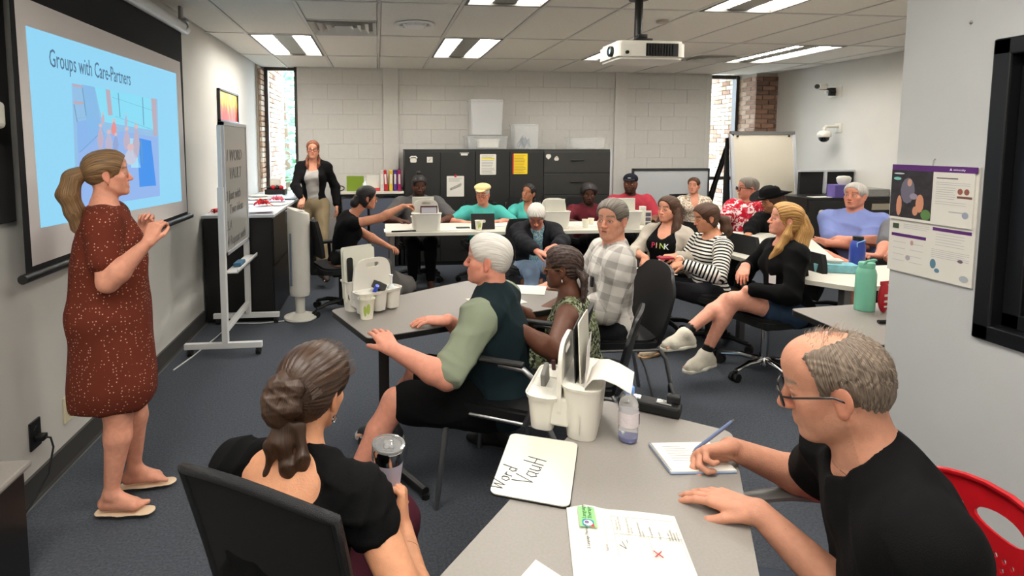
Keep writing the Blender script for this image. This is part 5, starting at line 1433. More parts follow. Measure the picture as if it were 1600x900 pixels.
def set_leg(f, s, ankle, pole, toe):
    a = f.hip[s]; kn, an = ik(a, ankle, .43*f.k, .42*f.k, pole)
    f.leg[s] = (a, kn, an); f.foot[s] = nrm(toe)

def torso_sdf(f):
    k, g, S = f.k, f.g, Sdf()
    hipw = .160 if f.fem else .150
    S.el(f.P + f.Rp @ V(0, -.01*k, .0), V(hipw*g, .115*g, .115)*k, f.Rp, .05)
    S.el(f.waist + f.Rm @ V(0, .0, .0), V((.118 if f.fem else .138)*g, .098*g, .12)*k, f.Rm, .06)
    S.el(f.ribs, V((.136 if f.fem else .158)*g, .110*(g*.6+.4), .165)*k, f.Rc, .06)
    S.el(f.ribs + f.Rc @ V(0, .0, .09*k), V((.135 if f.fem else .165)*(g*.5+.5), .090, .09)*k, f.Rc, .05)
    for s in (1, -1):
        S.rc(f.sh[s] + f.Rc @ V(-s*.02*k, -.005, -.0), f.neck + f.Rc @ V(0, -.01*k, -.015*k), (.042 if f.fem else .050)*k, .048*k, .05)
        S.rc(f.neck + f.Rc @ V(s*.018*k, -.022*k, .032*k), f.sh[s] + f.Rc @ V(-s*.05*k, -.01*k, .018*k), .030*k, .024*k, .05)
        if f.bust: S.el(f.ribs + f.Rc @ V(s*.068*k, .085*k, .025*k), V(.062, .055, .060)*k*f.bust, f.Rc, .04)
    if f.belly: S.el(f.waist + f.Rm @ V(0, .055*k, .0), V(.13*g, .10*f.belly + .03, .13)*k, f.Rm, .06)
    if f.fem or g > 1.05:
        for s in (1, -1): S.el(f.P + f.Rp @ V(s*.075*k, -.05*k, -.03*k), V(.085, .085, .085)*k*g, f.Rp, .05)
    return S

def neck_sdf(f, r=None):
    r = r or (.050 if f.fem else .059)
    S = Sdf()
    a = f.neck + f.Rc @ V(0, -.005, -.01)*f.k
    b = f.hc + f.Rh @ V(0, -.022, -.035)*f.hsc
    S.rc(a, b, r*f.k*1.08, r*f.k, .035)
    if not f.fem: S.el(a*.4 + b*.6 + f.Rh @ V(0, .046*f.k, -.01), (.014, .014, .018), f.Rh, .02)
    return S

def arm_sdf(f, s, t0=0.0, t1=1.0, off=0.0, fore=True, hand=False, th=1.0):
    """t in 0..1 along shoulder-elbow, 1..2 along elbow-wrist"""
    a, e, w2 = f.arm[s]; k = f.k; q = th*(.5 + .5*f.g); S = Sdf()
    r = (.047 if f.fem else .053)*k*q, (.038 if f.fem else .043)*k*q, (.0245 if f.fem else .029)*k
    rf = (.041 if f.fem else .047)*k*q
    u1 = min(t1, 1.0); b = a + (e - a)*u1
    S.rc(a + (e-a)*t0, b, r[0] + off, r[0] + (r[1]-r[0])*u1 + off, .03)
    if t0 == 0: S.el(a + (e-a)*.08, V(.050, .050, .054)*k*q*(.9 if f.fem else 1.0) + off, I3, .03)
    if t1 > 1:
        m = e + (w2 - e)*.25; u2 = t1 - 1
        if u2 <= .25: S.rc(e, e + (w2-e)*u2, r[1]+off, rf+off, .02)
        else:
            S.rc(e, m, r[1]+off, rf+off, .02)
            v = (u2 - .25)/.75
            S.rc(m, m + (w2 - m)*v, rf+off, rf + (r[2]-rf)*v + off, .02)
    return S

def leg_sdf(f, s, t1=2.0, off=0.0, flare=0.0, th=1.0):
    a, kn, an = f.leg[s]; k, g = f.k, (.4 + .6*f.g)*th; S = Sdf()
    r0, r1, rc_, ra = .084*k*g, .052*k*g, .047*k*g, .033*k
    u = min(t1, 1.0)
    if u < 1: S.rc(a, a + (kn-a)*u, r0+off, r0+(r1-r0)*u+off*1.3, .04)
    else:
        S.rc(a, kn, r0+off, r1+off, .04)
    if t1 > 1:
        m = kn + (an-kn)*.34
        bk = nrm(np.cross(np.cross(an-kn, kn-a), an-kn)) if np.linalg.norm(np.cross(an-kn, kn-a)) > 1e-3 else V(0, 0, 0)
        m2 = m + bk * .008
        v = t1 - 1
        if v <= .3: S.rc(kn, kn + (m2-kn)*(v/.3), r1+off, rc_+off, .03)
        else:
            S.rc(kn, m2, r1+off, rc_+off, .03)
            vv = (v-.3)/.7
            S.rc(m2, m2 + (an-m2)*vv, rc_+off+flare*.3, rc_+(ra-rc_)*vv+off+flare, .02)
    return S

def foot_sdf(f, s, off=0.0):
    an = f.leg[s][2]; d = f.foot[s]; k = f.k; S = Sdf()
    sd = nrm(np.cross(d, V(0, 0, 1)))
    up = nrm(np.cross(sd, d))
    P = lambda a, b, c: an + (d*a + sd*b + up*c)*k
    S.rc(P(-.035, 0, -.055), P(.0, 0, -.01), .028*k+off, .033*k+off, .02)
    S.rc(P(0, 0, -.015), P(.10, .0, -.055), .032*k+off, .022*k+off, .02)
    S.rc(P(-.03, 0, -.062), P(.11, .018, -.068), .024*k+off, .020*k+off, .02)
    S.rc(P(-.03, 0, -.062), P(.11, -.018, -.068), .024*k+off, .020*k+off, .02)
    if off == 0:
        for i in range(5):
            b = -.030 + .0145*i
            b *= s * -1 * -1
            S.rc(P(.115, b*.8, -.070), P(.165 - .010*i, b, -.076), .012*k, (.012 if i == 0 else .008)*k, .006)
    else:
        S.rc(P(.10, 0, -.062), P(.150, 0, -.070), .026*k+off, .020*k+off, .02)
    return S, P

def box_at(c, r): c = V(*c); return c - r, c + r

def cloth_coords(vs, S, org=None, zax=None):
    """pattern coordinates (around, along, primitive id) from the nearest limb or trunk piece"""
    best = np.full(len(vs), 1e9, np.float32); uv = np.zeros((len(vs), 3), np.float32)
    P = vs.astype(np.float32); run = 0.0; last = None
    for i, q in enumerate(S.p):
        if q[6] != 'u': continue
        if q[0] == 'rc':
            d, t = _rc(P, q[1], q[2], q[3], q[4]); ba = q[2]-q[1]; L = np.linalg.norm(ba)
            if L < 1e-5: continue
            if last is None or np.linalg.norm(q[1]-last) > 1e-4: run = 0.0
            z = ba/L; c = q[1]; al = t*L + run; rr = .05; last = q[2]; run += L
            if org is not None and i < org[1]: z = zax; c = org[0]; al = (P-c) @ z; rr = .12
        else:
            d = _el(P, q[1], q[2], q[3]); z = q[3][:, 2]; c = q[1]; al = (P-c) @ z; rr = .12
            if org is not None and i < org[1]: z = zax; c = org[0]; al = (P-c) @ z
        x = nrm(np.cross(z, V(.31, .95, .02))); y = np.cross(z, x)
        a = np.arctan2((P-c) @ y, (P-c) @ x) * rr
        m = d < best
        best[m] = d[m]; uv[m] = np.stack([a, al, np.full(len(P), i)], -1)[m]
    return uv
# ---------------------------------------------------------------- assembling a person
SKINS = {'light': rgb(214, 150, 122), 'pink': rgb(216, 142, 118), 'ruddy': rgb(200, 134, 110), 'tan': rgb(196, 132, 96),
         'olive': rgb(176, 120, 88), 'brown': rgb(112, 70, 50), 'dark': rgb(82, 50, 38)}

def skin_mat():
    m = mat('skin', (1, 1, 1, 1), rough=.52, attr='tint', var=.10, vscale=45, bump=.12, bscale=260, spec=.35, sss=.06)
    return m

def fibre_mat(name, color, light=None, rough=.55, fx=260.0, fy=9.0, amt=.5, bump=.35, spec=.35):
    """hair: streaks that follow the (around, along) coordinates of the strands"""
    if name in MATS: return MATS[name]
    m = bpy.data.materials.new(name); m.use_nodes = True
    n, l = m.node_tree.nodes, m.node_tree.links; b = n['Principled BSDF']
    b.inputs['Roughness'].default_value = rough; b.inputs['Specular IOR Level'].default_value = spec
    a = n.new('ShaderNodeAttribute'); a.attribute_name = 'cloth'
    mp = n.new('ShaderNodeMapping'); mp.inputs['Scale'].default_value = (fx, fy, 1)
    l.new(a.outputs['Vector'], mp.inputs[0])
    nz = n.new('ShaderNodeTexNoise'); nz.inputs['Scale'].default_value = 1.0; nz.inputs['Detail'].default_value = 5
    l.new(mp.outputs[0], nz.inputs['Vector'])
    cr = n.new('ShaderNodeMapRange'); cr.inputs[1].default_value = .3; cr.inputs[2].default_value = .7
    l.new(nz.outputs[0], cr.inputs[0])
    mx = n.new('ShaderNodeMix'); mx.data_type = 'RGBA'
    lt = light or tuple(min(c*1.9 + .01, 1) for c in color[:3]) + (1,)
    dk = tuple(c*(1-amt) for c in color[:3]) + (1,)
    l.new(cr.outputs[0], mx.inputs[0]); mx.inputs[6].default_value = dk; mx.inputs[7].default_value = lt
    l.new(mx.outputs[2], b.inputs['Base Color'])
    bp = n.new('ShaderNodeBump'); bp.inputs['Strength'].default_value = bump; bp.inputs['Distance'].default_value = .004
    l.new(nz.outputs[0], bp.inputs['Height']); l.new(bp.outputs[0], b.inputs['Normal'])
    MATS[name] = m
    return m

def put(name, S, h, m, root, regions=(), disp=None, uvs=None, subs=None, colors=None):
    T = S if subs is None else S + subs
    vs, q = sdf_mesh(T, h, regions, disp)
    uv = cloth_coords(vs, S) if uvs is None else uvs(vs)
    base = V(*root.location)
    return np_object(name, vs - base, q, m, root, colors=colors(vs) if colors else None, uv=uv)

def body(f, root, skin, lip=None, brow=None, hv=.0045, hh=.004, cv=.014, mouth=0.0, jaw=1.0, fat=0.0, eyes=1.0,
         cheek=.25, beard=None, legs=True, torso=True, nose=1.0, parts=None, foot=True, hands=(1, -1), armth=1.0, legth=1.0, sock=None, headz=True):
    skin = SKINS[skin] if isinstance(skin, str) else skin
    lip = lip or (skin[0]*.82, skin[1]*.50, skin[2]*.50, 1)
    brow = brow or (skin[0]*.35, skin[1]*.30, skin[2]*.28, 1)
    S = torso_sdf(f) if torso else Sdf()
    S = S + neck_sdf(f)
    head_sdf(S, f.hc, f.Rh, f.hsc, f.fem, jaw=jaw, mouth=mouth, fat=fat, eyes=eyes, nose=nose, fine=hv < .006)
    reg = [(f.hc - .17*f.hsc, f.hc + .17*f.hsc, hv)]
    for s in (1, -1):
        if s in f.arm:
            S = S + arm_sdf(f, s, 0, 2, th=armth)
            if s in hands:
                wv, d, n, pose = f.hand[s]
                hand_sdf(S, wv, d, n, s, pose, f.k * (.93 if f.fem else 1.03))
                c = wv + d * .085*f.k
                reg.append((c - .125*f.k, c + .125*f.k, hh))
        if legs and s in f.leg:
            S = S + leg_sdf(f, s, th=legth)
            if foot: S = S + foot_sdf(f, s)[0]
    vs, q = sdf_mesh(S, cv, reg)
    col = head_tint(vs, f.hc, f.Rh, f.hsc, skin, lip, brow, cheek=cheek, beard=beard)
    if sock:
        for s in f.leg:
            an = f.leg[s][2]; m = (np.linalg.norm(vs - an, axis=1) < .075*f.k) ; col[m] = sock
    o = np_object('body', vs - V(*root.location), q, skin_mat(), root, colors=col)
    return o

def eyes(f, root, iris=(60, 42, 30), gaze=(0, 0)):
    mats = [mat('eye_white', rgb(225, 215, 208), rough=.15), mat('iris_%d_%d_%d' % iris, rgb(*iris), rough=.1), mat('pupil', rgb(12, 10, 10), rough=.08)]
    for s in (1, -1):
        c = f.hc + f.Rh @ V(s*.032, .0685, -.0005)*f.hsc
        mb = MB(); r = .0120*f.hsc; n = 16
        angs = [0, .18, .42, .8, 1.3, 2.0, PI]
        R = f.Rh @ rotm(gaze[0], gaze[1])
        vs, fs, mi = [], [], []
        for a in angs:
            for k in range(n):
                t = 2*PI*k/n
                v = V(math.sin(a)*math.cos(t), math.cos(a), math.sin(a)*math.sin(t))*r
                vs.append(c + R @ v - V(*root.location))
        for i in range(len(angs)-1):
            part = [(i*n+k, i*n+(k+1) % n, (i+1)*n+(k+1) % n, (i+1)*n+k) for k in range(n)]
            mb.add(vs, part, mi=2 if i == 0 else (1 if i == 1 else 0), smooth=True) if False else fs.append((part, 2 if i == 0 else (1 if i == 1 else 0)))
        mb.v = [tuple(float(x) for x in v) for v in vs]
        for part, m_ in fs:
            for p in part: mb.f.append(list(p)); mb.mi.append(m_); mb.sm.append(True)
        mb.build('eye', mats, root, sharp=False)

def hair_cap(f, vol=.012, ears=True, line=0.0, axis='back', nape=0.0, low=0.0, side=0.0, top=0.0, recede=0.0, crown=None):
    """scalp hair with the face cut away"""
    S, c, R, sc = Sdf(), f.hc, f.Rh, f.hsc
    L = lambda x, y, z: c + R @ V(x*sc, y*sc, z*sc)
    E = lambda p, r, k=.02, op='u': S.el(L(*p), [v*sc for v in r], R, k*sc, op)
    E((0, -.018, .045 + top*.3), (.0745+vol+side, .093+vol, .070+vol+top), .03)
    E((0, .018, .050), (.066+vol, .064+vol*.45, .058+vol+top), .03)
    E((0, -.045, .008 - nape*.5), (.064+vol*.8+side, .062+vol, .062+vol*.6+nape), .03)
    if low: 
        for s in (1, -1): E((s*.050, -.02, -.03 - low*.5), (.030+vol, .045, .05+low), .03)
    E((0, .132, -.022 + line), (.145, .092, .115), .010, 's')
    E((0, .055, -.095), (.12, .085, .085), .010, 's')
    if ears:
        for s in (1, -1): E((s*.088, -.004, -.014), (.024, .027, .036), .006, 's')
    return S

def cap_uv(f, mode='back'):
    def g(vs):
        q = (vs - f.hc) @ f.Rh / f.hsc
        if mode == 'back':      # combed towards the back
            return np.stack([np.arctan2(q[:, 0], q[:, 2] + .02)*.09, q[:, 1], q[:, 2]*0], -1)
        if mode == 'down':
            return np.stack([np.arctan2(q[:, 0], q[:, 1] + .01)*.09, q[:, 2], q[:, 2]*0], -1)
        return np.stack([q[:, 0], q[:, 1]*25, q[:, 2]*0], -1)
    return g

def strands(f, amp=.002, freq=38, mode='back'):
    def g(P):
        q = (P - f.hc) @ f.Rh
        a = np.arctan2(q[:, 0], q[:, 2] + .02) if mode == 'back' else np.arctan2(q[:, 0], q[:, 1] + .01)
        b = q[:, 1] if mode == 'back' else q[:, 2]
        return (amp * (np.sin(a*freq + 3*np.sin(b*30)) * .6 + np.sin(a*freq*2.3 + 2*np.sin(b*21 + 1)) * .4)).astype(np.float32)
    return g

def glasses(f, root, color=(20, 18, 18), w=.052, hgt=.036, thick=.0016, metal=0.0, down=0.0, lens=True):
    mb = MB(); ln = MB(); c, R, sc = f.hc, f.Rh, f.hsc
    b = V(*root.location)
    L = lambda x, y, z: Vector([float(v) for v in (c + R @ V(x*sc, y*sc, (z-down)*sc) - b)])
    for s in (1, -1):
        pts = rounded(w, hgt, .012, 4)
        P = [L(s*.034 + x, .104 - (abs(s*.034 + x)**2)*2.2, y - .003) for x, y in pts]
        mb.tube(P, thick*sc, 6, closed=True)
        ln.add(P, [list(range(len(P)))])
        mb.tube([L(s*.058, .097, .005), L(s*.076, .075, .006), L(s*.082, .0, .004), L(s*.080, -.025, -.012)], thick*sc*1.1, 6)
    mb.tube([L(-.010, .104, .001), L(0, .108, .003), L(.010, .104, .001)], thick*sc, 6)
    g = mb.build('glasses', mat('glasses_%d_%d_%d' % color, rgb(*color), rough=.3, metal=metal), root)
    if lens:
        ln.build('lens', mat('lens_glass', (1, 1, 1, 1), rough=.02, trans=1.0, ior=1.02, spec=.4), g, sharp=False)
    return g

def shoe(f, s, root, m, sole=None, off=.010, h=.007, lace=None, name='shoe'):
    S, P = foot_sdf(f, s, off)
    o = put(name, S, h, m, root)
    if sole is not None:
        k = f.k; d = f.foot[s]; an = f.leg[s][2]
        mb = MB(); b = V(*root.location)
        T = Sdf()
        for z_ in (-1, 1): T.rc(P(-.040, z_*.008, -.088), P(.05, z_*.012, -.088), .036*k, .034*k, .02); T.rc(P(.05, z_*.012, -.088), P(.155, z_*.008, -.088), .040*k, .034*k, .02)
        up = P(0, 0, 1) - P(0, 0, 0)
        for q in range(1): pass
        cut = Sdf(); cen = P(.06, 0, -.088 + .075)
        R = np.stack([nrm(P(1,0,0)-P(0,0,0)), nrm(P(0,1,0)-P(0,0,0)), nrm(up)], -1)
        cut.el(P(.06, 0, -.088 + .070), (.6, .6, .055), R, .003, 's')
        cut.el(P(.06, 0, -.088 - .067), (.6, .6, .055), R, .003, 's')
        vs, q = sdf_mesh(T + cut, .006)
        np_object('sole', vs - b, q, sole, o)
    if lace is not None:
        mb = MB(); b = V(*root.location)
        for i in range(4):
            a = .030 + .020*i; z = .002 - .012*i
            p = [P(a, -.020, z), P(a+.003, 0, z + .016), P(a, .020, z)]
            mb.tube([Vector([float(t) for t in (x - b)]) for x in p], .0025, 5)
        mb.build('lace', lace, o)
    return o

def limb(f, s, kind, t0, t1, off, **kw):
    return arm_sdf(f, s, t0, t1, off, **kw) if kind == 'arm' else leg_sdf(f, s, t1, off, **kw)
# ---------------------------------------------------------------- chairs
def grid_surface(fn, nu, nv, th):
    """closed thin shell from fn(u, v) -> point; thickness along the normal"""
    P = [[Vector(fn(i/nu, j/nv)) for j in range(nv+1)] for i in range(nu+1)]
    N = [[None]*(nv+1) for _ in range(nu+1)]
    for i in range(nu+1):
        for j in range(nv+1):
            a = P[min(i+1, nu)][j] - P[max(i-1, 0)][j]; b = P[i][min(j+1, nv)] - P[i][max(j-1, 0)]
            N[i][j] = a.cross(b).normalized()
    W = nv+1
    vs = [P[i][j] for i in range(nu+1) for j in range(W)] + [P[i][j] + N[i][j]*th for i in range(nu+1) for j in range(W)]
    o = (nu+1)*W; fs = []
    for i in range(nu):
        for j in range(nv):
            a, b, c, d = i*W+j, (i+1)*W+j, (i+1)*W+j+1, i*W+j+1
            fs += [(a, d, c, b), (o+a, o+b, o+c, o+d)]
    for i in range(nu):
        for j in (0, nv):
            a, b = i*W+j, (i+1)*W+j; fs.append((a, b, o+b, o+a) if j == 0 else (b, a, o+a, o+b))
    for j in range(nv):
        for i in (0, nu):
            a, b = i*W+j, i*W+j+1; fs.append((b, a, o+a, o+b) if i == 0 else (a, b, o+b, o+a))
    return vs, fs
black_fab = mat('black_fabric_seat', rgb(20, 20, 21), rough=.9, bump=.2, bscale=400)
black_pl = mat('black_shell', rgb(22, 22, 23), rough=.42)
def rot_pad(w_, d_, h_, z): return rounded(w_, d_, .07, 4)
def guest_chair(x, y, yaw, label, arms=True, shell=black_pl, sc=1.0, group=None):
    e = empty('guest_chair', (x, y, 0), yaw, label, 'chair', group); e.scale = (sc,)*3
    MB().prism(rounded(.47, .45, .09, 5), .435, .465).prism(rounded(.43, .41, .09, 5), .465, .475).build('seat', shell, e)
    def f(u, v):
        a = (u-.5)*1.35; w_ = .24*(1 + .10*math.sin(PI*v)) * (1 - .25*max(0, v-.75)/.25 * abs(u-.5)*2)
        z = .46 + .40*v - .05*max(0, v-.6)*abs(u-.5)**2*8
        return (math.sin(a)*w_/math.sin(.675), -.20 - .09*v - .02 + .12*(1-math.cos(a)), z)
    vs, fs = grid_surface(f, 14, 10, -.016); MB().add(vs, fs, None, 0, True).build('backrest', shell, e)
    m = MB()
    for s in (-1, 1):
        MB().tube([(s*.22, .20, .44), (s*.24, .23, .40), (s*.265, .27, .0)], .012, 10).build('leg', steel, e)
        MB().tube([(s*.22, -.18, .44), (s*.24, -.22, .38), (s*.265, -.30, .0)], .012, 10).build('leg', steel, e)
        MB().tube([(s*.225, .20, .425), (s*.225, -.20, .425)], .011, 8).build('side_rail', steel, e)
        if arms:
            MB().tube([(s*.24, -.10, .43), (s*.275, -.13, .50), (s*.28, -.16, .62), (s*.275, -.10, .665), (s*.27, .0, .67)], .012, 10).build('arm_tube', steel, e)
            MB().bbox((s*.27-.020, -.10, .672), (s*.27+.020, .08, .690), .008).build('armrest', rubber, e)
    MB().tube([(-.225, .18, .425), (.225, .18, .425)], .010, 8).build('cross_rail', steel, e)
    return e
def task_chair(x, y, yaw, label, metal=chrome, arms=False, back=.92, bw_=.42, sz=.47, fab=black_fab, group=None, spin=0):
    e = empty('office_chair', (x, y, 0), yaw, label, 'chair', group)
    MB().lathe([(.045, .07), (.045, .11), (.03, .13)], 16).build('hub', metal, e)
    MB().tube([(0, 0, .10), (0, 0, sz-.09)], .025, 14).build('gas_lift', metal, e)
    for k in range(5):
        a = 2*PI*k/5 + spin; c, s = math.cos(a), math.sin(a)
        L = MB().tube([(c*.03, s*.03, .105), (c*.16, s*.16, .105), (c*.28, s*.28, .075)], [.024, .02, .015], 8).build('base_arm', metal, e)
        W = MB().tube([(c*.29 - s*.028, s*.29 + c*.028, .030), (c*.29 - s*.008, s*.29 + c*.008, .030)], .030, 14).tube([(c*.29 + s*.008, s*.29 - c*.008, .030), (c*.29 + s*.028, s*.29 - c*.028, .030)], .030, 14).bbox((c*.29-.012, s*.29-.012, .03), (c*.29+.012, s*.29+.012, .075), .004).build('castor', rubber, L)
    MB().bbox((-.13, -.12, sz-.11), (.13, .12, sz-.06), .02).build('mechanism', rubber, e)
    MB().prism(rounded(.48, .46, .10, 5), sz-.06, sz-.02).prism(rounded(.46, .44, .10, 5), sz-.02, sz).build('seat', fab, e)
    MB().tube([(.18, .05, sz-.09), (.28, .03, sz-.11)], .006, 6).build('lever', rubber, e)
    MB().tube([(0, -.10, sz-.08), (0, -.27, sz-.06), (0, -.30, sz+.06), (0, -.27, sz+.26)], .018, 8, flat=2.0).build('back_stem', rubber, e)
    def f(u, v):
        a = (u-.5)*1.1; w_ = bw_/2*(1 - .35*abs(v-.45)**2*2)
        return (math.sin(a)*w_/math.sin(.55), -.25 - .06*v + .09*(1-math.cos(a)), sz+.09 + (back-sz-.09)*v)
    vs, fs = grid_surface(f, 12, 10, -.035); MB().add(vs, fs, None, 0, True).build('backrest', fab, e)
    if arms:
        for s in (-1, 1):
            MB().tube([(s*.15, 0, sz-.08), (s*.27, -.02, sz-.05), (s*.28, -.03, sz+.15)], .016, 8).build('arm_post', rubber, e)
            MB().bbox((s*.28-.035, -.14, sz+.15), (s*.28+.035, .12, sz+.18), .012).build('armrest', rubber, e)
    return e

# foreground chair of the woman with the bun: tall curved mesh back with a padded rim
def mesh_back_chair(x, y, yaw, label):
    e = empty('mesh_chair', (x, y, 0), yaw, label, 'chair'); e.scale = (.90, .90, 1.0)
    sz = .45
    def f(u, v):
        a = (u-.5)*1.7; w_ = .235*(1 - .10*(1-v)**2)
        top = .40 + .04*math.cos((u-.5)*PI)
        return (math.sin(a)*w_/math.sin(.85), -.20 - .10*v**1.3 + .13*(1-math.cos(a)), sz+.02 + top*v)
    vs, fs = grid_surface(f, 18, 12, -.012); MB().add(vs, fs, None, 0, True).build('back_mesh', mat('black_mesh', rgb(14, 14, 15), rough=.85, bump=.6, bscale=900), e)
    rim = [f(0, v/8) for v in range(9)] + [f(u/18, 1) for u in range(1, 18)] + [f(1, 1-v/8) for v in range(9)]
    MB().tube(rim, .013, 8).build('rim', mat('black_leather', rgb(30, 30, 32), rough=.35, bump=.5, bscale=500), e)
    rim2 = [(p[0]*.97, p[1]+.012, p[2]-.012) for p in rim]
    MB().tube(rim2, .004, 6).build('piping', rubber, e)
    MB().prism(rounded(.48, .46, .10, 5), sz-.05, sz).build('seat', black_fab, e)
    MB().tube([(0, 0, .10), (0, 0, sz-.05)], .025, 12).build('gas_lift', rubber, e)
    for k in range(5):
        a = 2*PI*k/5 + .3; c, s = math.cos(a), math.sin(a)
        L = MB().tube([(c*.03, s*.03, .105), (c*.28, s*.28, .075)], [.024, .015], 8).build('base_arm', rubber, e)
        MB().tube([(c*.29 - s*.028, s*.29 + c*.028, .030), (c*.29 + s*.028, s*.29 - c*.028, .030)], .030, 12).build('castor', rubber, L)
    return e

def red_chair(x, y, yaw, label):
    e = empty('red_chair', (x, y, 0), yaw, label, 'chair'); e.scale = (1, 1, .97)
    redp = mat('red_plastic', rgb(196, 24, 34), rough=.35)
    # backrest plate with a real oval hand hole and round perforations
    Wb, H0, H1 = .25, .46, .86
    def out(t):
        return (Wb*math.copysign(abs(math.cos(t))**.75, math.cos(t)), .66 + .205*math.copysign(abs(math.sin(t))**.85, math.sin(t)))
    O = [out(2*PI*i/48) for i in range(48)]
    holes = [[(.0 + .062*math.cos(2*PI*i/20), .795 + .024*math.sin(2*PI*i/20)) for i in range(20)]]
    for r in range(14):
        for c in range(17):
            px, pz = -.176 + .022*c, .515 + .0215*r
            if abs(px) > .20 - .10*max(0, (pz-.70)/.14) or (abs(px) < .085 and pz > .735): continue
            holes.append([(px + .0062*math.cos(2*PI*i/6), pz + .0062*math.sin(2*PI*i/6)) for i in range(6)])
    bm = bmesh.new(); es = []
    for loop in [O] + holes:
        v = [bm.verts.new((p[0], 0, p[1])) for p in loop]; es += [bm.edges.new((v[i], v[(i+1) % len(v)])) for i in range(len(v))]
    g = bmesh.ops.triangle_fill(bm, edges=es, use_beauty=True)
    fcs = [q for q in g['geom'] if isinstance(q, bmesh.types.BMFace)]
    r_ = bmesh.ops.extrude_face_region(bm, geom=fcs)
    for v in r_['geom']:
        if isinstance(v, bmesh.types.BMVert): v.co.y -= .006
    for v in bm.verts:
        v.co.y += -.22 - .16*(v.co.z-.46) + 2.0*v.co.x**2
    bmesh.ops.recalc_face_normals(bm, faces=bm.faces)
    m = MB(); m.bm(bm, None, 0, False); m.build('backrest', redp, e)
    rim = [(p[0], -.222 - .16*(p[1]-.46) + 2.0*p[0]**2, p[1]) for p in O]
    MB().tube(rim, .008, 8, closed=True).build('rim', redp, e)
    MB().prism(rounded(.46, .44, .10, 5), .44, .462).build('seat', redp, e)
    grey = mat('grey_arm', rgb(120, 118, 115), rough=.4)
    for s in (-1, 1):
        MB().tube([(s*.21, -.19, .44), (s*.26, -.26, .0)], .013, 8).build('leg', steel, e)
        MB().tube([(s*.21, .17, .44), (s*.26, .24, .0)], .013, 8).build('leg', steel, e)
        MB().tube([(s*.23, -.17, .45), (s*.275, -.17, .62), (s*.28, -.10, .66)], .012, 8).build('arm_tube', steel, e)
        MB().tube([(s*.28, -.12, .665), (s*.285, .02, .675), (s*.26, .17, .67)], [.018, .026, .020], 10, flat=.6).build('armrest', grey, e)
    return e
# ---------------------------------------------------------------- patterned cloth
def cloth_mat(name, color, kind='plain', c2=None, scale=1.0, rough=.9, bump=.25, thr=.5, c3=None):
    if name in MATS: return MATS[name]
    m = bpy.data.materials.new(name); m.use_nodes = True
    n, l = m.node_tree.nodes, m.node_tree.links; b = n['Principled BSDF']
    b.inputs['Roughness'].default_value = rough; b.inputs['Specular IOR Level'].default_value = .15
    tc = n.new('ShaderNodeTexCoord'); at = n.new('ShaderNodeAttribute'); at.attribute_name = 'cloth'
    def math_(op, a, v=None, c=None):
        q = n.new('ShaderNodeMath'); q.operation = op; l.new(a, q.inputs[0])
        if v is not None:
            if hasattr(v, 'links'): l.new(v, q.inputs[1])
            else: q.inputs[1].default_value = v
        return q.outputs[0]
    def mix(fac, a, c):
        q = n.new('ShaderNodeMix'); q.data_type = 'RGBA'; l.new(fac, q.inputs[0])
        for i, v in ((6, a), (7, c)):
            if hasattr(v, 'links'): l.new(v, q.inputs[i])
            else: q.inputs[i].default_value = v
        return q.outputs[2]
    fac = None
    if kind == 'dots':
        v = n.new('ShaderNodeTexVoronoi'); v.inputs['Scale'].default_value = scale; v.inputs['Randomness'].default_value = .55
        l.new(tc.outputs['Object'], v.inputs['Vector']); fac = math_('LESS_THAN', v.outputs['Distance'], thr)
    elif kind in ('blotch', 'floral'):
        v = n.new('ShaderNodeTexNoise'); v.inputs['Scale'].default_value = scale; v.inputs['Detail'].default_value = 2.0; v.inputs['Distortion'].default_value = 1.2
        l.new(tc.outputs['Object'], v.inputs['Vector']); fac = math_('GREATER_THAN', v.outputs[0], thr)
    elif kind in ('stripes', 'plaid'):
        sp = n.new('ShaderNodeSeparateXYZ'); l.new(at.outputs['Vector'], sp.inputs[0])
        f1 = math_('LESS_THAN', math_('FRACT', math_('MULTIPLY', sp.outputs[1], scale)), thr); fac = f1
        if kind == 'plaid': fac2 = math_('LESS_THAN', math_('FRACT', math_('MULTIPLY', sp.outputs[0], scale)), thr)
    if fac is not None:
        col = mix(fac, color, c2)
        if kind == 'plaid': 
            h = math_('MULTIPLY', math_('ADD', fac, fac2), .5); col = mix(h, color, c2)
        if kind == 'floral':
            v2 = n.new('ShaderNodeTexNoise'); v2.inputs['Scale'].default_value = scale*1.7; v2.inputs['Detail'].default_value = 3
            l.new(tc.outputs['Object'], v2.inputs['Vector']); col = mix(math_('GREATER_THAN', v2.outputs[0], .55), col, c3)
        l.new(col, b.inputs['Base Color'])
    else: b.inputs['Base Color'].default_value = color
    nb = n.new('ShaderNodeTexNoise'); nb.inputs['Scale'].default_value = 420; l.new(tc.outputs['Object'], nb.inputs['Vector'])
    bp = n.new('ShaderNodeBump'); bp.inputs['Strength'].default_value = bump; bp.inputs['Distance'].default_value = .004
    l.new(nb.outputs[0], bp.inputs['Height']); l.new(bp.outputs[0], b.inputs['Normal'])
    MATS[name] = m
    return m
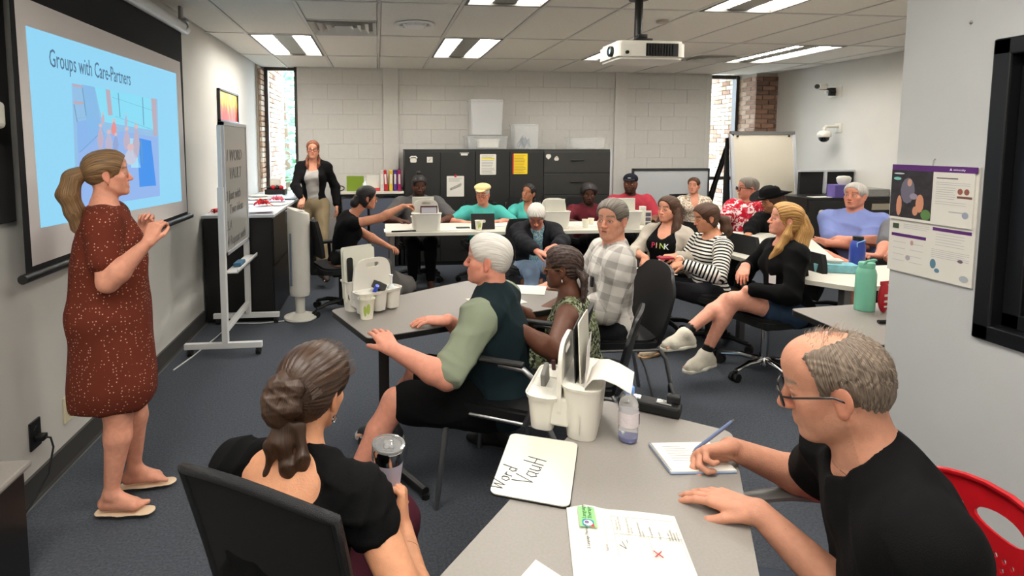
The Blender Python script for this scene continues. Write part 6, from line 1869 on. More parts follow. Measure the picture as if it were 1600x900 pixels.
HAIR = dict(brown=fibre_mat('brown_hair', rgb(84, 58, 40), rgb(150, 112, 78)), darkbrown=fibre_mat('dark_brown_hair', rgb(48, 32, 24), rgb(98, 66, 46)),
            black=fibre_mat('black_hair', rgb(20, 17, 17), rgb(46, 40, 40)), blonde=fibre_mat('strawberry_blonde_hair', rgb(164, 108, 58), rgb(218, 168, 100)),
            lightbrown=fibre_mat('light_brown_hair', rgb(112, 84, 60), rgb(178, 146, 108)), white=fibre_mat('white_hair', rgb(214, 204, 192), rgb(240, 236, 228), amt=.2),
            grey=fibre_mat('grey_hair', rgb(92, 83, 74), rgb(146, 136, 125), amt=.45), silver=fibre_mat('silver_hair', rgb(168, 160, 150), rgb(212, 206, 198), amt=.35), redbrown=fibre_mat('auburn_hair', rgb(96, 52, 34), rgb(150, 88, 58)))

def seated(head, yaw, lean=0.0, side=0.0, curve=0.0, hyaw=None, hpitch=0.0, hroll=0.0, pz=None, **kw):
    """figure whose head centre lands on the given point"""
    f = figure((0, 0, 0), yaw, lean, side, curve=curve, **kw)
    set_head(f, yaw if hyaw is None else hyaw, hpitch, hroll)
    if pz is not None:                       # stretch the spine so that the pelvis rests at height pz
        need = float(head[2]) - pz; k2 = (need - float(f.hc[2]) + float(f.neck[2])) / max(float(f.neck[2]), .1)
        f = figure((0, 0, 0), yaw, lean, side, curve=curve, spine=min(max(k2, .85), 1.15), **kw); set_head(f, yaw if hyaw is None else hyaw, hpitch, hroll)
    off = V(*head) - f.hc
    f2 = figure(tuple(off), yaw, lean, side, curve=curve, **(dict(kw, spine=min(max(k2, .85), 1.15)) if pz is not None else kw))
    set_head(f2, yaw if hyaw is None else hyaw, hpitch, hroll)
    return f2
def fw(f, r, u, h, base=None):     # point in the pelvis frame: right, forward, up
    c, s = f.Rp[:, 0].copy(), f.Rp[:, 1].copy(); c[2] = 0; s[2] = 0; c = nrm(c); s = nrm(s)
    return (f.P if base is None else base) + c*r + s*u + V(0, 0, h)
def sit_legs(f, fwd=.42, spread=.10, ankle=.095, dx=(0, 0), toe=None, knee_up=1.0):
    for i, s in enumerate((1, -1)):
        a = fw(f, s*spread + dx[i], fwd, 0); a[2] = ankle
        set_leg(f, s, a, (0, 0, 1) + f.Rp[:, 1]*.8, toe if toe is not None else fw(f, 0, 1, 0, V(0, 0, 0)))
def trouser(f, t=1.9, off=.014, flare=0.0, shorts=False, th=1.0):
    S = Sdf()
    for s in (1, -1):
        if s in f.leg: S = S + leg_sdf(f, s, t, off, flare, th)
    S.el(f.P, V((.168 if f.fem else .158)*f.g, .125*f.g, .115)*f.k + off*.4, f.Rp, .05)
    return S
def top(f, off=.011, sl=.55, soff=.014, slr=None, torso=True, hem=.0):
    S = torso_sdf(f).grow(off) if torso else Sdf()
    f.nt = len(S.p)
    for s in (1, -1):
        t = sl if not isinstance(sl, dict) else sl[s]
        if t and s in f.arm: S = S + arm_sdf(f, s, 0, t, soff)
    return S
def collar(f, root, m, r=.062, h=.03, tilt=.0, open_=.5):
    mb = MB(); c = f.neck + f.Rc @ V(0, .0, .018)*f.k; pts = []
    n = 20; vs = []; b = V(*root.location)
    for ring, (rr_, zz) in enumerate(((r+.006, .0), (r-.002, h), (r+.003, h+.004), (r+.018, h-.022), (r+.020, .0))):
        for i in range(n+1):
            a = PI/2 + open_ + (2*PI-2*open_)*i/n
            q = c + f.Rc @ V(rr_*math.cos(a), rr_*math.sin(a)*1.05 - .006, zz - .022*max(0, math.sin(a)) - .0)*f.k - b
            vs.append([float(x) for x in q])
    fs = [(r0*(n+1)+i, r0*(n+1)+i+1, (r0+1)*(n+1)+i+1, (r0+1)*(n+1)+i) for r0 in range(4) for i in range(n)]
    return mb.add(vs, fs, None, 0, True).build('collar', m, root, sharp=False)
def person(label, at, group=None): return empty('person', (float(at[0]), float(at[1]), 0), 0, label, 'person')
def tail(f, pts, rs, local=True, k=.02):
    S = Sdf(); P = [f.hc + f.Rh @ V(*p)*f.hsc for p in pts] if local else [V(*p) for p in pts]
    S.path(P, rs, k); return S
def lathe_on(f, root, name, prof, m, off=(0, 0, 0), n=28, sx=1, sy=1, parent=None):
    mb = MB().lathe(prof, n, sx=sx, sy=sy)
    b = V(*root.location); mb.v = [tuple(float(t) for t in (f.hc + f.Rh @ (V(*v) + V(*off))*f.hsc - b)) for v in mb.v]
    return mb.build(name, m, parent or root)
def stick(f, root, name, m, p, n, w_, h_, up=(0, 0, 1), th=.002, r=.004):
    """small card stuck on clothing"""
    n = nrm(n); x = nrm(np.cross(V(*up), n)); y = np.cross(n, x)
    M = Matrix(((x[0], y[0], n[0], p[0]), (x[1], y[1], n[1], p[1]), (x[2], y[2], n[2], p[2]), (0, 0, 0, 1))); b = root.location
    return MB().prism(rounded(w_, h_, r, 3), 0, th, Matrix.Translation((-b[0], -b[1], -b[2])) @ M).build(name, m, root)
def chest(f, x, z, root=None, Sx=None, d=.25):
    """point on the front of the clothing surface"""
    o = f.ribs + f.Rc @ V(x, d, z); dr = -f.Rc[:, 1]; t = 0
    for i in range(80):
        p = (o + dr*t).astype(np.float32)[None]
        F = 1.0
        for q in Sx.p:
            dd = float((_rc(p, q[1], q[2], q[3], q[4])[0] if q[0] == 'rc' else _el(p, q[1], q[2], q[3]))[0])
            if q[6] == 'u': F = float(_smin(np.float32(F), np.float32(dd), q[5]))
        if F < .002: break
        t += max(F*.7, .001)
    return o + dr*t
# ================================================================ people
D = math.radians
LFT = PI/2          # facing the screen wall (left in the picture)

# ---- presenter in the rust dress
f = seated(at_y(170, 272, 2.6), D(-74), .02, hyaw=D(-66), hpitch=-.04, S=1.50, fem=True, g=1.27, bust=1.2)
r = person('woman in a rust dotted dress and sandals, presenting with raised hands before the screen', f.P)
set_leg(f, 1, (-1.150, 2.47, .090), (1, 0, 0), (1, -.05, 0)); set_leg(f, -1, (-1.13, 2.66, .090), (1, 0, 0), (1, .10, 0))
set_arm(f, 1, at_y(232, 378, 2.42), (-.3, -.2, -1), hdir=(.30, .25, .9), hn=(.2, .9, 0), pose='pinch')
set_arm(f, -1, at_y(222, 362, 2.66), (-.3, .2, -1), hdir=(.35, -.1, .9), hn=(.1, -.9, -.1), pose='pinch')
body(f, r, rgb(222, 156, 130), hv=.0032, hh=.003, cv=.010, mouth=.7, cheek=.35, brow=rgb(130, 92, 66), armth=1.12, legth=1.12, jaw=.96)
eyes(f, r, (70, 90, 100))
T = top(f, .012, .62, .024)
for s in (1, -1): T.rc(f.ribs + f.Rc @ V(s*.04, .015, -.08), f.P + f.Rp @ V(s*.07, .02, -.30), .120, .150, .05)
T.rc(f.ribs + V(0, 0, -.08), f.P + V(.0, 0, -.38), .125, .175, .06)
cut = Sdf(); c0 = f.neck + f.Rc @ V(0, .13, -.02)
cut.rc(c0 + f.Rc @ V(0, 0, .06), c0 + f.Rc @ V(0, .02, -.14), .062, .012, .01, 's')
cut.el(f.P + V(0, 0, -.565), (.5, .5, .17), None, .02, 's')
cut.el(f.neck + f.Rc @ V(0, -.01, .055), (.085, .10, .055), f.Rc, .012, 's')
dress = cloth_mat('rust_dress', rgb(104, 46, 32), 'dots', rgb(205, 165, 140), 74, thr=.19)
put('dress', T, .008, dress, r, disp=wrinkle(.007, 34, 2, (1, 1, .25)), subs=cut)
m = MB()
hr = fibre_mat('dark_blonde_hair', rgb(96, 68, 44), rgb(164, 128, 88))
put('hair', hair_cap(f, .013, line=.012, nape=.0), .004, hr, r, uvs=cap_uv(f), disp=strands(f, .0016))
S_ = tail(f, [(0, -.112, .012), (0, -.165, -.01), (.01, -.185, -.09), (0, -.165, -.18), (.0, -.150, -.26), (0, -.14, -.31)], [.022, .034, .040, .038, .028, .010], k=.03)
put('ponytail', S_, .005, hr, r, disp=wrinkle(.006, 70, 3, (1, 1, .3)))
b0 = f.hc + f.Rh @ V(0, -.112, .010)*f.hsc - V(*r.location); n_ = f.Rh[:, 1]
MB().tube([tuple(float(t) for t in (b0 + (f.Rh[:, 0]*math.cos(a) + f.Rh[:, 2]*math.sin(a))*.024)) for a in [i*PI/6 for i in range(12)]], .006, 6, closed=True).build('hair_tie', rubber, r)
lathe_on(f, r, 'earring', [(0, -.005), (.004, 0), (0, .005)], mat('gold', rgb(212, 170, 90), rough=.25, metal=1), (.078, -.008, -.052), 8)
for s in (1, -1):
    S2, P = foot_sdf(f, s)
    so = Sdf(); so.rc(P(-.045, 0, -.102), P(.05, 0, -.102), .034, .034, .02); so.rc(P(.05, 0, -.102), P(.165, .0, -.102), .040, .036, .02)
    R = np.stack([nrm(P(1,0,0)-P(0,0,0)), nrm(P(0,1,0)-P(0,0,0)), nrm(P(0,0,1)-P(0,0,0))], -1)
    so.el(P(.06, 0, -.102+.052), (.6, .6, .045), R, .003, 's'); so.el(P(.06, 0, -.102-.058), (.6, .6, .048), R, .003, 's')
    vs, q = sdf_mesh(so, .005); o = np_object('sandal', vs - V(*r.location), q, mat('beige_sole', rgb(226, 200, 168), rough=.6), r)
    st = Sdf(); st.rc(P(.050, -.024, -.050), P(.050, .024, -.050), .036, .036, .02); st.rc(P(.09, -.028, -.062), P(.09, .028, -.062), .032, .032, .02)
    st.el(P(.08, 0, -.155), (.3, .3, .062), R, .004, 's')
    put('strap', st, .005, mat('tan_leather', rgb(214, 170, 136), rough=.6, var=.25, vscale=70), o)

# ---- standing woman in the black cardigan
f = seated(at_y(489, 234, 6.75), D(178), -.03, hyaw=D(182), S=1.60, fem=True, g=.95, bust=.9)
r = person('standing woman in black cardigan and wide khaki trousers leaning on the black counter', f.P)
set_leg(f, 1, tuple(at_z(452, 437, .1).xy) + (.10,), (0, -1, 0), (-.2, -1, 0)); set_leg(f, -1, tuple(at_z(508, 436, .1).xy) + (.10,), (0, -1, 0), (.25, -1, 0))
set_arm(f, 1, at_y(473, 311, 6.45), (-1, .3, -.3), hdir=(-.1, -.7, -.7), hn=(0, .6, -.8), pose='relax')
set_arm(f, -1, at_y(526, 322, 6.75), (.4, .8, 0), hdir=(.1, -.2, -1), hn=(-1, 0, 0), pose='relax')
body(f, r, 'light', hv=.0045, hh=.005, cheek=.3); eyes(f, r)
put('top', top(f, .010, 0), .010, cloth_mat('grey_ribbed_top', rgb(176, 172, 168)), r, disp=wrinkle(.006, 50, 1, (.3, .3, 2)), subs=Sdf().el(f.neck + f.Rc @ V(0, .06, .02), (.085, .12, .10), f.Rc, .01, 's').el(f.P + V(0, 0, -.2), (.4, .4, .2), None, .01, 's'))
T = top(f, .024, 1.88, .020); cut = Sdf().el(f.ribs + f.Rc @ V(0, .20, -.03), (.088, .19, .45), f.Rc, .02, 's').el(f.P + V(0, 0, -.25), (.4, .4, .22), None, .01, 's').el(f.neck + f.Rc @ V(0, .03, .05), (.062, .1, .08), f.Rc, .01, 's')
put('cardigan', T, .011, cloth_mat('black_knit', rgb(16, 16, 17)), r, disp=wrinkle(.006, 50, 5), subs=cut)
put('trousers', trouser(f, 1.97, .022, .045), .012, cloth_mat('khaki', rgb(132, 116, 90)), r, disp=wrinkle(.010, 36, 3, (1, 1, .2)))
hr = HAIR['redbrown']; put('hair', hair_cap(f, .009, nape=.0, line=.008), .005, hr, r, uvs=cap_uv(f), disp=strands(f, .001))
for s in (1, -1): put('braid', tail(f, [(s*.060, -.04, -.055), (s*.078, .01, -.12), (s*.075, .065, -.19), (s*.062, .085, -.25)], [.012, .016, .018, .010]), .006, hr, r, disp=wrinkle(.004, 160, 3))
glasses(f, r, (40, 24, 20), .050, .034, .0028)
for s in (1, -1): shoe(f, s, r, mat('brown_shoe', rgb(52, 40, 34)), off=.006, h=.009)

# ---- generic people behind the long white tables
def man_hair(f, r, kind, **kw): 
    return put('hair', hair_cap(f, **kw), .005, HAIR[kind], r, uvs=cap_uv(f, 'down'), disp=strands(f, .0015, 30, 'down'))
def rest_arms(f, a, b, z=.79, dirs=((-.5, -.6, 0), (.5, -.6, 0)), pose='relax', poles=((-1, .4, -.4), (1, .4, -.4))):
    for s, t, d, p in ((1, a, dirs[0], poles[0]), (-1, b, dirs[1], poles[1])): set_arm(f, s, t, p, hdir=d, hn=(0, 0, -1), pose=pose)

# man in grey t-shirt
f = seated(at_y(655, 290, 6.55), PI, .0, hyaw=D(184), hpitch=.25, pz=.55, S=1.78, g=1.22, belly=1.0, sw=1.08)
r = person('man in a dark grey t-shirt with hair tied up, sitting behind the left caddy', f.P)
rest_arms(f, at_y(624, 345, 6.2), at_y(690, 345, 6.2), dirs=((.7, -.5, 0), (-.7, -.5, 0))); sit_legs(f)
body(f, r, 'dark', hv=.0045, hh=.006, beard=(.008, .006, .005, 1, .8), fat=.6); eyes(f, r)
put('shirt', top(f, .016, .85, .030), .012, cloth_mat('dark_grey_jersey', rgb(84, 82, 82)), r, disp=wrinkle(.006, 50, 7)); put('trousers', trouser(f, 1.95), .016, cloth_mat('black_cloth', rgb(13, 13, 14)), r)
man_hair(f, r, 'black', vol=.010, nape=.01); put('hair_bun', tail(f, [(0, -.05, .13), (0, -.07, .135)], [.03, .026]), .006, HAIR['black'], r, disp=wrinkle(.004, 120, 3))
put('necklace', tail(f, [(-.055, .02, -.13), (-.03, .07, -.155), (0, .085, -.165), (.03, .07, -.155), (.055, .02, -.13)], [.007]*5), .006, mat('grey_band', rgb(120, 116, 112), rough=.7), r)
task_chair(f.P[0], f.P[1]+.02, PI, 'black office chair under the man in the grey t-shirt', rubber)

# man in turquoise polo and beige cap
teal = cloth_mat('turquoise_jersey', rgb(74, 166, 156))
f = seated(at_y(754, 304, 6.45), D(178), -.02, hyaw=D(157), hpitch=.12, pz=.55, S=1.66, g=1.15, belly=.8)
r = person('older man in a turquoise polo and beige flat cap behind the black tablet', f.P)
rest_arms(f, at_y(722, 347, 6.15), at_y(785, 345, 6.15), dirs=((.9, -.3, 0), (-.8, -.3, 0))); sit_legs(f)
body(f, r, 'ruddy', hv=.0045, hh=.006, cheek=.4, fat=.3); eyes(f, r)
put('polo_shirt', top(f, .014, .75, .026), .012, teal, r, disp=wrinkle(.006, 50, 4)); collar(f, r, teal)
put('trousers', trouser(f, 1.95), .016, cloth_mat('black_cloth', rgb(13, 13, 14)), r)
man_hair(f, r, 'silver', vol=.006); glasses(f, r, (60, 50, 45), .048, .032, .0016)
S_ = Sdf().el(f.hc + f.Rh @ V(0, -.01, .085), (.098, .112, .045), f.Rh, .02).el(f.hc + f.Rh @ V(0, .085, .072), (.062, .055, .008), f.Rh @ rotm(0, .35), .02)
put('flat_cap', S_, .005, cloth_mat('beige_twill', rgb(206, 186, 136)), r, disp=wrinkle(.002, 70, 2))
w_ = MB().bbox((-.022, -.012, 0), (.022, .012, .01), .004); 
task_chair(f.P[0], f.P[1]+.02, PI, 'black office chair under the man in the beige cap', rubber)

# woman in turquoise top with braids over her shoulder
f = seated(at_y(826, 301, 6.6), D(172), -.02, hyaw=D(136), hroll=-.18, hpitch=-.05, pz=.55, S=1.62, fem=True, bust=.9)
r = person('woman in a turquoise top with long dark braids, head tilted, behind the white haired elder', f.P)
rest_arms(f, at_y(800, 349, 6.2), at_y(845, 352, 6.2)); sit_legs(f)
body(f, r, rgb(168, 112, 84), hv=.0045, hh=.006, legs=True); eyes(f, r)
put('top', top(f, .012, .55, .020), .012, teal, r, disp=wrinkle(.005, 50, 6), subs=Sdf().el(f.neck + f.Rc @ V(0, .07, .0), (.05, .1, .09), f.Rc, .01, 's')); put('trousers', trouser(f, 1.95), .016, cloth_mat('black_cloth', rgb(13, 13, 14)), r)
put('hair', hair_cap(f, .008, line=.010), .005, HAIR['black'], r, uvs=cap_uv(f), disp=strands(f, .003, 26))
S_ = tail(f, [(.055, -.06, -.03), (.085, -.02, -.13), (.075, .05, -.24), (.07, .07, -.36)], [.022, .024, .022, .012]) + tail(f, [(-.05, -.07, .0), (-.075, -.06, -.10), (-.08, -.05, -.16)], [.022, .02, .014])
put('braids', S_, .006, HAIR['black'], r, disp=wrinkle(.004, 150, 3))
task_chair(f.P[0], f.P[1]+.02, PI, 'black office chair under the woman in the turquoise top', rubber)

# man in maroon shirt, in the shade
f = seated(at_y(920, 303, 6.6), D(184), .03, hyaw=D(166), hpitch=.2, pz=.55, S=1.74, g=1.1)
r = person('man with dark hair in a maroon shirt sitting in the shade before the charcoal cabinet', f.P)
rest_arms(f, at_y(900, 348, 6.2), at_y(945, 348, 6.2), dirs=((.8, -.4, 0), (-.8, -.4, 0))); sit_legs(f)
body(f, r, 'dark', hv=.0045, hh=.006, beard=(.008, .006, .005, 1, .6)); eyes(f, r)
put('shirt', top(f, .014, .7, .026), .012, cloth_mat('maroon_jersey', rgb(92, 32, 40)), r, disp=wrinkle(.006, 50, 8)); put('trousers', trouser(f, 1.95), .016, cloth_mat('black_cloth', rgb(13, 13, 14)), r)
man_hair(f, r, 'black', vol=.022, side=.006, nape=.01)
task_chair(f.P[0], f.P[1]+.02, PI, 'black office chair under the man in the maroon shirt', rubber)

# man in red t-shirt and black cap
f = seated(at_y(985, 287, 6.65), D(165), -.02, hyaw=D(147), pz=.55, S=1.76, g=1.18, belly=.5, sw=1.05)
r = person('man in a red t-shirt and black cap in front of the wide whiteboard', f.P)
rest_arms(f, at_y(975, 345, 6.2), at_y(1012, 342, 6.25)); sit_legs(f)
body(f, r, 'brown', hv=.0045, hh=.006, beard=(.010, .008, .007, 1, .8), fat=.3); eyes(f, r)
put('shirt', top(f, .015, .75, .028), .012, cloth_mat('red_jersey', rgb(160, 52, 64)), r, disp=wrinkle(.006, 50, 9)); put('trousers', trouser(f, 1.95), .016, cloth_mat('black_cloth', rgb(13, 13, 14)), r)
S_ = Sdf().el(f.hc + f.Rh @ V(0, -.012, .060), (.088, .106, .068), f.Rh, .02).el(f.hc + f.Rh @ V(0, .115, .050), (.070, .062, .007), f.Rh @ rotm(0, .12), .015)
put('baseball_cap', S_, .005, cloth_mat('black_cap', rgb(24, 26, 34)), r, subs=Sdf().el(f.hc + f.Rh @ V(0, .03, -.05), (.2, .25, .085), f.Rh, .005, 's'))
lathe_on(f, r, 'cap_emblem', [(0, -.006), (.02, -.003), (.02, .003), (0, .006)], mat('cap_print', rgb(190, 190, 195)), (0, .098, .075), 10, 1, .3)
task_chair(f.P[0], f.P[1]+.02, PI, 'black office chair under the man in the red t-shirt', rubber)

# woman at the back in white floral blouse
f = seated(at_y(1084, 290, 7.0), D(160), .0, hyaw=D(136), pz=.55, S=1.62, fem=True, bust=.8)
r = person('woman in a cream floral blouse with hair tied back, farthest back before the whiteboard', f.P)
rest_arms(f, at_y(1065, 345, 6.7), at_y(1105, 345, 6.7)); sit_legs(f)
body(f, r, 'light', hv=.0045, hh=.006); eyes(f, r)
put('blouse', top(f, .014, .8, .024), .012, cloth_mat('cream_floral', rgb(226, 216, 200), 'floral', rgb(196, 160, 132), 26, thr=.54, c3=rgb(150, 140, 120)), r, disp=wrinkle(.005, 50, 2), subs=Sdf().el(f.neck + f.Rc @ V(0, .08, -.01), (.045, .1, .11), f.Rc, .01, 's')); put('trousers', trouser(f, 1.95), .016, cloth_mat('black_cloth', rgb(13, 13, 14)), r)
put('hair', hair_cap(f, .007), .005, HAIR['darkbrown'], r, uvs=cap_uv(f), disp=strands(f, .001)); put('hair_bun', tail(f, [(0, -.11, .02), (0, -.13, .01)], [.035, .03]), .007, HAIR['darkbrown'], r)
task_chair(f.P[0], f.P[1]+.02, PI, 'black office chair under the woman in the cream floral blouse', rubber)

# ---- reaching woman in the black sleeveless top
f = seated(at_y(553, 314, 5.45), D(-70), .12, curve=.12, hyaw=D(-76), hpitch=.12, pz=.55, S=1.62, fem=True, bust=.9); set_head(f, D(-78), .12, 0, off=at_y(574, 309, 5.45))
r = person('woman in a black sleeveless top and grey trousers reaching out to the caddy', f.P)
set_arm(f, 1, at_y(628, 322, 5.38), (-.2, -.2, -1), hdir=(1, .1, .15), hn=(0, 0, -1), pose='pinch')
set_arm(f, -1, at_y(612, 388, 5.35), (.2, .5, -1), hdir=(.6, -.4, -.2), hn=(0, 0, -1), pose='relax')
set_arm(f, 1, at_y(630, 322, 5.42), (-.1, -.3, -1), hdir=(1, .1, .1), hn=(0, 0, -1), pose='pinch', l=1.0)
for s, x, y in ((1, 612, 455), (-1, 640, 450)): set_leg(f, s, tuple(at_z(x, y, .1).xy) + (.1,), (1, -.2, .9), (1, -.5, 0))
body(f, r, rgb(196, 134, 104), hv=.004, hh=.0045, armth=1.1); eyes(f, r)
put('top', top(f, .010, .12, .008), .010, cloth_mat('black_top', rgb(11, 11, 12)), r, disp=wrinkle(.004, 50, 2), subs=Sdf().el(f.P + V(0, 0, -.14), (.4, .4, .14), None, .01, 's'))
put('trousers', trouser(f, 1.97, .022, .055), .012, cloth_mat('grey_slacks', rgb(122, 118, 114)), r, disp=wrinkle(.010, 36, 3, (1, 1, .3)))
hr = HAIR['black']; put('hair', hair_cap(f, .014, line=.004, low=.02, nape=.02), .005, hr, r, uvs=cap_uv(f), disp=strands(f, .0015))
put('hair_knot', tail(f, [(0, -.10, -.02), (0, -.13, -.07), (-.02, -.10, -.11)], [.045, .042, .030]), .006, hr, r, disp=wrinkle(.004, 90, 2))
glasses(f, r, (150, 120, 80), .046, .036, .0012, metal=.6)
for s in (1, -1): shoe(f, s, r, mat('black_shoe', rgb(24, 22, 22)), off=.006, h=.009)
task_chair(f.P[0]-.03, f.P[1]+.02, D(-68), 'black office chair with arms under the reaching woman', rubber, arms=True, back=.90)

# ---- white haired elder in dark cardigan, head bowed
f = seated(at_y(838, 338, 4.95), D(178), .22, curve=.25, hyaw=D(162), hpitch=.70, pz=.55, S=1.58, g=1.05)
r = person('white haired elder in a dark cardigan with bowed head before the long white table', f.P)
set_arm(f, 1, at_y(838, 392, 4.6), (-1, .2, -.3), hdir=(.6, -.5, -.2), hn=(0, .2, -1), pose='relax'); set_arm(f, -1, at_y(868, 385, 4.62), (1, .2, -.3), hdir=(-.8, -.4, -.2), hn=(0, .2, -1), pose='relax')
sit_legs(f, .40, .12, toe=(-.2, -1, 0))
body(f, r, 'pink', hv=.0045, hh=.005, cheek=.3); eyes(f, r)
put('shirt', top(f, .009, 0), .011, cloth_mat('pale_teal_print', rgb(128, 170, 180), 'floral', rgb(90, 140, 160), 40, thr=.52, c3=rgb(190, 205, 205)), r)
put('cardigan', top(f, .024, 1.85, .024), .011, cloth_mat('charcoal_knit', rgb(34, 34, 38)), r, disp=wrinkle(.006, 50, 5), subs=Sdf().el(f.ribs + f.Rc @ V(0, .20, -.03), (.060, .19, .45), f.Rc, .02, 's').el(f.neck + f.Rc @ V(0, .05, .04), (.062, .1, .07), f.Rc, .01, 's'))
put('jeans', trouser(f, 1.95, .018, .01), .013, cloth_mat('pale_denim', rgb(132, 152, 176)), r, disp=wrinkle(.006, 50, 5))
put('hair', hair_cap(f, .016, line=.0, nape=.01, ears=False), .005, HAIR['white'], r, uvs=cap_uv(f, 'down'), disp=strands(f, .0025, 22, 'down'))
for s in (1, -1): shoe(f, s, r, mat('black_shoe', rgb(24, 22, 22)), off=.008, h=.009)
task_chair(f.P[0], f.P[1]+.02, D(178), 'black chair holding the white haired elder', rubber, back=.86)
e = empty('walker', tuple(at_z(770, 425, 0).xy) + (0,), .3, 'black folded walker with a brake handle beside the white haired elder', 'walker')
MB().tube([(0, 0, .05), (0, 0, .80), (-.02, -.02, .86), (-.02, -.14, .87)], .014, 10).tube([(.0, 0, .1), (.0, .3, .1)], .012, 8).build('frame', blackmet, e)
MB().tube([(-.02, -.03, .865), (-.02, -.15, .87)], .020, 10).build('grip', rubber, e); MB().tube([(.0, -.02, .81), (.01, -.12, .80)], .006, 6).build('brake_lever', rubber, e)
MB().tube([(-.12, 0, .05), (-.16, 0, .82)], .014, 8).sphere((-.16, 0, .87), (.045, .03, .08)).build('seat_pad', rubber, e)
for y in (0, .28): MB().tube([(-.012, y, .06), (.012, y, .06)], .06, 16).build('wheel', rubber, e)

# ---- woman in black tank lettered PINK and beige cardigan
f = seated(at_y(1044, 327, 4.55), D(126), -.10, hyaw=D(112), pz=.55, S=1.64, fem=True, g=1.12, bust=1.2)
r = person('woman with long dark hair in a black lettered tank and pale cardigan', f.P)
set_arm(f, 1, at_y(1008, 402, 4.35), (-.6, .5, -.6), hdir=(-.2, -.6, -.7), hn=(.3, .3, -.8), pose='relax'); set_arm(f, -1, at_y(1055, 400, 4.2), (1, -.2, -.4), hdir=(-.9, -.1, .0), hn=(0, .1, -1), pose='relax')
sit_legs(f, .42, .10, dx=(0, 0))
body(f, r, 'light', hv=.004, hh=.0045, cheek=.35, fat=.3, brow=rgb(60, 40, 30)); eyes(f, r, (50, 38, 30))
T = top(f, .010, 0); cutn = Sdf().el(f.neck + f.Rc @ V(0, .07, .0), (.062, .10, .09), f.Rc, .01, 's')
put('tank_top', T, .009, cloth_mat('black_top', rgb(11, 11, 12)), r, disp=wrinkle(.003, 50, 2), subs=cutn)
put('cardigan', top(f, .022, 1.85, .020), .010, cloth_mat('oatmeal_knit', rgb(186, 176, 162)), r, disp=wrinkle(.006, 50, 5), subs=Sdf().el(f.ribs + f.Rc @ V(0, .20, -.03), (.135, .20, .45), f.Rc, .02, 's').el(f.neck + f.Rc @ V(0, .05, .03), (.075, .1, .07), f.Rc, .01, 's'))
put('trousers', trouser(f, 1.95, .014), .013, cloth_mat('black_cloth', rgb(13, 13, 14)), r)
for ch, cx, cc in (('P', .075, (215, 50, 90)), ('I', .040, (230, 190, 150)), ('N', .010, (190, 215, 110)), ('K', -.035, (225, 235, 235))):
    p = chest(f, cx - .012, -.005, Sx=T, d=.28); n_ = f.Rc[:, 1]*.9 + f.Rc[:, 2]*.1
    M = frame(Vector([float(v) for v in (p + n_*.014 - V(*r.location))]), tuple(-f.Rc[:, 0]), tuple(f.Rc[:, 2])); text(ch, 'letter', mat('print_' + ch, rgb(*cc), rough=.6), .066, M, r, depth=.001)
stick(f, r, 'badge', mat('badge', rgb(232, 230, 226), rough=.5), chest(f, -.01, -.085, Sx=T) + f.Rc[:, 1]*.004, f.Rc[:, 1], .032, .04)
hr = HAIR['darkbrown']; put('hair', hair_cap(f, .013, line=.012, low=.03, nape=.03, ears=False), .005, hr, r, uvs=cap_uv(f), disp=strands(f, .0015))
S_ = Sdf()
for s in (1, -1): S_ = S_ + tail(f, [(s*.072, -.03, .0), (s*.086, -.025, -.08), (s*.10, .0, -.17), (s*.085, .055, -.26)], [.026, .032, .036, .018])
S_ = S_ + tail(f, [(0, -.08, .0), (0, -.10, -.12), (0, -.09, -.24)], [.07, .065, .04]); put('long_hair', S_, .006, hr, r, disp=wrinkle(.006, 70, 3, (1, 1, .3)))
e_ = MB().prism(rounded(.11, .08, .01, 3), 0, .012); p = at_y(1040, 402, 4.12); tag(e_.build('red_phone_case', mat('crimson_case', rgb(150, 24, 50), rough=.4), loc=(p.x, p.y, p.z-.01)), 'crimson phone case on the lap of the woman in the lettered tank', 'phone')
task_chair(f.P[0], f.P[1], D(126), 'black office chair under the woman in the lettered tank', rubber)

# ---- striped shirt woman
f = seated(at_y(1103, 340, 4.15), D(94), -.06, hyaw=D(82), hpitch=.28, pz=.55, S=1.66, fem=True, bust=.8)
r = person('woman in a black and white striped long sleeved shirt with low ponytail', f.P)
set_arm(f, 1, at_y(1062, 405, 4.15), (.3, .8, -.6), hdir=(-.7, -.3, -.4), hn=(.3, -.2, -.8), pose='relax'); set_arm(f, -1, at_y(1070, 412, 3.98), (.4, -.7, -.6), hdir=(-.85, .25, -.2), hn=(0, .3, -.9), pose='relax')
set_leg(f, -1, at_z(1026, 532, .11) , (-1, 0, .6), (-1, -.35, -.15)); set_leg(f, 1, at_z(1012, 520, .10), (-1, .2, .6), (-1, -.1, -.1))
body(f, r, rgb(200, 140, 108), hv=.004, hh=.004, cheek=.25, brow=rgb(50, 34, 26), eyes=.5); eyes(f, r)
T = top(f, .012, 1.9, .017); zc = f.Rc[:, 2].copy()
st = cloth_mat('striped_jersey', rgb(226, 220, 210), 'stripes', rgb(22, 22, 26), 38, thr=.46)
put('striped_shirt', T, .008, st, r, disp=wrinkle(.006, 46, 4), uvs=lambda vs: cloth_coords(vs, T, (f.P.copy(), f.nt), zc), subs=Sdf().el(f.neck + f.Rc @ V(0, .03, .05), (.085, .1, .06), f.Rc, .01, 's'))
put('trousers', trouser(f, 1.93, .010), .011, cloth_mat('charcoal_jeans', rgb(38, 38, 42)), r, disp=wrinkle(.004, 60, 5))
hr = HAIR['darkbrown']; put('hair', hair_cap(f, .010, line=.008, nape=.01, low=.01), .0045, hr, r, uvs=cap_uv(f), disp=strands(f, .0012))
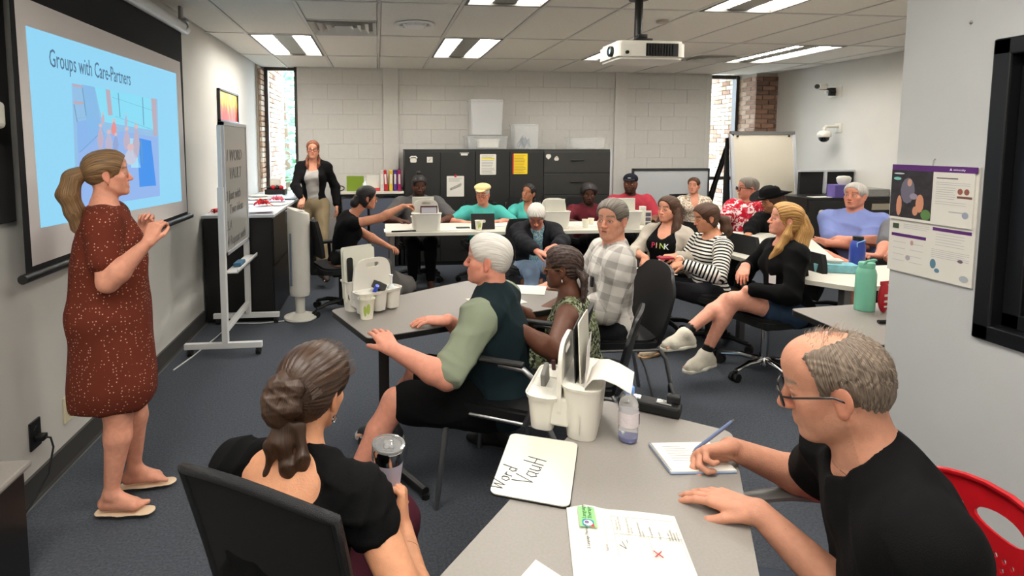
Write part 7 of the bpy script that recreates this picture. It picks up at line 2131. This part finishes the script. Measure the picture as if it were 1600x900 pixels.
put('ponytail', tail(f, [(-.01, -.10, -.03), (-.02, -.135, -.06), (-.03, -.13, -.14), (-.04, -.10, -.20)], [.022, .036, .042, .020]), .005, hr, r, disp=wrinkle(.005, 70, 3, (1, 1, .3)))
stick(f, r, 'name_tag', mat('badge', rgb(232, 230, 226), rough=.5), chest(f, .07, -.06, Sx=T) + f.Rc[:, 1]*.004, f.Rc[:, 1], .06, .05)
sm = mat('cream_suede', rgb(196, 176, 150), rough=.8)
for s in (1, -1):
    o = shoe(f, s, r, sm, mat('gum_sole', rgb(176, 140, 100), rough=.6), lace=mat('white_lace', rgb(235, 232, 225)))
    S2, P = foot_sdf(f, s, .012)
    for q in range(3):
        for sd in (-1, 1): MB().tube([tuple(float(t) for t in (P(.030+.022*q, sd*.030, -.028-.006*q) - V(*r.location))), tuple(float(t) for t in (P(.012+.022*q, sd*.040, -.075) - V(*r.location)))], .0055, 5).build('stripe', rubber, o)
p = at_y(1022, 424, 4.0); o = MB().box((-.15, -.10, 0), (.13, .10, .004), Matrix.Rotation(.12, 4, 'Y')).build('sheet', paper, loc=(p.x, p.y, p.z), rz=.2); tag(o, 'white papers lying on the lap of the striped shirt woman', 'paper')
task_chair(f.P[0]+.02, f.P[1], D(104), 'black office chair under the striped shirt woman', rubber, back=.88)

# ---- blonde woman with crossed legs
f = seated(at_y(1226, 343, 3.5), D(84), .05, hyaw=D(68), hpitch=-.10, pz=.56, S=1.66, fem=True, bust=.8)
r = person('woman with long strawberry blonde hair, black sweater and denim shorts, legs crossed', f.P)
kR = at_y(1103, 438, 3.50)
set_leg(f, -1, at_y(1102, 552, 3.48), (-1, 0, .8), (-1, -.25, -.12)); set_leg(f, 1, at_y(1070, 520, 3.42), (-1, .1, 1.6), (-1, -.15, -.05))
set_arm(f, -1, at_y(1168, 452, 3.40), (.5, -.6, -.6), hdir=(-.35, .1, -.9), hn=(.2, .9, -.1), pose='relax'); set_arm(f, 1, at_y(1165, 415, 3.62), (.2, .8, -.6), hdir=(-.5, -.5, -.6), hn=(0, 0, -1), pose='relax')
skb = rgb(226, 160, 136)
body(f, r, skb, hv=.0035, hh=.0035, cv=.010, cheek=.3, brow=rgb(160, 110, 70), sock=rgb(16, 16, 17)); eyes(f, r, (70, 90, 100), (0, -.1))
T = top(f, .018, 1.82, .020); put('sweater', T, .008, cloth_mat('black_sweater', rgb(11, 11, 12)), r, disp=wrinkle(.007, 45, 4), subs=Sdf().el(f.neck + f.Rc @ V(0, .03, .06), (.075, .1, .06), f.Rc, .01, 's'))
put('shorts', trouser(f, .34, .020, 0), .009, cloth_mat('dark_denim', rgb(46, 62, 84)), r, disp=wrinkle(.005, 60, 5))
hr = HAIR['blonde']; put('hair', hair_cap(f, .014, line=.012, low=.015, nape=.03), .004, hr, r, uvs=cap_uv(f), disp=strands(f, .0018))
S_ = tail(f, [(.0, -.10, .02), (-.02, -.125, -.07), (-.05, -.10, -.17), (-.08, -.04, -.27), (-.07, .02, -.34)], [.05, .058, .060, .050, .018]) + tail(f, [(-.075, -.02, -.03), (-.088, -.01, -.11), (-.095, .025, -.20), (-.075, .07, -.29)], [.018, .026, .032, .016])
S_ = S_ + tail(f, [(-.03, -.12, -.16), (-.06, -.13, -.28), (-.06, -.11, -.40)], [.04, .036, .012]) + tail(f, [(.06, -.06, -.03), (.07, -.03, -.14), (.05, .06, -.27)], [.03, .036, .016])
put('long_hair', S_, .005, hr, r, disp=wrinkle(.008, 55, 3, (1, 1, .45)))
stick(f, r, 'name_tag', mat('badge', rgb(232, 230, 226), rough=.5), chest(f, -.075, -.04, Sx=T, d=.28) + f.Rc[:, 1]*.006, f.Rc[:, 1]*.8 - f.Rc[:, 0]*.5, .045, .075)
for s in (1, -1): shoe(f, s, r, mat('cream_sneaker', rgb(222, 214, 196), rough=.7, bump=.2), mat('white_sole', rgb(236, 230, 214), rough=.6), off=.013, lace=mat('white_lace', rgb(235, 232, 225)))
task_chair(2.66, 3.58, D(98), 'black office chair with chrome five star base under the blonde woman', chrome, back=.86, spin=.5, sz=.46)

# ---- man in red floral shirt
f = seated(at_y(1168, 294, 5.65), D(108), -.04, hyaw=D(78), pz=.55, S=1.74, g=1.15, belly=.7)
r = person('man in a red and white floral shirt and black glasses in front of the flipchart', f.P)
rest_arms(f, at_y(1130, 362, 5.4), at_y(1160, 368, 5.3), dirs=((-.6, -.5, -.1), (-.6, -.5, -.1))); sit_legs(f)
body(f, r, 'ruddy', hv=.0045, hh=.005, cheek=.4, fat=.3); eyes(f, r)
hw = cloth_mat('red_hawaiian', rgb(186, 24, 46), 'floral', rgb(240, 225, 222), 17, thr=.53, c3=rgb(205, 60, 78)); put('shirt', top(f, .018, .85, .034), .011, hw, r, disp=wrinkle(.006, 50, 4)); collar(f, r, hw)
put('trousers', trouser(f, 1.95), .016, cloth_mat('black_cloth', rgb(13, 13, 14)), r)
man_hair(f, r, 'grey', vol=.005); glasses(f, r, (15, 14, 16), .050, .036, .0036)
task_chair(f.P[0], f.P[1], D(108), 'black office chair under the man in the red floral shirt', rubber)

# ---- person in black cowboy hat
f = seated(at_y(1205, 314, 5.2), D(96), .05, hyaw=D(84), hpitch=.25, pz=.55, S=1.66, g=1.05)
r = person('person in a black cowboy hat and black jacket beside the red floral shirt', f.P)
rest_arms(f, at_y(1165, 372, 4.95), at_y(1185, 378, 4.9), dirs=((-.6, -.5, -.1), (-.6, -.5, -.1))); sit_legs(f)
body(f, r, 'tan', hv=.0045, hh=.005, beard=(.05, .03, .02, 1, .7)); eyes(f, r)
put('jacket', top(f, .022, 1.85, .024), .011, cloth_mat('black_jacket', rgb(13, 13, 14)), r, disp=wrinkle(.007, 50, 4)); put('trousers', trouser(f, 1.95), .016, cloth_mat('black_cloth', rgb(13, 13, 14)), r)
put('hair', hair_cap(f, .010, nape=.03, low=.03, ears=False), .006, HAIR['darkbrown'], r, uvs=cap_uv(f)); put('long_hair', tail(f, [(0, -.09, .0), (-.03, -.10, -.10), (-.05, -.08, -.18)], [.06, .05, .025]), .007, HAIR['darkbrown'], r, disp=wrinkle(.006, 70, 3, (1, 1, .3)))
mb = MB(); n = 36; vs = []
prof = [(.02, .150), (.055, .158), (.082, .135), (.092, .10), (.098, .055), (.100, .042), (.135, .040), (.185, .046)]
for (rr_, z) in prof:
    for k in range(n):
        a = 2*PI*k/n; x, y = rr_*math.cos(a), rr_*1.12*math.sin(a)
        zz = z + (.055*(abs(math.cos(a))**2)*((rr_-.10)/.085) if rr_ > .1 else 0) - (.022*math.exp(-(x/.025)**2) if z > .12 else 0)
        q = f.hc + f.Rh @ (V(x, y - .005, zz + .004))*f.hsc - V(*r.location); vs.append([float(t) for t in q])
fs = [(i*n+k, (i+1)*n+k, (i+1)*n+(k+1) % n, i*n+(k+1) % n) for i in range(len(prof)-1) for k in range(n)] + [list(range(n))]
o = mb.add(vs, fs, None, 0, True).build('cowboy_hat', cloth_mat('black_felt_hat', rgb(14, 14, 15)), r, sharp=False); mo = o.modifiers.new('thick', 'SOLIDIFY'); mo.thickness = .004
lathe_on(f, r, 'hat_band', [(.101, .046), (.1005, .062)], mat('hat_band', rgb(60, 58, 56), rough=.3), n=28, sy=1.12)
task_chair(f.P[0], f.P[1], D(120), 'black office chair under the person in the cowboy hat', rubber)

# ---- man in blue polo with crossed arms
f = seated(at_y(1336, 306, 4.75), D(128), -.10, hyaw=D(112), hpitch=-.05, pz=.56, S=1.78, g=1.16, belly=.7, sw=1.05)
r = person('grey haired man in a blue polo with crossed arms and a bare knee up', f.P)
set_arm(f, 1, fw(f, -.10, .27, .26), (1.2, .3, -.6), hdir=(-.9, 0, .1), hn=(0, 1, 0), pose='relax'); set_arm(f, -1, fw(f, .10, .30, .22), (-1, .3, -.6), hdir=(.9, .0, .1), hn=(0, 1, 0), pose='relax')
set_arm(f, 1, fw(f, -.12, .26, .27), tuple(f.Rp[:, 0]*1.0 + V(0, 0, -.7)), hdir=tuple(-f.Rp[:, 0] + V(0, 0, .1)), hn=tuple(-f.Rp[:, 1]), pose='relax'); set_arm(f, -1, fw(f, .12, .29, .21), tuple(-f.Rp[:, 0]*1.0 + V(0, 0, -.7)), hdir=tuple(f.Rp[:, 0] + V(0, 0, .1)), hn=tuple(-f.Rp[:, 1]), pose='relax')
set_leg(f, 1, fw(f, -.16, .44, .03), tuple(f.Rp[:, 0]*1.0 + f.Rp[:, 1] + V(0, 0, .6)), tuple(-f.Rp[:, 0]*.9 + f.Rp[:, 1]*.2)); a = fw(f, -.14, .45, 0); a[2] = .1; set_leg(f, -1, a, f.Rp[:, 1] + V(0, 0, .8), f.Rp[:, 1])
body(f, r, 'ruddy', hv=.0042, hh=.0045, cheek=.35, mouth=.5); eyes(f, r)
pb = cloth_mat('blue_polo', rgb(124, 136, 188), 'plain'); put('polo_shirt', top(f, .016, .80, .030), .010, pb, r, disp=wrinkle(.008, 42, 4)); collar(f, r, pb)
put('shorts', trouser(f, .80, .026), .013, cloth_mat('black_cloth', rgb(13, 13, 14)), r)
man_hair(f, r, 'silver', vol=.009, nape=.005)
for s in (1, -1): shoe(f, s, r, mat('grey_shoe', rgb(90, 90, 92)), mat('white_sole', rgb(236, 230, 214)), off=.010, h=.009)
task_chair(f.P[0], f.P[1], D(128), 'black office chair under the man in the blue polo', rubber)

# ---- person mostly hidden by the partition
f = seated(at_y(1440, 320, 4.1), D(120), -.05, hyaw=D(120), pz=.55, S=1.7, g=1.1)
r = person('person in a grey t-shirt mostly hidden by the partition, only a forearm showing', f.P)
set_arm(f, 1, at_y(1372, 402, 3.95), (1, .6, -.4), hdir=(-1, .1, .1), hn=(.2, 0, -1), pose='grip'); set_arm(f, -1, at_y(1385, 408, 3.8), (1, -.3, -.6), hdir=(-1, .3, .0), hn=(0, .3, -1), pose='grip'); sit_legs(f)
body(f, r, 'ruddy', hv=.005, hh=.0045); eyes(f, r)
put('shirt', top(f, .016, .85, .030), .012, cloth_mat('mid_grey_jersey', rgb(104, 104, 108)), r, disp=wrinkle(.006, 50, 4)); put('trousers', trouser(f, 1.95), .016, cloth_mat('black_cloth', rgb(13, 13, 14)), r); man_hair(f, r, 'grey', vol=.008)
task_chair(f.P[0], f.P[1], D(120), 'black office chair of the person hidden by the partition', rubber)

# ---- man in plaid shirt looking back
f = seated(at_y(956, 343, 3.2), D(80), -.06, hyaw=D(128), hpitch=.03, pz=.58, S=1.76, g=1.1)
r = person('grey haired man in a white and grey plaid shirt looking back over his shoulder', f.P)
set_arm(f, -1, fw(f, -.16, .30, .16), (.6, -.3, -.8), hdir=(-1, .2, -.2), hn=(0, 0, -1), pose='relax'); set_arm(f, 1, fw(f, .12, .34, .18), (.5, .6, -.7), hdir=(-1, -.2, -.2), hn=(0, 0, -1), pose='relax'); sit_legs(f)
body(f, r, rgb(212, 152, 126), hv=.0032, hh=.004, cv=.011, cheek=.35, mouth=.35, brow=rgb(120, 100, 88)); eyes(f, r, (80, 95, 105))
T = top(f, .017, 1.3, .028); pl = cloth_mat('plaid_shirting', rgb(214, 208, 200), 'plaid', rgb(158, 152, 146), 11, thr=.42)
put('plaid_shirt', T, .009, pl, r, disp=wrinkle(.008, 42, 4)); collar(f, r, pl, .066, .035)
put('trousers', trouser(f, 1.95, .018), .012, cloth_mat('dark_slacks', rgb(30, 30, 33)), r, disp=wrinkle(.006, 50, 5))
put('hair', hair_cap(f, .008, line=.004, nape=.0, top=.005), .0035, HAIR['grey'], r, uvs=cap_uv(f), disp=strands(f, .0012, 40))
for s in (1, -1): shoe(f, s, r, mat('black_shoe', rgb(24, 22, 22)), mat('white_sole', rgb(236, 230, 214)), off=.010, h=.008)
p = chest(f, -.10, -.01, Sx=T); stick(f, r, 'clip_device', rubber, p + f.Rc[:, 1]*.004, f.Rc[:, 1], .04, .06, th=.014)
guest_chair(f.P[0]+.02, f.P[1]+.0, D(88), 'black shell chair under the man in the plaid shirt', arms=False, sc=1.04)

# ---- woman with braids
f = seated(at_y(878, 418, 2.82), D(66), .08, curve=.12, hyaw=D(64), hpitch=.08, pz=.52, S=1.66, fem=True, g=1.08, bust=1.0)
r = person('woman with dark cornrow braids and glasses in a green floral sleeveless dress', f.P)
set_arm(f, -1, at_z(795, 503, .80), (.6, -.5, -.8), hdir=(-.9, .4, -.05), hn=(0, 0, -1), pose='rest'); set_arm(f, 1, at_z(800, 478, .80), (.4, .6, -.6), hdir=(-.9, -.2, 0), hn=(0, 0, -1), pose='rest')
sit_legs(f, .40, .10)
body(f, r, rgb(104, 66, 50), hv=.0032, hh=.0035, cv=.010, armth=1.12, cheek=.1, lip=rgb(118, 62, 58)); eyes(f, r)
fl = cloth_mat('green_floral', rgb(44, 50, 40), 'floral', rgb(120, 128, 92), 34, thr=.5, c3=rgb(176, 178, 150))
T = top(f, .010, .10, .006); T.rc(f.P, f.leg[1][1], .15, .11, .05); T.rc(f.P, f.leg[-1][1], .15, .11, .05); 
for s in (1, -1): T.rc(f.leg[s][1], f.leg[s][1] + (f.leg[s][2]-f.leg[s][1])*.5, .10, .12, .04)
put('floral_dress', T, .009, fl, r, disp=wrinkle(.006, 50, 4), subs=Sdf().el(f.neck + f.Rc @ V(0, .02, .05), (.085, .12, .055), f.Rc, .01, 's'))
hr = fibre_mat('braided_hair', rgb(30, 24, 23), rgb(92, 70, 62), fx=95, fy=60)
put('hair', hair_cap(f, .010, line=.012, nape=.01), .0035, hr, r, uvs=cap_uv(f), disp=strands(f, .0035, 22))
S_ = Sdf()
for i in range(9):
    x = -.056 + .014*i; S_ = S_ + tail(f, [(x, -.085, .0), (x*1.15, -.125 + .01*(i % 2), -.06), (x*1.3, -.115, -.15), (x*1.3, -.09 - .01*(i % 3), -.23)], [.012, .012, .011, .006], k=.004)
put('braids', S_, .004, hr, r, disp=wrinkle(.0025, 220, 3))
glasses(f, r, (170, 130, 60), .048, .040, .0014, metal=.7)
lathe_on(f, r, 'earring', [(0, -.010), (.005, -.004), (.003, .006), (0, .010)], chrome, (-.078, -.008, -.062), 10)
lathe_on(f, r, 'earring', [(0, -.010), (.005, -.004), (.003, .006), (0, .010)], chrome, (.078, -.008, -.062), 10)
for s in (1, -1): shoe(f, s, r, mat('black_shoe', rgb(24, 22, 22)), off=.006, h=.009)
guest_chair(f.P[0]+.03, f.P[1]-.02, D(60), 'black shell chair under the woman with cornrow braids', arms=False, sc=.93)

# ---- white haired man in dark vest
f = seated(at_y(761, 405, 2.55), D(62), .06, curve=.06, hyaw=D(70), hpitch=-.02, pz=.54, S=1.74, g=1.20, sw=1.05)
r = person('white haired man in a dark vest over a sage polo, seated with back turned', f.P)
set_arm(f, -1, at_z(612, 545, .765), (.1, -.4, -1), hdir=(-.32, .75, .25), hn=(0, .4, -.9), pose='rest'); set_arm(f, 1, at_z(700, 500, .775), (.5, .6, -.5), hdir=(-1, .15, -.02), hn=(0, 0, -1), pose='rest')
set_leg(f, -1, (-.14, 2.40, .10), (-1, 0, .9), (-1, .1, 0)); set_leg(f, 1, (.05, 2.98, .10), (-1, .2, .9), (-1, .3, 0))
body(f, r, rgb(220, 150, 126), hv=.0030, hh=.0028, cv=.009, cheek=.45, brow=rgb(205, 190, 175), nose=1.05, fat=.3); eyes(f, r, (80, 100, 115))
sg = cloth_mat('sage_polo', rgb(140, 148, 126)); T = arm_sdf(f, 1, 0, .88, .021) + arm_sdf(f, -1, 0, .88, .021); T.rc(f.sh[1], f.sh[-1], .062, .062, .05); put('polo_sleeves', T, .007, sg, r, disp=wrinkle(.008, 50, 3))
vm = cloth_mat('dark_teal_fleece', rgb(26, 40, 44)); T = torso_sdf(f).grow(.020)
for s in (1, -1): T.rc(f.neck, f.sh[s] - f.Rc[:, 2]*.005, .07, .066, .05)
put('vest', T, .008, vm, r, disp=wrinkle(.007, 34, 8)); collar(f, r, vm, .068, .045, open_=.35)
put('shorts', trouser(f, .86, .028), .009, cloth_mat('black_cloth', rgb(13, 13, 14)), r, disp=wrinkle(.008, 50, 5))
put('hair', hair_cap(f, .009, line=.002, nape=.010), .0032, HAIR['white'], r, uvs=cap_uv(f), disp=strands(f, .0011, 34))
for s in (1, -1): shoe(f, s, r, mat('dark_sneaker', rgb(46, 46, 48)), mat('grey_sole', rgb(190, 188, 182)), off=.010, h=.007)
guest_chair(f.P[0]+.08, f.P[1]-.06, D(60), 'black shell chair with silver tube arms under the man in the vest', arms=True, sc=1.05)

# ---- woman with the hair bun, back to the viewer
f = seated(at_y(490, 608, 1.40), D(-26), .08, curve=.22, hyaw=D(-26), hpitch=.20, hroll=.08, pz=.53, S=1.64, fem=True, g=1.12, bust=.9, sw=1.16)
r = person('woman with brown hair twisted up, black off-back top and maroon trousers in the foreground', f.P)
set_arm(f, 1, at_y(630, 825, 1.36), (.5, -.8, -.8), hdir=(.0, .5, .85), hn=(-.9, .2, .1), pose='grip'); set_arm(f, -1, at_y(560, 800, 1.55), (-.8, .2, -.5), hdir=(.8, .3, .2), hn=(.5, -.5, 0), pose='relax')
sit_legs(f, .40, .11)
body(f, r, rgb(214, 152, 116), hv=.0030, hh=.0026, cv=.008, armth=1.05, cheek=.2); eyes(f, r)
bk = cloth_mat('black_crinkle', rgb(10, 10, 11)); T = top(f, .012, .26, .018)
cut = Sdf().el(f.neck + f.Rc @ V(0, -.125, .0), (.150, .085, .110), f.Rc, .015, 's').el(f.neck + f.Rc @ V(0, .08, .02), (.085, .10, .08), f.Rc, .015, 's')
put('top', T, .006, bk, r, disp=wrinkle(.005, 130, 3, (1, .4, 1)), subs=cut)
put('trousers', trouser(f, 1.95, .020, .01), .010, cloth_mat('maroon_trousers', rgb(70, 26, 38)), r, disp=wrinkle(.009, 40, 5))
hr = fibre_mat('chestnut_hair', rgb(38, 24, 17), rgb(84, 58, 40), rough=.4, spec=.5, fx=340)
put('hair', hair_cap(f, .014, line=.010, nape=.012, low=.0), .003, hr, r, uvs=cap_uv(f), disp=strands(f, .0014, 46))
S_ = tail(f, [(-.015, -.105, .055), (-.030, -.122, .03), (-.034, -.126, -.01), (-.022, -.122, -.045), (-.00, -.112, -.06)], [.016, .026, .032, .030, .020], k=.012) + tail(f, [(-.005, -.10, .06), (.014, -.116, .03), (.012, -.122, -.015), (-.008, -.116, -.05)], [.014, .024, .026, .018], k=.008) + tail(f, [(-.05, -.085, .03), (-.052, -.105, -.005), (-.03, -.118, -.04)], [.010, .016, .012], k=.008)
put('hair_twist', S_, .003, hr, r, disp=wrinkle(.004, 260, 5, (1, .6, .5)))
S_ = tail(f, [(-.01, -.115, -.05), (.0, -.115, -.11), (.02, -.105, -.17), (.045, -.10, -.215), (.06, -.095, -.235)], [.020, .022, .018, .011, .003]) + tail(f, [(-.01, -.11, -.06), (-.03, -.115, -.13), (-.035, -.11, -.20), (-.045, -.11, -.235)], [.018, .014, .009, .003]) + tail(f, [(.03, -.10, -.07), (.055, -.095, -.14), (.075, -.09, -.19)], [.016, .012, .003])
put('loose_ends', S_, .003, hr, r, disp=wrinkle(.005, 110, 7, (1, 1, .3)))
# flyaway locks and fine strands
m = MB(); rn = random.Random(5); b0 = V(*r.location)
for i in range(150):
    a = rn.uniform(-1.5, 1.5); z0 = rn.uniform(-.02, .10); pts = []
    for t in (0, .35, .7, 1.0):
        y = .06 - .18*t; x = math.sin(a)*(.088 - .02*t) ; z = .045 + math.cos(a)*.083*(1-.35*t*t) - .04*t
        pts.append(f.hc + f.Rh @ V(x + rn.uniform(-.002, .002), y, z + rn.uniform(-.002, .002))*f.hsc*1.02 - b0)
    m.tube([tuple(float(v) for v in p) for p in pts], .0007, 3, cap=False)
m.build('fine_strands', hr, r)['kind'] = 'stuff'
lathe_on(f, r, 'earring', [(0, -.001)], chrome, (0, 0, 0)) if False else None
c = f.hc + f.Rh @ V(.080, -.006, -.060)*f.hsc - b0
MB().tube([tuple(float(v) for v in (c + (f.Rh[:, 1]*math.cos(a) + f.Rh[:, 2]*math.sin(a))*.0085)) for a in [i*PI/6 for i in range(12)]], .0018, 6, closed=True).build('hoop_earring', chrome, r)
mesh_back_chair(-.145, 1.375, D(-32), 'black mesh backed chair with padded rim in the foreground')
hw_, hd_, hn_, _p = f.hand[1]; tp = at_y(606, 745, 1.42)
e = empty('tumbler', (float(hw_[0]) - .045, float(hw_[1]) + .075, float(hw_[2]) + .005), 0, 'lavender travel tumbler with steel rim and clear lid held by the woman in front', 'tumbler')
e.rotation_euler = (.08, .06, 0)
MB().lathe([(0, 0), (.030, 0), (.032, .004), (.040, .14), (.0405, .145)], 32).build('body', mat('lavender_metal', rgb(198, 190, 206), rough=.35), e)
MB().lathe([(.0408, .145), (.042, .150), (.0425, .176), (.041, .180)], 32).build('steel_rim', chrome, e)
MB().lathe([(.041, .180), (.043, .182), (.043, .188), (.036, .189), (.033, .184), (.0, .184)], 32).bbox((-.012, -.02, .184), (.012, .012, .192), .003).build('clear_lid', mat('smoke_clear', (.9, .9, .9, 1), rough=.05, trans=.8, ior=1.3), e)

# ---- man in black t-shirt writing, foreground right
f = seated(at_y(1300, 603, 1.06), D(66), .24, curve=.18, side=.0, hyaw=D(52), hpitch=.30, pz=.54, S=1.70, g=1.03, sw=1.0, belly=.1)
r = person('balding man in a black t-shirt and glasses writing in a notepad, foreground right', f.P)
set_arm(f, 1, at_z(1142, 700, .785), (.2, .6, -.7), hdir=(-.95, -.05, -.10), hn=(-.1, -.75, -.65), pose='pen'); set_arm(f, -1, at_z(1185, 800, .77), (.6, -.6, -.9), hdir=(-.62, .75, -.06), hn=(0, 0, -1), pose='rest')
sit_legs(f, .36, .13)
body(f, r, rgb(198, 140, 114), hv=.0028, hh=.0024, cv=.007, cheek=.4, brow=rgb(140, 120, 104), beard=rgb(150, 110, 90)[:4] + (.35,), nose=1.1); eyes(f, r)
T = top(f, .016, .62, .034); put('t_shirt', T, .006, cloth_mat('black_cotton', rgb(12, 12, 13)), r, disp=wrinkle(.010, 30, 4), subs=Sdf().el(f.neck + f.Rc @ V(0, .03, .055), (.070, .09, .055), f.Rc, .01, 's'))
put('jeans', trouser(f, 1.95, .022, .01), .010, cloth_mat('grey_blue_denim', rgb(92, 100, 112)), r, disp=wrinkle(.008, 50, 5))
hr = fibre_mat('grey_brown_hair', rgb(84, 70, 58), rgb(146, 128, 112), fx=420, fy=22)
H = hair_cap(f, .0065, line=-.02, nape=.008)
H.el(f.hc + f.Rh @ V(0, .115, .035)*f.hsc, V(.20, .095, .10)*f.hsc, f.Rh, .012, 's')
H.el(f.hc + f.Rh @ V(0, .055, .120)*f.hsc, V(.062, .115, .062)*f.hsc, f.Rh, .012, 's')
put('hair', H, .0026, hr, r, uvs=cap_uv(f, 'down'), disp=lambda P: (.0018*np.sin(P[:, 0]*420 + 3*np.sin(P[:, 2]*130))*np.sin(P[:, 1]*390)).astype(np.float32))
m = MB(); rn = random.Random(9); b0 = V(*r.location)
for i in range(800):      # short bristly hairs over scalp back, sides and the thin top
    a = rn.uniform(0, 2*PI); el_ = rn.uniform(-.35, 1.5)
    d = V(math.cos(el_)*math.sin(a), math.cos(el_)*math.cos(a), math.sin(el_))
    if d[1] > .45 or (d[2] < .1 and d[1] > .0): continue
    thin = d[2] > .72
    if thin and rn.random() < .35: continue
    p = V(0, -.018, .045) + V(.0755, .094, .0705)*d
    g = V(d[0]*.4, -.35, -.9) if not thin else V(rn.uniform(-.5, .5), -.9, .5)
    q = p + (d*.45 + g*.6 + V(rn.uniform(-.3, .3), rn.uniform(-.3, .3), rn.uniform(-.2, .3)))*rn.uniform(.010, .022)
    m.tube([tuple(float(v) for v in (f.hc + f.Rh @ x*f.hsc - b0)) for x in (p, (p+q)/2 + d*.003, q)], [.00045, .0004, .0002], 3, cap=False)
m.build('fine_strands', fibre_mat('fine_grey_hair', rgb(150, 132, 116), rgb(196, 182, 168)), r)['kind'] = 'stuff'
glasses(f, r, (16, 15, 16), .050, .034, .0022)
W_, d_, n_, _ = f.hand[1]
t0 = V(*at_z(1082, 706, .752)); t1 = V(*at_y(1114, 669, float(t0[1]) - .02)); t1 = t0 + nrm(V(.55, -.35, .75))*.15
e = empty('pen', tuple(float(v) for v in t0), 0, 'blue grey ballpoint pen in the writing hand of the man in black', 'pen')
dv = Vector([float(v) for v in (t1 - t0)])
MB().tube([dv*0, dv*.08], [.0008, .0042], 10).build('tip', steel, e); MB().tube([dv*.08, dv*.95], .0046, 12).build('barrel', mat('slate_blue_pen', rgb(110, 128, 165), rough=.35), e); MB().tube([dv*.95, dv*1.0], .0030, 8).build('button', steel, e)
red_chair(1.07, 1.075, D(80), 'red perforated plastic chair with oval hand hole, foreground right')
